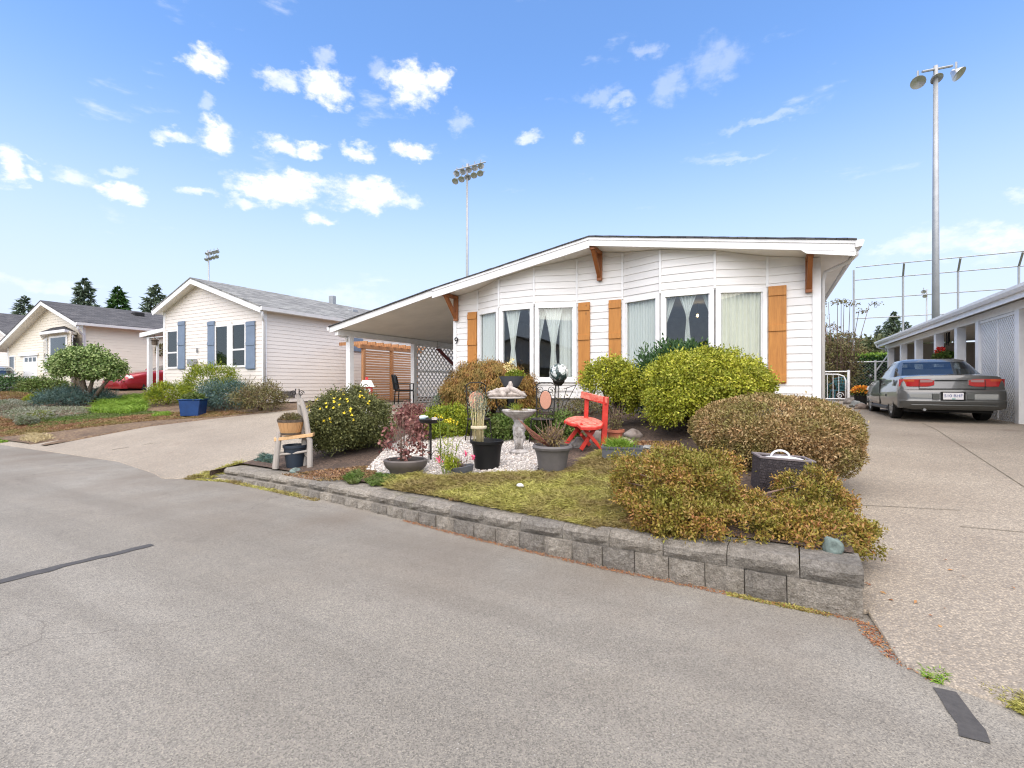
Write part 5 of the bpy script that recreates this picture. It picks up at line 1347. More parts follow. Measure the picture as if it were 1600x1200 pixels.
# ------------------------------------------------------------------ trees beyond
def conifer(label, px, top, base_py, d, halfw, n=3600, seed=1, mat=None, lean=0.0):
    p = at(px, top, d); gz0 = .5; T = thing('conifer_tree', label, 'tree', (p.x, p.y, gz0), 0, 'conifers beyond the houses')
    H_ = p.z - gz0; R_ = span(halfw * 1.8, d)
    MB().tube([(0, 0, 0), (0, 0, H_ * .97)], [H_ * .022, .03], 7).build('trunk', M['bark'], T)
    r = np.random.default_rng(seed); nb_ = 75; P = []; D = []
    for i in range(nb_):
        h = .12 + .88 * (i / nb_) ** .9; az = i * 2.4 + r.uniform(-.4, .4); rad = R_ * (1 - h) ** .92 * r.uniform(.72, 1.15) + R_ * .012
        k = int(n / nb_ * (.4 + 1.2 * (1 - h))); t = r.random(k) ** .7
        w = rad * .22
        off = r.normal(size=(k, 3)) * np.array([w * .5, w * .5, w * .25])
        base = np.stack([np.cos(az) * rad * t, np.sin(az) * rad * t, H_ * h - rad * .32 * t ** 1.4 + .06 * H_ * 0 * t], 1)
        P.append(base + off); D.append(np.tile([np.cos(az), np.sin(az), -.25], (k, 1)) + r.normal(size=(k, 3)) * .5)
    P = np.concatenate(P); D = np.concatenate(D); m_ = len(P)
    link('crown', leaf_mesh('crown', P, unit(D), unit(np.array([[0, 0, 1.]]) + r.normal(size=(m_, 3)) * .5), np.minimum(H_ * .062, .02 * H_ + .45 * (H_ - P[:, 2])) * r.uniform(.6, 1.3, m_), H_ * .02, mat or M['lf_conifer'], .2), T)
    return T
conifer('dark leaning conifer behind the left slope of the pale yellow house', 38, 461, 600, 52, 30, 3000, 3)
conifer('tallest pointed conifer above the charcoal roof', 132, 433, 600, 62, 30, 3600, 4)
conifer('broad greener conifer between the two dark conifers over the charcoal roof', 184, 447, 600, 60, 30, 4200, 5, M['lf_hedge'])
conifer('dark conifer touching the left slope of the grey-shingled roof', 243, 443, 600, 58, 32, 3600, 6)
conifer('low dark conifer at the far left edge over the roofs', 12, 500, 600, 60, 26, 2200, 16)
conifer('tall dark conifer above the neighbour carport roof', 1397, 486, 600, 85, 15, 3600, 7)
conifer('thin conifer left of the tall one over the hedge', 1373, 508, 600, 85, 9, 2200, 8)
conifer('blunt conifer just right of the tall one over the carport roof', 1417, 502, 600, 85, 14, 2600, 9)
conifer('small conifer at the left of the distant group', 1384, 502, 600, 90, 10, 2200, 10)
def far_tree(label, px, top, d, halfw, mat, seed, n=2600):
    p = at(px, top, d); T = thing('broadleaf_tree', label, 'tree', (p.x, p.y, .5), 0, 'broadleaf trees beyond the hedge')
    H_ = p.z - .5; R_ = span(halfw, d)
    MB().tube([(0, 0, 0), (.1, 0, H_ * .5)], [.22, .1], 7).build('trunk', M['bark'], T)
    leaf_crown('crown', mat, T, n, (R_, R_ * .8, H_ * .47), (0, 0, H_ * .53), .5 * d / 60, .32 * d / 60, amp=.25, seed=seed, clump=60, cr=R_ * .16, lo=-.8)
for i, (px, top, d, hw) in enumerate(((1296, 528, 62, 26), (1322, 535, 66, 24), (1348, 533, 60, 28), (1374, 538, 58, 24), (1400, 532, 62, 26), (1430, 530, 60, 26), (1462, 536, 60, 26))):
    far_tree(['hazy olive tree mass behind the hedge, nearest the white home', 'pale green tree behind the bare butterfly bush', 'broad olive tree behind the hedge middle', 'low green tree behind the hedge by the carport gutter', 'tree under the tall distant conifer', 'tree behind the carport posts', 'tree behind the right carport posts'][i], px, top, d, hw, M['lf_far'], 40 + i)
# butterfly bush: a thicket of upright canes with seed heads
q = at_v(1313, 600, 25.6); bb_ = thing('butterfly_bush', 'tall half-bare butterfly bush with arching seed heads behind the white gate', 'bush', (q.x, 25.6, .6))
mb = MB(); tips = []
for i in range(46):
    a = rnd.uniform(0, 2 * pi); r_ = rnd.uniform(.1, 1.0) * (.8 if i < 30 else .9); h_ = rnd.uniform(2.0, 3.0) if i < 32 else rnd.uniform(3.2, 4.6)
    b0_ = Vector((cos(a) * .25, sin(a) * .25, 0)); tp = Vector((cos(a) * r_ * (1.0 if i < 32 else 1.5), sin(a) * r_, h_)); mid = b0_.lerp(tp, .55) + Vector((0, 0, .25 * h_ * .3))
    mb.tube([b0_, mid, tp, tp + Vector((cos(a) * .25, sin(a) * .2, -.06))], [.022, .016, .009, .006], 5); tips.append(tp + Vector((cos(a) * .2, sin(a) * .15, -.03)))
mb.build('cane', M['twig'], bb_, smooth=True)
P = np.concatenate([np.array(t) + rng.normal(size=(40, 3)) * np.array([.12, .12, .05]) for t in tips if True]); n = len(P)
link('seed_heads', leaf_mesh('seed_heads', P, rdir(n), rdir(n), .09, .05, M['lf_olive']), bb_)
leaf_crown('foliage', M['lf_olive'], bb_, 3000, (.75, .6, 1.2), (0, 0, 1.55), .13, .05, shell=.9, lo=-1, amp=.25, clump=110, cr=.17, seed=5)

# ------------------------------------------------------------------ plants of the bed
def box_px(px0, px1, top, cy, zf=gz):
    b = gp((px0 + px1) / 2, cy, zf); d = depth(b); return b, span((px1 - px0) / 2, d), HC + (600 - top) * d / FPX - b.z, d
def lobes_shrub(name, label, cat, base, lobes, mat, n, L, W, group=None, part='foliage', sub=None, nst=16, stemmat=None, **k):
    """a shrub made of several crown lobes (dx,dy,dz,rx,ry,rz) in one mesh, with stems"""
    t = thing(name, label, cat, base, YAW, group); vol = sum(l[3] * l[4] + l[3] * l[5] + l[4] * l[5] for l in lobes)
    rr = k.pop('rand', .75); up = k.pop('up', 0.0); fold = k.pop('fold', .25); seed = k.pop('seed', 1); PP, OO = [], []
    cl = k.pop('clump', 0)
    for i, l in enumerate(lobes):
        share = (l[3] * l[4] + l[3] * l[5] + l[4] * l[5]) / vol; m = int(n * share)
        P, O = crown(m, l[3:6], l[0:3], seed=seed + i, clump=int(cl * share), **k); PP.append(P); OO.append(O)
    P = np.concatenate(PP); O = np.concatenate(OO); m = len(P)
    D = unit(O * .7 + rdir(m) * rr + np.array([0, 0, up])); link(part, leaf_mesh(part, P, D, unit(O + rdir(m) * .6), L * rng.uniform(.6, 1.25, m), W * rng.uniform(.7, 1.2, m), mat, fold), t)
    tips = []
    for i in range(nst):
        l = lobes[i % len(lobes)]; a = rnd.uniform(0, 2 * pi); q = rnd.uniform(.2, .85); tips.append((l[0] + cos(a) * l[3] * q, l[1] + sin(a) * l[4] * q, l[2] + l[5] * rnd.uniform(-.1, .6)))
    if nst: stems('stem', stemmat or M['twig'], t, (0, 0, 0), tips, .016)
    return t
b, rx, h, d = box_px(1001, 1190, 552, 672)
lobes_shrub('box_shrub', 'large rounded yellow-green shrub below the right bow window', 'shrub', b, [(.02, 0, h * .60, rx * .96, .80, h * .42), (-rx * .46, -.32, h * .36, rx * .52, .50, h * .38), (rx * .32, -.22, h * .56, rx * .58, .6, h * .34)], M['lf_box'], 62000, .044, .026, amp=.10, shell=.34, lo=-.62, seed=2, clump=1150, cr=.045, nst=60, stemmat=M['bark'])
b, rx, h, d = box_px(1088, 1330, 619, 712)
lobes_shrub('dome_shrub', 'big clipped dome of reddish-brown leaves spilling onto the right-hand drive', 'shrub', b, [(0, 0, h * .40, rx, .80, h * .60), (.14, -.20, h * .16, rx * .70, .58, h * .52), (-.35, -.2, h * .18, rx * .52, .5, h * .45)], M['lf_brown'], 60000, .036, .017, amp=.06, shell=.18, lo=-.75, seed=5, freq=4, up=.25)
b = gp(1150, 800); d = depth(b)
lobes_shrub('azalea', 'spreading bronze-green azalea hanging over the wall in front of the wicker box', 'shrub', b, [(-.55, .10, .17, .42, .42, .29), (-.28, .10, .18, .36, .40, .29), (.06, -.20, .02, .34, .30, .13), (.38, -.26, .0, .34, .28, .13), (.62, .10, .10, .22, .22, .19), (.74, .02, .06, .18, .18, .11), (-.15, -.38, -.02, .55, .22, .15), (.30, -.48, -.06, .44, .22, .14), (.60, -.26, -.03, .24, .20, .11), (-.55, -.25, .02, .36, .24, .18)], M['lf_azalea'], 66000, .029, .014, amp=.20, shell=.42, lo=-.6, clump=760, cr=.026, freq=5, seed=9, nst=18, up=.1)
b, rx, h, d = box_px(694, 836, 563, 640)
b = Vector((at_v(766, 600, 8.35).x, 8.35, gz(-4, 8.35))); d = depth(b); rx = span(71, d); h = HC + 37 * d / FPX - b.z
t = thing('weeping_maple', 'weeping rust-brown maple dome beneath the left bow window', 'tree', b, YAW)
P, O = crown(38000, (rx, .62, h * .62), (0, 0, h * .38), amp=.10, seed=3, shell=.35, lo=-.25, freq=3.5, clump=900, cr=.05)
n = len(P); D = unit(O * np.array([.7, .7, .1]) + np.array([0, 0, -.8]) + rdir(n) * .45)
link('crown', leaf_mesh('crown', P, D, unit(O + rdir(n) * .5), .07 * rng.uniform(.6, 1.3, n), .015, M['lf_maple']), t)
stems('trunk', M['bark'], t, (0, 0, 0), [(rx * .5 * cos(a), .35 * sin(a), h * .7) for a in (0.3, 1.4, 2.6, 3.9, 5.2)], .035, .01)
b, rx, h, d = box_px(912, 1001, 566, 668)
t = lobes_shrub('topiary_shrub', 'small flat-topped topiary shrub on bare stems behind the red chair', 'shrub', b, [(-.05, 0, h * .76, rx * .92, .42, h * .26), (.15, -.05, h * .62, rx * .6, .35, h * .26), (.22, 0, h * .42, rx * .35, .25, h * .25)], M['lf_box'], 15000, .045, .027, amp=.16, shell=.45, lo=-.7, clump=420, cr=.05, seed=12, nst=0)
stems('stem', M['bark'], t, (.08, 0, 0), [(-.2, 0, h * .75), (.1, .1, h * .8), (.25, -.05, h * .7), (0, -.12, h * .7), (.18, .1, h * .6), (.3, .05, h * .5)], .03, .012)
b = Vector((at_v(1046, 600, 8.45).x, 8.45, .68)); d = depth(b)
lobes_shrub('rhododendron', 'dark green long-leaved shrub between the topiary and the large yellow-green shrub', 'shrub', b, [(0, 0, .75, .60, .45, .58), (.2, 0, 1.0, .45, .4, .36), (-.28, -.1, .55, .4, .4, .45)], M['lf_dark'], 9000, .10, .028, amp=.18, shell=.45, clump=320, cr=.06, seed=15, lo=-.6, up=.5)
b, rx, h, d = box_px(486, 611, 613, 704)
t = lobes_shrub('potentilla', 'round dark green shrub dotted with yellow flowers beside the rustic chair', 'shrub', b, [(0, 0, h * .52, rx, .56, h * .49), (-.12, -.1, h * .36, rx * .8, .5, h * .36)], M['lf_pot'], 42000, .040, .020, amp=.10, shell=.34, lo=-.8, clump=520, cr=.050, seed=21, nst=22)
P, O = crown(190, (rx * 1.05, .60, h * .53), (0, 0, h * .53), amp=.08, seed=21, shell=.03, lo=-.15); sel = (P[:, 0] < rx * .62) & (P[:, 1] < .25) & (rng.random(190) < .8); P, O = P[sel], O[sel]
Q = np.repeat(P, 5, 0); OQ = np.repeat(O, 5, 0); n = len(Q); tang = unit(np.cross(OQ, rdir(n))); link('flowers', leaf_mesh('flowers', Q + OQ * .01, unit(tang + OQ * .25), OQ, .024, .022, M['lf_yflower'], .05), t)

# ------------------------------------------------------------------ ground covers and gravel of the bed
lawn = px_poly([(598, 752), (640, 742), (700, 748), (770, 742), (835, 742), (895, 735), (935, 705), (1010, 716), (1060, 770), (1000, 806), (930, 826), (850, 810), (760, 792), (680, 776), (606, 764)], gz)
cover('heather_mat', 'yellow-green heather mat along the wall in front of the pots', 'ground cover', lawn, 75000, .085, .009, M['lf_heather'], gz, .5, .9)
brown = px_poly([(700, 782), (780, 788), (860, 806), (930, 822), (1010, 832), (1060, 842), (1060, 815), (950, 800), (860, 786), (780, 772)], gz)
cover('dry_heather', 'dead reddish-brown heather along the wall top', 'ground cover', brown, 9000, .05, .009, M['lf_dry'], gz, .5, 1.0)
for i, (poly, lab) in enumerate(((((538, 748), (556, 740), (566, 744), (560, 756), (545, 757)), 'small green tuft on the bare wall top left of the heather'), (((570, 752), (590, 742), (614, 744), (615, 757), (580, 760)), 'small green tuft on the wall top beside the stone slab'))):
    cover('groundcover_tuft', lab, 'ground cover', px_poly(poly, gz), 1500, .09, .011, M['lf_mid'], gz, .4, .6)
cover('bark_litter', 'dry brown leaf litter under the yellow-flowered shrub', 'ground cover', px_poly([(440, 742), (500, 735), (580, 728), (600, 742), (560, 750), (500, 752)], gz), 2600, .035, .012, M['lf_dry'], gz, .3, 1.4)
cover('bed_litter', 'brown twigs and dead leaves on the soil right of the red chair', 'ground cover', px_poly([(985, 690), (1060, 690), (1090, 725), (1010, 722)], gz), 2200, .04, .012, M['lf_dry'], gz, .3, 1.4)
grav = px_poly([(572, 735), (604, 700), (640, 678), (700, 682), (760, 684), (818, 682), (845, 704), (838, 745), (770, 752), (700, 752), (640, 748)], gz)
gs = patch('white_gravel', M['gravel'], grav, gz, .008); tag(gs, kind='structure')
nS = 5200; P = scatter(grav, nS, gz); ico = bmesh.new(); bmesh.ops.create_icosphere(ico, subdivisions=1, radius=1); iv = np.array([v.co for v in ico.verts]); iF = np.array([[v.index for v in f.verts] for f in ico.faces]); ico.free()
sz = rng.uniform(.010, .022, (nS, 1)); sq = rng.uniform(.55, 1.1, (nS, 1, 3)) * np.array([1, 1, .7]); V_ = P[:, None, :] + np.array([0, 0, .012]) + iv[None] * sz[:, :, None] * sq
V_ = V_ + rng.normal(size=V_.shape) * .0012; Fs = (np.arange(nS)[:, None, None] * len(iv) + iF[None]).reshape(-1, 3)
tag(link('gravel_stones', np_mesh('gravel_stones', V_.reshape(-1, 3), Fs, M['stone_bits'])), 'white pebbles spread between the pots and the bird bath', 'pebbles', kind='stuff')
for i, (px0, px1, top, cy, mat, lab, n_) in enumerate(((655, 748, 640, 680, 'lf_lime', 'low yellow-green shrub behind the iron plant stand', 9500), (757, 850, 650, 684, 'lf_mid', 'low green plants under the bistro table', 8000), (850, 905, 650, 684, 'lf_mid', 'loose green weeds left of the red chair', 3600), (880, 960, 626, 648, 'lf_olive', 'wispy weeds against the siding under the topiary', 1600), (620, 660, 634, 668, 'lf_red', 'dark red-leaved shrub right of the yellow-flowered shrub', 3600), (800, 838, 640, 656, 'lf_lime', 'small lime tuft behind the bird bath bowl', 1200), (640, 668, 655, 690, 'lf_red', 'small rusty plant left of the iron stand', 1200))):
    b, rx, h, d = box_px(px0, px1, top, cy); h = max(h, .15)
    lobes_shrub('low_shrub', lab, 'plant', b, [(0, 0, h * .45, rx, rx * .7, h * .55)], M[mat], n_, .05, .024, amp=.2, shell=.5, clump=160, cr=.05, seed=30 + i, lo=-.7, nst=8)

# ------------------------------------------------------------------ pots and ornaments; local x runs to the photo's right, y away from the camera
def pot(name, label, base, prof, mat, n=32, rz=YAW, soil_z=None, soil_r=None, cat='plant pot', ex=1, ey=1):
    t = thing(name, label, cat, base, rz)
    MB().lathe(prof, n, ex=ex, ey=ey).build('pot', mat, t, smooth='auto')
    if soil_z is not None: MB().lathe([(soil_r, soil_z), (soil_r * .5, soil_z + .012), (0, soil_z + .015)], n, ex=ex, ey=ey).build('soil', M['soilpot'], t, smooth=True)
    return t
def twigs(name, mat, parent, c, n, h, spread, r=.004, seed=1):
    m = MB()
    for i in range(n):
        a = rnd.uniform(0, 2 * pi); q = rnd.random() ** .6; a0 = Vector(c) + Vector((rnd.uniform(-.05, .05), rnd.uniform(-.05, .05), 0)); tp = Vector(c) + Vector((cos(a) * spread * q, sin(a) * spread * q, h * rnd.uniform(.5, 1.1)))
        mid = a0.lerp(tp, .5) + Vector((rnd.uniform(-.02, .02), rnd.uniform(-.02, .02), .02)); m.tube([a0, mid, tp], [r, r * .8, r * .4], 5)
    return m.build(name, mat, parent, smooth=True)
# grey pot with bare twigs
b = gp(863, 736); d = depth(b); s = span(1, d)
p = pot('round_pot', 'large grey plastic pot of dry twigs in front of the bird bath', b, [(20.5 * s, 0), (25 * s, 26 * s), (27.5 * s, 34 * s), (30.5 * s, 34.5 * s), (31.5 * s, 38 * s), (29.5 * s, 41 * s), (27 * s, 41 * s), (26 * s, 36 * s), (25 * s, 34 * s)], M['potgrey'], 40, soil_z=34 * s, soil_r=26 * s)
twigs('twigs', M['twig'], p, (0, 0, 34 * s), 40, .34, .22, .0045)
leaf_crown('dead_leaves', M['lf_dry'], p, 420, (.17, .17, .14), (0, 0, 34 * s + .10), .04, .012, lo=-.6, shell=.8)
tw = MB()
for i in range(6): tw.tube([(0, 0, 34 * s), (-.12 - .02 * i, .02 * i - .05, 34 * s + .13), (-.24 - .03 * i, .02 * i, 34 * s + .22 + .025 * i)], [.006, .005, .003], 5)
tw.build('dead_stem', plain('red_twig', (.22, .08, .05), .8), p, smooth=True)
# black pot with a sheaf of canes
b = gp(761, 731); d = depth(b); s = span(1, d)
p = pot('tall_pot', 'glossy black pot holding a tied sheaf of pale canes', b, [(19 * s, 0), (22.5 * s, 32 * s), (24 * s, 38 * s), (26 * s, 39 * s), (26.5 * s, 43 * s), (24.5 * s, 43.5 * s), (23 * s, 38 * s), (22 * s, 34 * s)], M['black'], 36, soil_z=33 * s, soil_r=22.5 * s)
mc = MB(); lv = []
for i in range(26):
    a = rnd.uniform(0, 2 * pi); r_ = rnd.random() ** .5; x0 = (-13 + cos(a) * 9 * r_) * s; y0 = sin(a) * 7 * r_ * s
    tp = Vector((x0 * 1.0 + (cos(a) * 5 * r_) * s, y0 * 1.3, rnd.uniform(92, 112) * s)); mc.tube([(x0, y0, 30 * s), (x0 * 1.0, y0 * .9, 62 * s), tp], [.0055, .005, .003], 5); lv.append(tp)
mc.build('cane', M['cane'], p, smooth=True)
MB().lathe([(12 * s, 61 * s), (12.6 * s, 62 * s), (12.6 * s, 65 * s), (11.5 * s, 66 * s)], 18, (-13 * s, 0, 0), 1, .8, cap=False).build('twine', M['jute'], p, smooth=True)
P = np.concatenate([np.array(v) + rng.normal(size=(22, 3)) * np.array([3.2 * s, 3 * s, 9 * s]) - np.array([0, 0, 6 * s]) for v in lv]); n = len(P)
link('dry_leaves', leaf_mesh('dry_leaves', P, unit(np.array([[0, 0, 1.]]) + rdir(n) * .8), rdir(n), .04, .010, M['lf_grey']), p)
# low bowl with the red-leaved smoke bush
b = gp(634, 741); d = depth(b); s = span(1, d)
p = pot('bowl_pot', 'wide bronze-grey bowl with a red-leaved bush', b, [(20 * s, 0), (24 * s, 2 * s), (25 * s, 6 * s), (31 * s, 12 * s), (34 * s, 18 * s), (34 * s, 22 * s), (31 * s, 24 * s), (29 * s, 23 * s), (28 * s, 19 * s)], M['bronzepot'], 36, soil_z=19 * s, soil_r=29 * s, ey=.85)
twigs('stem', M['twig'], p, (-.03, 0, 19 * s), 12, .75, .18, .005)
for k_, (dx, dz, r_, n_) in enumerate(((-22, 48, 15, 260), (-6, 92, 17, 260), (5, 78, 15, 200), (-18, 62, 14, 180), (8, 40, 13, 200), (-4, 32, 20, 240))):
    pass
P = np.concatenate([np.array([dx * 1.35 * s, 0, dz * s]) + rng.normal(size=(n_, 3)) * r_ * .48 * s for dx, dz, r_, n_ in ((-22, 46, 12, 60), (-8, 94, 13, 60), (6, 80, 12, 55), (-18, 66, 11, 45), (12, 46, 11, 45), (-2, 32, 18, 80), (18, 40, 9, 30), (22, 60, 7, 20))]); n = len(P)
link('foliage', leaf_mesh('foliage', P, unit(rdir(n) + np.array([[0, 0, .2]])), rdir(n), .055 * rng.uniform(.7, 1.2, n), .036, M['lf_red'], .15), p)
# bed bowl with pink flowers and tall yellow stems
b = gp(724, 743); d = depth(b); s = span(1, d)
p = pot('flower_bowl', 'small tilted slate bowl with pink flowers at the heather edge', b, [(11 * s, -2 * s), (16 * s, 6 * s), (18.5 * s, 15 * s), (17 * s, 15.5 * s), (15 * s, 11 * s)], M['potslate'], 28, soil_z=11 * s, soil_r=16 * s, ey=.8)
p.rotation_euler = (0, radians(-9), YAW)
twigs('stem', M['twig'], p, (0, 0, 11 * s), 12, .16, .10, .004)
leaf_crown('foliage', M['lf_lime'], p, 260, (10 * s, 8 * s, 8 * s), (-14 * s, 0, 20 * s), .05, .018, lo=-.6, shell=.7)
P = np.concatenate([np.array(c_) * s + rng.normal(size=(26, 3)) * 2.2 * s for c_ in ((8, -2, 33), (19, -1, 26), (-34, 0, 30))]); n = len(P)
link('flowers', leaf_mesh('flowers', P, rdir(n), rdir(n), .022, .02, M['lf_pink'], .1), p)
b = gp(697, 742); d = depth(b); s = span(1, d)
t = thing('goldenrod', 'tall thin yellow-flowered plant rising beside the slate bowl', 'plant', b, YAW)
mm = MB(); tips = []
for i in range(11):
    tp = Vector((rnd.uniform(-16, 24) * s, rnd.uniform(-8, 8) * s, rnd.uniform(28, 95) * s)); mm.tube([(tp.x * .3, 0, 0), (tp.x * .7, 0, tp.z * .6), tp], .0032, 5); tips.append(tp)
mm.build('stem', plain('green_stem', (.20, .26, .05), .7), t)
P = np.concatenate([np.array([v.x * f, v.y, v.z * f]) + rng.normal(size=(9, 3)) * 2.6 * s for v in tips for f in (.35, .55, .75, .9)]); n = len(P)
link('foliage', leaf_mesh('foliage', P, unit(rdir(n) + np.array([[0, 0, .6]])), rdir(n), .05, .012, M['lf_lime']), t)
P = np.concatenate([np.array(v) + rng.normal(size=(16, 3)) * np.array([3.4, 3, 1.6]) * s for v in tips if v.z > 60 * s]); n = len(P)
if n: link('flowers', leaf_mesh('flowers', P, rdir(n), rdir(n), .022, .018, M['lf_yflower'], .1), t)
P = np.concatenate([np.array([rng.uniform(-28, 18), rng.uniform(-10, 10), rng.uniform(5, 34)]) * s + rng.normal(size=(8, 3)) * 2.0 * s for _ in range(16)]); link('pale_blooms', leaf_mesh('pale_blooms', P, rdir(len(P)), rdir(len(P)), .022, .018, plain('pale_bloom', (.74, .60, .56), .8), .1), t)
# iron plant stand with dish, bottle and shell
b = gp(673, 722); d = depth(b); s = span(1, d)
t = thing('plant_stand', 'thin black iron plant stand with a round dish top', 'stand', b, YAW)
for k_ in range(3):
    a = k_ * 2.094 + .5; MB().tube([(cos(a) * 17 * s, sin(a) * 14 * s, 0), (cos(a) * 16 * s, sin(a) * 13 * s, 30 * s), (cos(a) * 15 * s, sin(a) * 12 * s, 62 * s)], .006, 6).build('leg', M['iron'], t)
    MB().tube([(cos(a) * 17 * s * (1 - i / 8), sin(a) * 14 * s * (1 - i / 8), (8 + 10 * sin(pi * i / 8)) * s) for i in range(9)], .005, 6).build('scroll', M['iron'], t, smooth=True)
MB().tube([(0, 0, 4 * s), (0, 0, 62 * s)], .014, 8).build('stem', M['iron'], t)
MB().lathe([(0, 60 * s), (16 * s, 62 * s), (20 * s, 67 * s), (19 * s, 67 * s), (15 * s, 64 * s), (0, 63 * s)], 24).build('dish', M['iron'], t, smooth='auto')
bo = Vector(b) + Vector((RT.x, RT.y, 0)) * (-10 * s) + Vector((0, 0, 69 * s)); o = thing('bottle', 'small pale blue bottle lying on the iron plant stand', 'bottle', bo, YAW)
MB().lathe([(0, 0), (3.2 * s, .2 * s), (3.4 * s, 2 * s), (3.4 * s, 8 * s), (1.4 * s, 10.5 * s), (1.4 * s, 13 * s), (0, 13 * s)], 12).build('body', plain('pale_blue_plastic', (.55, .68, .70), .3), o, smooth='auto', rot=(0, radians(82), 0), loc=(-7 * s, 0, 0))
so = Vector(b) + Vector((RT.x, RT.y, 0)) * (6 * s) + Vector((0, 0, 66 * s)); rock('shell', 'pale grey stone on the iron plant stand dish', (so.x, so.y, so.z), (8 * s, 6 * s, 3.5 * s), M['driftwood'], 8.8, cat='stone')
# bird bath: fluted bowl on a figure column
b = gp(811, 708); d = depth(b); s = span(1, d)
t = thing('bird_bath', 'weathered white concrete bird bath on a cherub column', 'bird bath', b, YAW)
MB().lathe([(0, 0), (15 * s, 0), (15.5 * s, 3 * s), (12 * s, 5 * s), (8 * s, 7 * s)], 28).build('base', M['concrete'], t, smooth='auto')
col = MB().lathe([(6.5 * s, 6 * s), (6 * s, 12 * s), (8 * s, 18 * s), (9.5 * s, 25 * s), (8.5 * s, 31 * s), (9.8 * s, 36 * s), (10.5 * s, 42 * s), (7 * s, 46 * s), (8 * s, 50 * s), (9 * s, 53 * s)], 26, wob=lambda a, z: 1 + .13 * sin(a * 3 + z * 40) + .07 * sin(a * 5 - z * 55)); col.build('column', M['concrete'], t, smooth=True)
for dx, dy, dz, r_ in ((-3.5, -7, 42, 4.2), (4.2, -6.5, 42, 4.2)):    # two cherub heads on the column
    MB().lathe([(0, -1.05), (.7, -.75), (1, 0), (.75, .7), (0, 1.05)], 14).build('head', M['concrete'], t, smooth=True, loc=(dx * s, dy * s, dz * s)).scale = (r_ * s,) * 3
for dx in (-4, 4): MB().tube([(dx * s, -5 * s, 36 * s), (dx * 1.3 * s, -8 * s, 30 * s), (dx * .5 * s, -9 * s, 26 * s)], [2.2 * s, 1.9 * s, 1.3 * s], 8).build('arm', M['concrete'], t, smooth=True); MB().tube([(dx * .9 * s, -5 * s, 24 * s), (dx * s, -7 * s, 15 * s), (dx * .9 * s, -6 * s, 6 * s)], [3 * s, 2.4 * s, 1.8 * s], 8).build('leg', M['concrete'], t, smooth=True)
MB().lathe([(7 * s, 52 * s), (11 * s, 54 * s), (19 * s, 58.5 * s), (24 * s, 63 * s), (26.5 * s, 66 * s), (26 * s, 68 * s), (23.5 * s, 67.5 * s), (18 * s, 64.5 * s), (0, 63 * s)], 48, wob=lambda a, z: 1 + .025 * cos(a * 16)).build('bowl', M['concrete'], t, smooth='auto')
cover_o = leaf_crown('moss', M['lf_dry'], t, 350, (17 * s, 17 * s, 2.2 * s), (0, 0, 65.5 * s), .022, .01, lo=-.2, shell=.9)
P = np.tile(np.array([[-4 * s, 0, 64 * s]]), (60, 1)) + rng.normal(size=(60, 3)) * np.array([2.5, 2.5, .3]) * s
link('grass_tuft', blade_mesh('grass_tuft', P, unit(np.array([[0, 0, 1.]]) + rng.normal(size=(60, 3)) * .4), 18 * s, .006, M['lf_lime'], .3), t)
# bistro table with driftwood on it
b = gp(792, 681); d = depth(b); s = span(1, d)
t = thing('bistro_table', 'small round iron bistro table carrying driftwood', 'table', b, YAW)
MB().lathe([(0, 58 * s), (27 * s, 58 * s), (29 * s, 59 * s), (29 * s, 60.5 * s), (27 * s, 61 * s), (0, 61 * s)], 32).build('top', plain('stone_top', (.40, .36, .32), .8, .25, 12), t, smooth='auto')
for k_ in range(3):
    a = k_ * 2.094 - .6; MB().tube([(cos(a) * 22 * s, sin(a) * 20 * s, 0), (cos(a) * 12 * s, sin(a) * 11 * s, 18 * s), (cos(a) * 9 * s, sin(a) * 8 * s, 32 * s), (cos(a) * 17 * s, sin(a) * 15 * s, 50 * s), (cos(a) * 19 * s, sin(a) * 17 * s, 58 * s)], .011, 6).build('leg', M['iron'], t, smooth=True)
    MB().tube([Vector((cos(a) * 10 * s, sin(a) * 9 * s, 46 * s)) + q for q in scroll((0, 0, 0), 7 * s, 1.3, Vector((cos(a), sin(a), 0)), Vector((0, 0, 1)))], .006, 5).build('scroll', M['iron'], t)
MB().lathe([(12 * s, 31 * s), (13 * s, 32 * s), (12 * s, 33 * s), (11 * s, 32 * s), (12 * s, 31 * s)], 20, cap=False).build('ring', M['iron'], t)
dw = MB(); c0 = Vector((0, 0, 0))
def blob(mb, c, r, seed, n=20, m_=12):
    base_ = len(mb.v)
    for i in range(m_ + 1):
        for k_ in range(n):
            th, ph = pi * i / m_, 2 * pi * k_ / n; dv = Vector((sin(th) * cos(ph), sin(th) * sin(ph), cos(th))); q = .8 + .42 * mnoise.noise(dv * 1.9 + Vector((seed, seed, 0))) + .22 * mnoise.noise(dv * 5 + Vector((0, seed, 1)))
            mb.v.append((c[0] + dv.x * r[0] * q, c[1] + dv.y * r[1] * q, c[2] + dv.z * r[2] * q))
    for i in range(m_):
        for k_ in range(n): mb.f.append((base_ + i * n + k_, base_ + i * n + (k_ + 1) % n, base_ + (i + 1) * n + (k_ + 1) % n, base_ + (i + 1) * n + k_))
blob(dw, (-13 * s, 0, 5 * s), (19 * s, 11 * s, 9 * s), 1.3); blob(dw, (14 * s, 2 * s, 4 * s), (19 * s, 10 * s, 8 * s), 4.4)
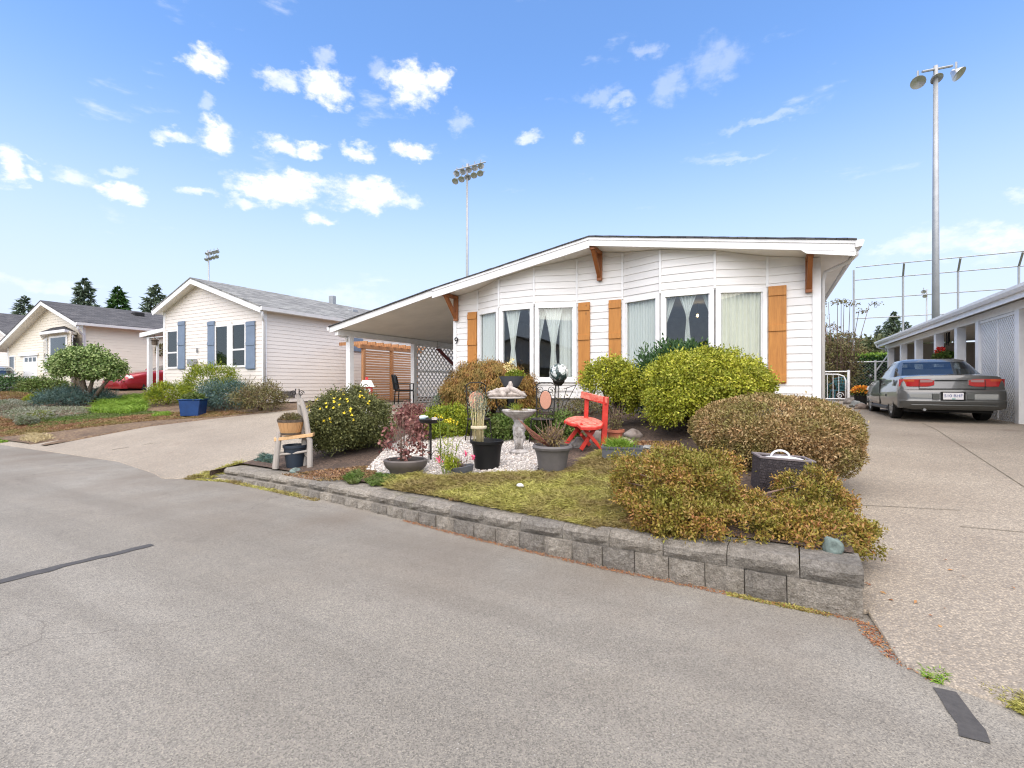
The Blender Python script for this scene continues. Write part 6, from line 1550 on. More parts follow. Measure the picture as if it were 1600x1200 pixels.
dw.tube([(-22 * s, -2 * s, 3 * s), (-8 * s, 0, 9 * s), (2 * s, 2 * s, 10 * s), (6 * s, 3 * s, 19 * s), (5 * s, 3 * s, 24 * s)], [4 * s, 6 * s, 6 * s, 4 * s, 2 * s], 10); dw.tube([(4 * s, 0, 14 * s), (14 * s, -3 * s, 9 * s), (26 * s, -4 * s, 3 * s), (31 * s, -4 * s, 1 * s)], [4 * s, 4.5 * s, 3 * s, 1.2 * s], 10); dw.tube([(-20 * s, -4 * s, 5 * s), (-30 * s, -5 * s, 1.5 * s)], [4 * s, 1.4 * s], 8)
tag(dw.build('driftwood', M['driftwood'], None, smooth=True, loc=(b.x, b.y, b.z + 61 * s), rot=(0, 0, YAW)), 'gnarled grey driftwood lying on the bistro table', 'driftwood')
# bowl planter with cream flowers on a post behind the table
pb = at(799, 605, depth(b) + .45); d = depth(pb); s = span(1, d); gzz = gz(pb.x, pb.y)
t = thing('bowl_planter', 'dark bowl planter with cream flowers on a pedestal behind the driftwood', 'planter', (pb.x, pb.y, gzz), YAW); H0 = pb.z - gzz
MB().lathe([(10 * s, H0), (13 * s, H0 + 3 * s), (17.5 * s, H0 + 13 * s), (20 * s, H0 + 17 * s), (18 * s, H0 + 17 * s), (16 * s, H0 + 14 * s), (0, H0 + 13 * s)], 28).build('bowl', M['potslate'], t, smooth='auto')
MB().lathe([(12 * s, 0), (12 * s, 4 * s), (5 * s, 7 * s), (5 * s, H0 - 4 * s), (11 * s, H0)], 16).build('pedestal', M['dark'], t, smooth='auto')
leaf_crown('foliage', M['lf_lime'], t, 420, (15 * s, 11 * s, 8 * s), (6 * s, 0, H0 + 18 * s), .045, .022, lo=-.3, shell=.8)
P = np.concatenate([np.array(c_) * s + np.array([0, 0, H0]) + rng.normal(size=(22, 3)) * 1.8 * s for c_ in ((-6, -3, 34), (-1, -3, 38), (-4, -4, 28), (3, -3, 30), (-9, -2, 31), (1, -2, 44))]); n = len(P)
link('flowers', leaf_mesh('flowers', P, rdir(n), rdir(n), .026, .022, M['lf_cream'], .1), t)
mm = MB()
for x_ in (-8, -5, -2, 1, 3): mm.tube([(x_ * .4 * s, 0, H0 + 13 * s), (x_ * s, -2 * s, H0 + 33 * s)], .003, 5)
mm.build('stem', plain('green_stem', (.20, .26, .05), .7), t)
# two bistro chairs with tile medallions
def bistro_chair(label, px, py, turn, oval):
    b = gp(px, py); d = depth(b); s = span(1, d); t = thing('bistro_chair', label, 'chair', b, YAW + turn, 'iron bistro chairs around the driftwood table')
    W_, sh = 17 * s, 34 * s
    for sx in (-1, 1):
        MB().tube([(sx * W_, -14 * s, 0), (sx * W_ * .85, -12 * s, sh)], .010, 6).build('leg', M['iron'], t)
        MB().tube([(sx * W_, 18 * s, 0), (sx * W_ * .8, 12 * s, sh), (sx * W_ * .95, 16 * s, 88 * s)], .010, 6).build('back_leg', M['iron'], t)
        for zz, r_ in ((80, 6), (46, 6)): MB().tube(scroll((sx * W_ * .52, 15 * s, zz * s), r_ * s, 1.4, Vector((sx, 0, 0)), Vector((0, 0, 1)), 0), .005, 5).build('scroll', M['iron'], t)
    MB().lathe([(0, sh), (18 * s, sh), (19 * s, sh + 1.2 * s), (18 * s, sh + 2.4 * s), (0, sh + 2 * s)], 24).build('seat', M['iron'], t, smooth='auto')
    MB().tube([(-W_ * .95, 16 * s, 88 * s), (-W_ * .5, 16.5 * s, 92 * s), (W_ * .5, 16.5 * s, 92 * s), (W_ * .95, 16 * s, 88 * s)], .010, 6).build('top_rail', M['iron'], t, smooth=True); MB().tube([(-W_ * .85, 14 * s, 42 * s), (W_ * .85, 14 * s, 42 * s)], .008, 6).build('lower_rail', M['iron'], t)
    o = MB().lathe([(0, -1), (1, -1), (1.06, 0), (1, 1), (0, 1)], 28).build('medallion', plain('terracotta_tile', (.55, .27, .18), .7, .12), t, smooth='auto', loc=(0, 14.5 * s, 64 * s), rot=(pi / 2 + .06, 0, 0)); o.scale = (oval[0] * s, oval[1] * s, 1.0 * s)
    ri = MB(); ri.tube([(oval[0] * 1.12 * s * cos(a * pi / 12), 14.5 * s, 64 * s + oval[1] * 1.12 * s * sin(a * pi / 12)) for a in range(25)], .006, 5); ri.build('medallion_ring', M['iron'], t)
    return t
bistro_chair('iron bistro chair with oval pink medallion, in front of the white siding', 848, 690, radians(-22), (9, 14)); bistro_chair('iron bistro chair with round terracotta medallion behind the cane sheaf', 748, 690, radians(20), (12, 13))
# mosaic gazing globe on a stake, fan trellis
pg = at(873, 583, 8.55); gzz = gz(pg.x, pg.y); s = span(1, 8.55)
t = thing('mosaic_globe', 'black and white mosaic globe on a stake in front of the left bow window', 'ornament', (pg.x, pg.y, gzz), YAW)
tt = NT('mosaic'); vv = tt.voro(tt.map(tt.obj, (1, 1, 1.6)), 9.0, 'DISTANCE_TO_EDGE'); cc = tt.ramp(tt.noise(tt.obj, 7, 3, .6), [(.44, (.04, .07, .065)), (.50, (.62, .66, .63)), (.7, (.75, .77, .75))]); tt.set(Base_Color=tt.mix(tt.ramp(vv, [(.02, (1, 1, 1)), (.05, (0, 0, 0))]), cc, (.03, .03, .03)), Roughness=.2)
MB().lathe([(15 * s * sin(pi * i / 14) + 1e-7 * 0, -15 * s * cos(pi * i / 14)) for i in range(15)], 28).build('globe', tt.m, t, smooth=True, loc=(0, 0, pg.z - gzz))
MB().lathe([(4 * s, pg.z - gzz - 20 * s), (9 * s, pg.z - gzz - 14 * s), (9.5 * s, pg.z - gzz - 11.5 * s)], 18).build('cradle', M['iron'], t); MB().tube([(0, 0, 0), (0, 0, pg.z - gzz - 19 * s)], .009, 6).build('stake', M['iron'], t)
pt = at(873, 652, 8.3); gzz = gz(pt.x, pt.y); s = span(1, 8.3); z0 = pt.z - gzz
t = thing('fan_trellis', 'thin dark fan trellis leaning below the mosaic globe', 'trellis', (pt.x, pt.y, gzz), YAW); pts_ = {'a': ((-2, 0), (-2, 52)), 'b': ((0, 0), (30, 50)), 'c': ((-2, 0), (12, 50))}
for (a0, b0) in (((-2, 0), (-3, 52)), ((0, 0), (28, 52)), ((0, 0), (13, 47)), ((-3, 41), (22, 41)), ((-3, 28), (15, 30)), ((8, 44), (28, 51))): MB().tube([(a0[0] * s, 0, z0 + a0[1] * s), (b0[0] * s, 0, z0 + b0[1] * s)], .006, 5).build('rod', M['iron'], t)
leaf_crown('vine', M['lf_olive'], t, 160, (16 * s, 5 * s, 24 * s), (0, 0, z0 + 24 * s), .035, .014, lo=-1, shell=1)
# the red chair: plank seat with a notched corner, crossed legs, low back
b = gp(918, 702); d = depth(b); s = span(1, d)
t = thing('red_chair', 'small bright red wooden chair with crossed legs and faded seat', 'chair', b, YAW)
ST = 44 * s
seat2 = [(-37, 2), (-27, -14), (-19, -16), (-15, -32), (-4, -34), (8, -32), (18, -25), (23, -12), (22, 2), (14, 16), (0, 26), (-16, 27), (-30, 16)]
zz = lambda p: ST - (p[0] * .04) * s
m = MB(); m.prism([(x * s, y * s) for x, y in seat2], lambda p: (p[0], p[1], ST - 4.2 * s + .22 * p[1]), lambda p: (p[0], p[1], ST + .22 * p[1])); m.build('seat', M['redpaint'], t, bevel=.004)
m = MB(); m.prism([(x * s * .965 - .002, y * s * .95) for x, y in seat2], lambda p: (p[0], p[1], ST + .0012 + .22 * p[1]), lambda p: (p[0], p[1], ST + .004 + .22 * p[1])); so_ = m.build('seat_face', M['redfaded'], t)
for x0 in (-22, -6, 8): MB().bar((x0 * s - 6 * s, 12 * s, ST + .0045 + .22 * 12 * s), (x0 * s + 6 * s, -20 * s, ST + .0045 - .22 * 20 * s), .004, .002).build('seat_groove', M['redpaint'], so_)
for (a0, b0, y_) in (((-14, 41), (20, 1), -17), ((14, 41), (-12, 1), -11), ((-6, 41), (-33, 6), 12), ((-22, 41), (6, 4), 17)): MB().bar((a0[0] * s, y_ * s, a0[1] * s), (b0[0] * s, y_ * s, b0[1] * s), .045, 8.5 * s, (0, 1, 0)).build('leg', M['redpaint'], t, bevel=.003)
for (x_, y_, w_, z0_, z1_) in ((25.5, -6, 8.5, 0, 82), (0, 18, 6.5, 40, 86)): MB().bar((x_ * s - (2 if x_ > 9 else 0) * s, y_ * s, z0_ * s), (x_ * s + 2 * s, y_ * s, z1_ * s), 5 * s, w_ * s, (1, 0, 0)).build('back_post', M['redpaint'], t, bevel=.003)
MB().bar((-7 * s, 19 * s, 85 * s), (30 * s, -9 * s, 76 * s), 4.6 * s, 10 * s).build('back_rail', M['redfaded'], t, bevel=.004); MB().bar((-5 * s, 19.5 * s, 80.6 * s), (28 * s, -9 * s, 71.5 * s), 4.0 * s, 3 * s).build('back_rail_edge', M['redpaint'], t)
MB().bar((-12 * s, -14 * s, 24 * s), (-8 * s, 14 * s, 24 * s), .03, .03).build('stretcher', M['redpaint'], t)
# rectangular trough with grass
b = gp(972, 717); d = depth(b); s = span(1, d)
t = thing('trough_planter', 'dark rectangular trough of bright green grass right of the red chair', 'planter', b, YAW + radians(-14))
L_, W_, H_ = 30 * s, 15 * s, 17 * s
m = MB()
for (x0, y0, x1, y1) in ((-L_, -W_, L_, -W_ + .02), (-L_, W_ - .02, L_, W_), (-L_, -W_ + .02, -L_ + .02, W_ - .02), (L_ - .02, -W_ + .02, L_, W_ - .02)): m.box(x0, x1, y0, y1, 0, H_)
m.build('trough', M['potslate'], t); m = MB()
for (x0, y0, x1, y1) in ((-L_ - .012, -W_ - .012, L_ + .012, -W_ + .018), (-L_ - .012, W_ - .018, L_ + .012, W_ + .012), (-L_ - .012, -W_ + .018, -L_ + .018, W_ - .018), (L_ - .018, -W_ + .018, L_ + .012, W_ - .018)): m.box(x0, x1, y0, y1, H_ + .001, H_ + .022)
m.build('rim', M['potslate'], t); bx('soil', M['soilpot'], t, -L_ + .021, L_ - .021, -W_ + .021, W_ - .021, H_ - .05, H_ - .02)
n = 700; P = np.stack([rng.normal(-4 * s, 9 * s, n), rng.normal(0, 6 * s, n), np.full(n, H_ - .02)], 1); link('grass', blade_mesh('grass', P, unit(np.array([[0, 0, 1.]]) + rng.normal(size=(n, 3)) * .35), 22 * s * rng.uniform(.5, 1.2, n), .007, M['lf_grass'], .3), t)
# terracotta pot with a dead plant behind the red chair
b = gp(961, 690); d = depth(b); s = span(1, d)
p = pot('clay_pot', 'terracotta pot with a dead plant behind the red chair', b, [(9 * s, 0), (12 * s, 14 * s), (14.5 * s, 15 * s), (14.5 * s, 19 * s), (12.5 * s, 19 * s), (11.5 * s, 15 * s)], M['terracotta'], 26, soil_z=15 * s, soil_r=12 * s); twigs('twigs', M['twig'], p, (0, 0, 15 * s), 26, .35, .12, .003); leaf_crown('dead_leaves', M['lf_olive'], p, 300, (.10, .09, .15), (0, 0, 15 * s + .17), .035, .012, lo=-1, shell=1)
# dark pots at the carport corner
for (px, py, w_, h_, mat, lab) in ((702, 648, 20, 26, 'lf_dark', 'dark pot with green plant near the carport lattice corner'), (688, 652, 17, 17, 'lf_grey', 'dark pot with grey lavender left of the weeping maple')):
    b = gp(px, py); d = depth(b); s = span(1, d); p = pot('corner_pot', lab, b, [(w_ * .6 * s, 0), (w_ * .9 * s, h_ * .7 * s), (w_ * s, h_ * .75 * s), (w_ * s, h_ * s), (w_ * .85 * s, h_ * s), (w_ * .8 * s, h_ * .8 * s)], M['black'], 24, soil_z=h_ * .8 * s, soil_r=w_ * .8 * s); leaf_crown('foliage', M[mat], p, 900, (w_ * 1.15 * s, w_ * s, 13 * s), (0, 0, h_ * s), .05, .018, lo=-.5, shell=.6, amp=.2)
# wicker box with white-lidded tub
pc = at(1219, 716, 4.35); d = depth(pc); s = span(1, d); zg = gz(pc.x, pc.y) - .02
t = thing('wicker_box', 'dark brown woven wicker box half hidden by the azalea', 'box', (pc.x, pc.y, zg), YAW + radians(-14)); t.rotation_euler = (0, radians(3.5), YAW + radians(-14)); HB = pc.z - zg + .0; A_, B_ = 37 * s, .14
wv = MB(); rows_ = 12; cols_ = 22
for (x0, y0, x1, y1) in ((-A_, -B_, A_, -B_ + .02), (-A_, B_ - .02, A_, B_), (-A_, -B_ + .02, -A_ + .02, B_ - .02), (A_ - .02, -B_ + .02, A_, B_ - .02)): wv.box(x0, x1, y0, y1, 0, HB)
wv.build('box_wall', M['wicker'], t)
wk = MB()
for r_ in range(rows_):
    z = HB * (r_ + .5) / rows_; pts_ = [(-A_ + 2 * A_ * i / (cols_ * 2), -B_ - .002 - .005 * (1 if (i + r_) % 2 else -.3), z) for i in range(cols_ * 2 + 1)]
    for i in range(len(pts_) - 1):
        a_, b_ = pts_[i], pts_[i + 1]; h2_ = HB / rows_ * .42; wk.add([(a_[0], a_[1], z - h2_), (b_[0], b_[1], z - h2_), (b_[0], b_[1], z + h2_), (a_[0], a_[1], z + h2_)], [(0, 1, 2, 3)])
o = wk.build('weave', M['wicker'], t); o['kind'] = 'stuff'
for (x0, y0, x1, y1) in ((-A_ - .01, -B_ - .01, A_ + .01, -B_ + .022), (-A_ - .01, B_ - .022, A_ + .01, B_ + .01), (-A_ - .01, -B_ + .022, -A_ + .024, B_ - .022), (A_ - .024, -B_ + .022, A_ + .01, B_ - .022)): bx('rim', M['wickerrim'], t, x0, x1, y0, y1, HB + .001, HB + .02, .003)
lidp = Vector((pc.x, pc.y, pc.z - .018)); t2 = thing('white_lid', 'white oval tub lid with an arched handle inside the wicker box', 'lid', lidp, YAW + radians(-14))
MB().lathe([(A_ * .90, 0), (A_ * .88, .016), (A_ * .5, .034), (0, .042)], 32, ex=1, ey=.36).build('dome', M['lid'], t2, smooth=True); MB().tube([(.075 * cos(pi * i / 12), 0, .034 + .055 * sin(pi * i / 12)) for i in range(13)], .009, 8).build('handle', M['lid'], t2, smooth=True); MB().lathe([(A_ * .86, -.2), (A_ * .88, 0)], 28, ex=1, ey=.36).build('tub', M['lid'], t2)
# rocks
for i, (px, py, w_, h_, lab, cat_, mm_) in enumerate(((895, 676, 22, 20, 'brown rounded boulder behind the dry-twig pot', 'rock', 'rock'), (905, 697, 19, 22, 'pale boulder beside the left legs of the red chair', 'rock', 'rock'), (935, 690, 18, 26, 'grey slab rock behind the red chair legs', 'rock', 'rock'), (878, 668, 14, 22, 'upright pale rock left of the brown boulder', 'rock', 'rock'), (990, 682, 20, 18, 'blue-grey boulder right of the terracotta pot', 'rock', 'rock'), (975, 694, 20, 16, 'flat grey rock behind the grass trough', 'rock', 'rock'), (1013, 700, 14, 10, 'small grey rock beside the large yellow-green shrub', 'rock', 'rock'), (1300, 858, 20, 30, 'greenish rock at the wall corner under the azalea tip', 'rock', 'tealrock'), (462, 735, 12, 8, 'small green-grey stone at the foot of the rustic chair', 'rock', 'tealrock'), (598, 737, 17, 5, 'flat stone slab on the soil left of the bronze bowl', 'slab', 'rock'))):
    b = gp(px, py); s = span(1, depth(b)); rock('garden_rock', lab, (b.x, b.y, b.z - .02), (w_ * s, w_ * .8 * s, h_ * .62 * s), M[mm_], 2.7 + i * 1.9, cat=cat_)
b = gp(813, 768); rock('shell_stone', 'single white shell-like stone on the heather', (b.x, b.y, b.z + .05), (.045, .03, .022), M['lid'], 5.5, cat='stone')
# rustic chair with barrel planter
b = gp(455, 731); d = depth(b); s = span(1, d)
t = thing('rustic_chair', 'rustic log chair with a pale plank seat at the left end of the bed', 'chair', b, YAW)
LG = {'fl': (-21, -6), 'fr': (29, -2), 'bl': (-29, 10), 'br': (14, 12)}
for k_, (x_, y_) in LG.items(): MB().tube([(x_ * s * 1.03, y_ * s, 0), (x_ * s * .96 + (2 * s if x_ > 0 else 3 * s), y_ * s, (44 if 'r' in k_ else 41) * s), ((x_ * .92) * s + (1 * s if x_ > 0 else 3 * s), y_ * s, (48 if 'r' in k_ else (54 if True else 0)) * s)], [4.6 * s, 4.2 * s, 3.8 * s], 10).build('leg', M['rawwood'], t, smooth='auto')
m = MB(); m.prism([(-34 * s, 14 * s), (-22 * s, -10 * s), (36 * s, -6 * s), (30 * s, 16 * s)], lambda p: (p[0], p[1], (45 + p[0] / s * .12) * s), lambda p: (p[0], p[1], (50 + p[0] / s * .12) * s)); m.build('seat', M['plankwood'], t, bevel=.004)
for (a0, b0) in (('fl', 'fr'), ('fl', 'bl'), ('bl', 'br'), ('fr', 'br')):
    za = 17 * s if a0[0] != b0[0] else 21 * s; pa_, pb_ = LG[a0], LG[b0]; MB().tube([(pa_[0] * s, pa_[1] * s, za), ((pa_[0] + pb_[0]) / 2 * s, (pa_[1] + pb_[1]) / 2 * s, za + 2 * s), (pb_[0] * s, pb_[1] * s, za + 6 * s)], 1.9 * s, 8).build('stretcher', M['rawwood'], t, smooth=True)
for (pts_) in (((26, 2, 50), (20, 4, 85), (13, 5, 108)), ((10, 14, 50), (7, 16, 88), (4, 16, 116))): MB().tube([(x * s, y * s, z * s) for x, y, z in pts_], [4.4 * s, 4.0 * s, 3.4 * s], 10).build('back_post', M['rawwood'], t, smooth='auto')
MB().tube([(16 * s, 4 * s, 97 * s), (5 * s, 16 * s, 100 * s)], 2.6 * s, 8).build('back_rail', M['rawwood'], t)
for sx in (-1, 1): MB().tube(scroll((5 * s + sx * 6 * s, 10 * s, 116 * s), 5 * s, 1.3, Vector((sx, 0, 0)), Vector((0, 0, 1))), .006, 5).build('iron_scroll', M['iron'], t)
MB().tube([(2 * s, 10 * s, 116 * s), (2 * s, 10 * s, 123 * s), (8 * s, 10 * s, 123 * s), (8 * s, 10 * s, 116 * s)], .008, 6).build('iron_hook', M['iron'], t)
bb2 = b + Vector((RT.x, RT.y, 0)) * (-2 * s) + Vector((FW.x, FW.y, 0)) * (3 * s) + Vector((0, 0, 51 * s))
p = thing('barrel_planter', 'half-barrel planter with dark hoops standing on the rustic chair', 'planter', bb2, YAW); ns_ = 18
for k_ in range(ns_):
    a0, a1 = 2 * pi * k_ / ns_, 2 * pi * (k_ + .96) / ns_; m = MB()
    rr = lambda z: (13.5 + 6.2 * (z / 24) ** .8) * s
    zs_ = (0, 8, 16, 24)
    for z in zs_:
        for a_ in (a0, (a0 + a1) / 2, a1): m.v.append((rr(z) * cos(a_), rr(z) * sin(a_) * .95, z * s))
    for i in range(3):
        for j_ in range(2): q = i * 3 + j_; m.f.append((q, q + 1, q + 4, q + 3))
    m.build('stave', M['barrel'], p, fix=False)
for z, hh in ((1, 3.2), (20.5, 4.2)): MB().lathe([((13.8 + 6.2 * max(0, z / 24) ** .8) * s, z * s), ((14.0 + 6.2 * ((z + hh) / 24) ** .8) * s, (z + hh) * s), ((13.2 + 6.2 * ((z + hh) / 24) ** .8) * s, (z + hh) * s)], 30, ey=.95, cap=False).build('hoop', M['bark'], p)
MB().lathe([(18.5 * s, 21 * s), (0, 22.5 * s)], 24, ey=.95).build('soil', M['soilpot'], p); leaf_crown('dry_plant', M['lf_olive'], p, 900, (17 * s, 15 * s, 9 * s), (0, 0, 24 * s), .035, .010, lo=-.2, shell=.8, up=.5)
p = pot('under_pot', 'dark blue-black pot under the rustic chair', b + Vector((RT.x, RT.y, 0)) * (2 * s) + Vector((FW.x, FW.y, 0)) * (10 * s), [(13 * s, 0), (17 * s, 30 * s), (18.5 * s, 31 * s), (18.5 * s, 35 * s), (16 * s, 35 * s), (15 * s, 30 * s), (0, 29 * s)], plain('navy_pot', (.02, .03, .045), .45), 26)
cover('teal_creeper', 'small blue-green creeper at the left end of the bed', 'plant', px_poly([(398, 720), (410, 708), (426, 712), (424, 724)], gz), 500, .06, .01, M['lf_juniper'], gz, .5, .9)
cover('wall_weeds', 'mossy weeds at the left foot of the block wall', 'weeds', [(u_, edge(u_) - .02) for u_ in (-7.3, -6.6, -5.6, -4.6)] + [(u_, edge(u_) - .10) for u_ in (-4.6, -5.6, -6.6, -7.3)], 1500, .045, .008, M['lf_heather'], lambda u, v: 0.0, .5, 1.0)
cover('wall_end_weeds', 'yellow-green weeds over the left end of the block wall', 'weeds', [(-7.3, 3.75), (-6.95, 3.9), (-6.95, 4.5), (-7.25, 4.5)], 1300, .07, .009, M['lf_heather'], lambda u, v: hgt(u, v) + .02, .5, .9)
cover('wall_moss', 'thin moss at the foot of the right end of the block wall', 'weeds', [(u_, edge(u_) - .01) for u_ in (-.25, .0, .3)] + [(u_, edge(u_) - .06) for u_ in (.3, .0, -.25)], 700, .02, .007, M['lf_heather'], lambda u, v: 0.0, .5, 1.2)
cover('drive_weeds', 'green and straw weeds at the edge of the right-hand drive, lower right corner', 'weeds', px_poly([(1520, 1066), (1600, 1090), (1650, 1110), (1650, 1140), (1600, 1122), (1545, 1092)], zero), 2600, .05, .008, M['lf_heather'], zero, .5, .8)
cover('drive_sprig', 'small green sprig at the drive edge left of the weeds', 'weeds', px_poly([(1440, 1048), (1470, 1050), (1488, 1064), (1470, 1070), (1445, 1058)], zero), 420, .045, .007, M['lf_grass'], zero, .6, .9)
lit = [(u_, edge(min(u_, .46)) - .005) for u_ in frange(-3.2, .44, .3)] + [(u_, edge(min(u_, .46)) - .055) for u_ in reversed(frange(-3.2, .44, .3))]
def litter(name, label, poly, n_, zf, s_=.016):
    P = scatter(poly, n_, zf) + np.array([0, 0, .004]); D = unit(rdir(n_) * np.array([1, 1, .25])); tag(link(name, leaf_mesh(name, P, D, unit(np.array([[0, 0, 1.]]) + rdir(n_) * .4), s_ * rng.uniform(.6, 1.5, n_), s_ * .45, M['lf_litter'], .3)), label, 'leaf litter', kind='stuff')
litter('leaf_litter', 'fine red-brown leaf litter along the foot of the block wall', lit, 2600, zero, .013)
litter('leaf_litter', 'red-brown leaves in the gap between the wall corner and the drive', [(.44, 3.34), (.53, 3.3), (.60, 2.9), (.75, 2.8), (.62, 2.82), (.50, 2.95), (.42, 3.2)], 420, zero, .017)
litter('leaf_litter', 'stray dry leaves scattered on the right-hand drive', px_poly([(1330, 900), (1500, 860), (1600, 900), (1600, 1020), (1420, 980)], lambda u, v: hgt(u, v) + .014), 12, lambda u, v: hgt(u, v) + .014, .035)

# ------------------------------------------------------------------ carport furniture
b = gp(632, 632, hgt); d = depth(b); s = span(1, d)
t = thing('patio_chair', 'black patio armchair on the carport floor by the second post', 'chair', b, YAW + radians(-90))
for sx in (-.24, .24):
    MB().tube([(sx, .22, 0), (sx, .22, .62)], .018, 6).build('leg', M['black'], t); MB().tube([(sx, -.25, 0), (sx, -.22, .45), (sx, -.30, .86)], .018, 6).build('leg', M['black'], t); MB().bar((sx, .24, .63), (sx, -.26, .63), .04, .025).build('armrest', M['black'], t)
bx('seat', M['black'], t, -.24, .24, -.22, .24, .40, .45, .01); MB().box(-.23, .23, -.02, .02, 0, .46).build('backrest', M['black'], t, bevel=.01, loc=(0, -.26, .45), rot=(radians(9), 0, 0))
p = at_u(688, 620, -9.4); g0_ = hgt(-9.4, p.y)
for k_, (u_, v_) in enumerate(((-9.7, 13.2), (-9.55, 14.1))):
    t = thing('iron_patio_seat', ('dark slender patio chair in front of the lattice, nearer the post', 'dark slender patio chair in front of the lattice, nearer the home')[k_], 'chair', (u_, v_, .74), radians(70 + 30 * k_))
    for sx in (-.2, .2):
        MB().tube([(sx, .2, 0), (sx, .18, .44)], .014, 6).build('leg', M['iron'], t); MB().tube([(sx, -.22, 0), (sx, -.2, .44), (sx, -.27, .88)], .014, 6).build('leg', M['iron'], t)
    bx('seat', M['iron'], t, -.22, .22, -.2, .22, .43, .455)
    for i in range(5): MB().tube([(-.16 + .08 * i, -.21, .46), (-.16 + .08 * i, -.265, .86)], .008, 5).build('back_bar', M['iron'], t)
    MB().tube([(-.2, -.27, .88), (.2, -.27, .88)], .014, 6).build('top_rail', M['iron'], t)
a0, b0 = at_u(684, 545, -10.05), at_u(716, 577, -10.05)
ro = thing('red_board', 'dark red narrow board slanting across the top of the lattice screen', 'board', (0, 0, 0)); MB().bar(a0, b0, .03, .17, (1, 0, 0)).build('board', plain('dark_red', (.14, .012, .014), .5), ro, bevel=.006); MB().tube([a0 + Vector((0, 0, .05)), Vector((a0.x, a0.y, rooftop(-10.0) - .13))], .006, 5).build('cord', M['iron'], ro)
pbh = at(573, 608, 11.2); gzz = hgt(pbh.x, pbh.y); s = span(1, 11.2)
t = thing('bird_house', 'white and red bird house ornament on a post behind the yellow-flowered shrub', 'bird house', (pbh.x, pbh.y, gzz), YAW + .4); z0 = pbh.z - gzz
MB().box(-8 * s, 8 * s, -6 * s, 6 * s, z0 - 8 * s, z0 + 4 * s).build('box', plain('red_wall', (.45, .03, .03), .6), t); MB().prism([(-11, 3.5), (11, 3.5), (6, 14), (-6, 14)], lambda p_: (p_[0] * s, -8 * s, z0 + p_[1] * s), lambda p_: (p_[0] * s, 8 * s, z0 + p_[1] * s)).build('roof', M['white'], t)
bx('chimney', plain('red_wall', (.45, .03, .03), .6), t, -2 * s, 2 * s, -2 * s, 2 * s, z0 + 14.1 * s, z0 + 19 * s)
for x_ in (-4, 3): bx('window', M['lid'], t, (x_ - 2) * s, (x_ + 2) * s, -6.6 * s, -6.05 * s, z0 - 5 * s, z0 + 1 * s)
MB().tube([(0, 0, 0), (0, 0, z0 - 8.05 * s)], .035, 8).build('post', M['white'], t)

# ------------------------------------------------------------------ left yard plants
yh = lambda u, v: hgt(u, v) + .04
def yshrub(name, label, px0, px1, top, cy, mat, n, L, W, zc=.45, nst=10, ry=.7, **k):
    b, rx, h, d = box_px(px0, px1, top, cy, yh)
    if b.y > 8.1 - rx * .5 or b.y > 8.0:
        q = at_v((px0 + px1) / 2, cy, 7.9); b = Vector((q.x, q.y, yh(q.x, q.y))); d = depth(b); rx = span((px1 - px0) / 2, d); h = HC + (600 - top) * d / FPX - b.z
    k.setdefault('amp', .12); k.setdefault('shell', .4); k.setdefault('lo', -.6)
    return lobes_shrub(name, label, 'shrub', b, [(0, 0, h * zc, rx, rx * ry, h * (1 - zc))], M[mat], n, L, W, nst=nst, **k)
q = at_v(137, 607, 6.9); b = Vector((q.x, q.y, yh(q.x, q.y))); d = depth(b); rx = span(52, d); h = HC + 55 * d / FPX - b.z
t = lobes_shrub('small_tree', 'small round-headed tree with several trunks in front of the pale yellow house', 'tree', b, [(-.1, 0, h * .72, rx * .70, rx * .6, h * .28), (rx * .5, 0, h * .62, rx * .52, rx * .45, h * .22), (-rx * .55, 0, h * .66, rx * .42, rx * .4, h * .2)], M['lf_tree'], 20000, .085, .05, amp=.16, shell=.5, clump=420, cr=.07, seed=51, lo=-.6, nst=0, part='crown')
stems('trunk', M['bark'], t, (.0, 0, 0), [(-.3, 0, h * .7), (.2, .1, h * .7), (.9, 0, h * .6), (-.05, -.2, h * .72)], .075, .03, 8)
yshrub('green_shrub', 'dark green low shrubs at the far left edge of the yard', -40, 52, 592, 612, 'lf_dark', 5200, .10, .045, seed=60, clump=200, cr=.1)
yshrub('green_shrub', 'mid green low shrub left of the small tree', 38, 102, 594, 614, 'lf_mid', 4200, .09, .045, seed=61, clump=200, cr=.1)
yshrub('heather_clump', 'rusty orange heather clump near the left edge', -20, 50, 613, 630, 'lf_dry', 4200, .06, .016, seed=62, up=.7)
yshrub('lime_clump', 'small yellow-green clump right of the rusty heather', 42, 84, 616, 632, 'lf_lime', 2600, .07, .018, seed=63, up=.8)
yshrub('grey_santolina', 'silver-grey low shrub at the lower left edge', -20, 42, 624, 645, 'lf_grey', 4600, .05, .016, seed=64, up=.5)
b, rx, h, d = box_px(60, 176, 607, 632, yh)
lobes_shrub('blue_juniper', 'spreading blue-green juniper below the small tree', 'shrub', b, [(0, 0, h * .35, rx * .75, .6, h * .6), (-rx * .55, -.1, h * .2, rx * .45, .45, h * .45), (rx * .5, 0, h * .32, rx * .5, .5, h * .5)], M['lf_juniper'], 12000, .09, .016, amp=.18, shell=.5, seed=65, lo=-.3, nst=8, up=.2, clump=400, cr=.07)
yshrub('low_mat', 'pale grey-green creeping mat below the blue juniper', 14, 150, 636, 650, 'lf_grey', 7000, .05, .014, seed=66, zc=.3)
cover('grass_clump', 'bright green grass clump left of the awning post', 'grass', px_poly([(138, 646), (150, 630), (190, 622), (228, 620), (230, 642), (200, 648)], yh), 5200, .24, .014, M['lf_grass'], yh, .6, .5)
yshrub('lime_shrub', 'lime green shrub at the foot of the awning post', 234, 291, 601, 632, 'lf_lime', 7000, .07, .018, seed=67, up=.4, clump=240, cr=.06)
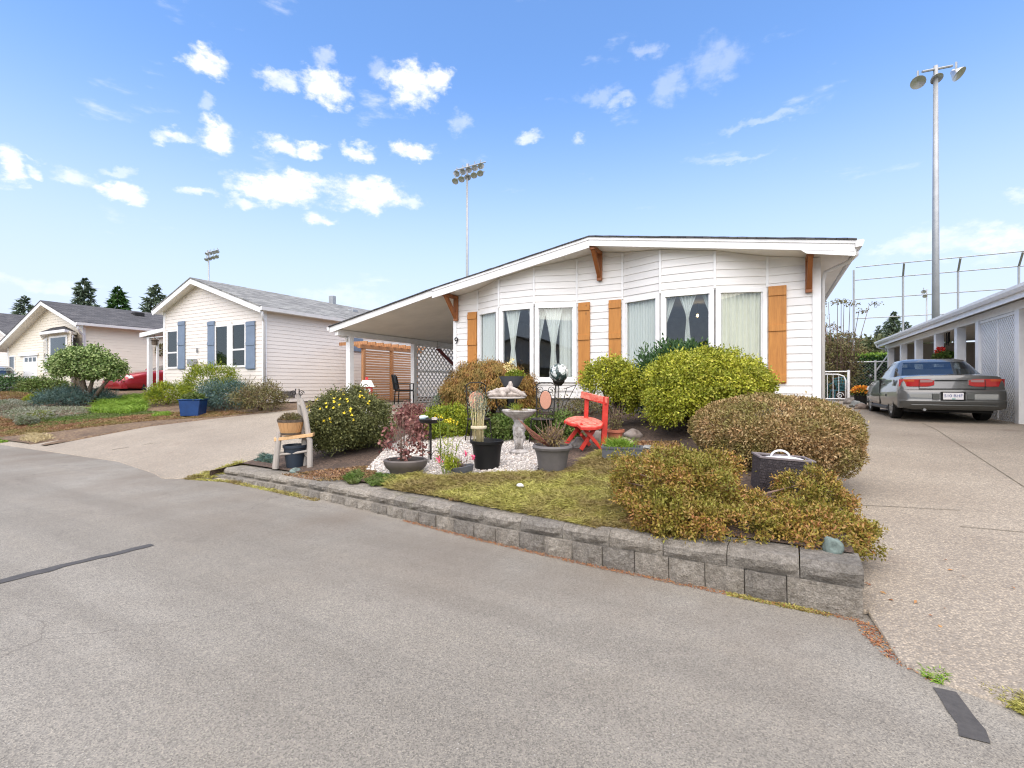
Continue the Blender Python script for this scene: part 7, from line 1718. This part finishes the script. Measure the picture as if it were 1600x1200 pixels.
yshrub('lime_shrub', 'larger lime green shrub under the cream bungalow windows', 287, 372, 571, 618, 'lf_lime', 9500, .075, .018, seed=68, up=.3, clump=300, cr=.07)
yshrub('blue_juniper', 'bushy blue-green juniper right of the blue planter', 314, 396, 598, 634, 'lf_juniper', 9500, .085, .016, seed=69, amp=.2, clump=300, cr=.07)
yshrub('olive_shrub', 'loose olive shrub at the front corner of the cream bungalow', 368, 446, 598, 634, 'lf_olive', 5200, .07, .02, seed=70, shell=.75, amp=.2, clump=200, cr=.07)
bq = at_v(302, 637, 6.95); bq.z = yh(bq.x, bq.y); d = depth(bq); s = span(.9, d)
t = thing('blue_planter', 'square cobalt blue planter between the lime shrubs and the juniper', 'planter', bq, YAW + radians(8)); m = MB(); m.prism([(-14 * s, 0), (14 * s, 0), (17 * s, 27 * s), (-17 * s, 27 * s)], lambda p_: (p_[0], -14 * s, p_[1]), lambda p_: (p_[0], 14 * s, p_[1])); m.build('box', M['bluepot'], t, bevel=.01)
bx('rim', M['bluepot'], t, -18 * s, 18 * s, -15 * s, 15 * s, 27.1 * s, 29 * s, .006); leaf_crown('foliage', M['lf_mid'], t, 900, (17 * s, 14 * s, 6 * s), (0, 0, 31 * s), .07, .035, lo=-.2, shell=.8)
YP = lambda pts: px_poly(pts, yh)
cover('sedum_mat', 'red-brown dried ground cover along the left drive edge', 'ground cover', YP([(-10, 684), (60, 678), (140, 668), (230, 658), (330, 652), (395, 645), (360, 642), (270, 644), (180, 652), (100, 658), (0, 664)]), 20000, .05, .014, M['lf_dry'], yh, .5, 1.0)
cover('sedum_mat', 'red-brown dried ground cover at the left picture edge', 'ground cover', YP([(-40, 680), (30, 668), (40, 655), (-40, 650)]), 6000, .06, .014, M['lf_dry'], yh, .5, 1.0)
cover('green_mat', 'green ground cover strip between the grey mat and the dried mat', 'ground cover', YP([(40, 668), (100, 664), (160, 655), (240, 646), (270, 644), (220, 642), (150, 645), (60, 655)]), 7000, .06, .012, M['lf_mid'], yh, .5, .9)
yshrub('yellow_tuft', 'small yellow-green tuft in the middle of the grey mat', 44, 82, 642, 655, 'lf_lime', 1500, .05, .016, seed=72)
yshrub('pale_tuft', 'pale green flowering tuft at the near edge of the grey mat', 28, 58, 650, 664, 'lf_grey', 1500, .05, .018, seed=73)
cover('grass_tuft', 'small bright green grass tuft in front of the lime shrub', 'grass', YP([(236, 652), (245, 645), (262, 643), (266, 650)]), 700, .12, .012, M['lf_grass'], yh, .5, .6)
cover('straw_tuft', 'straw-coloured dry grass tuft at the drive edge', 'grass', YP([(30, 688), (50, 678), (78, 680), (82, 686), (55, 692)]), 900, .10, .009, M['lf_straw'], yh, .6, .9)
cover('edge_weeds', 'green weeds where the left yard meets the road', 'weeds', px_poly([(-20, 694), (0, 686), (14, 688), (12, 692)], hgt), 600, .08, .012, M['lf_grass'], hgt, .5, .7)

# ------------------------------------------------------------------ the other side of the road, which the window panes mirror
def far_side():
    for (u0, u1, lab, sid, rf) in ((-19.5, -12.0, 'cream bungalow across the road, mirrored in the left bow window', 'siding2', 'roof3'), (-4.5, 3.2, 'pale yellow bungalow across the road, mirrored in the right bow window', 'siding3', 'roof2')):
        c = (u0 + u1) / 2
        hh = gable_house(lab, u0, u1, -24.0, -11.5, -24.4, (c, 4.7), (u1 + .5, 3.3), (u0 - .5, 3.3), .2, M[sid], M[rf])
        for a in (u0 + 1.0, c + .8):
            bx('window', M['white'], hh, a, a + 1.7, -11.48, -11.44, 1.2, 2.5); bx('pane', M['dark'], hh, a + .07, a + 1.63, -11.43, -11.42, 1.27, 2.43)
        bx('carport', M['white'], hh, u1 + .02, u1 + 3.4, -20, -11.6, 2.55, 2.75); bx('carport_post', M['white'], hh, u1 + 3.1, u1 + 3.3, -11.9, -11.7, .0, 2.549)
far_side()

# petals, pebbles and leaves too small to pick apart stay one part each
for o in COL.objects:
    if o.parent is not None and o.name.split('.')[0] in ('flowers', 'pale_blooms', 'dead_leaves', 'seed_heads', 'foliage', 'top_leaves', 'twigs', 'moss', 'grass_tuft', 'dry_leaves', 'cane', 'dry_plant', 'vine'):
        o['kind'] = 'stuff'
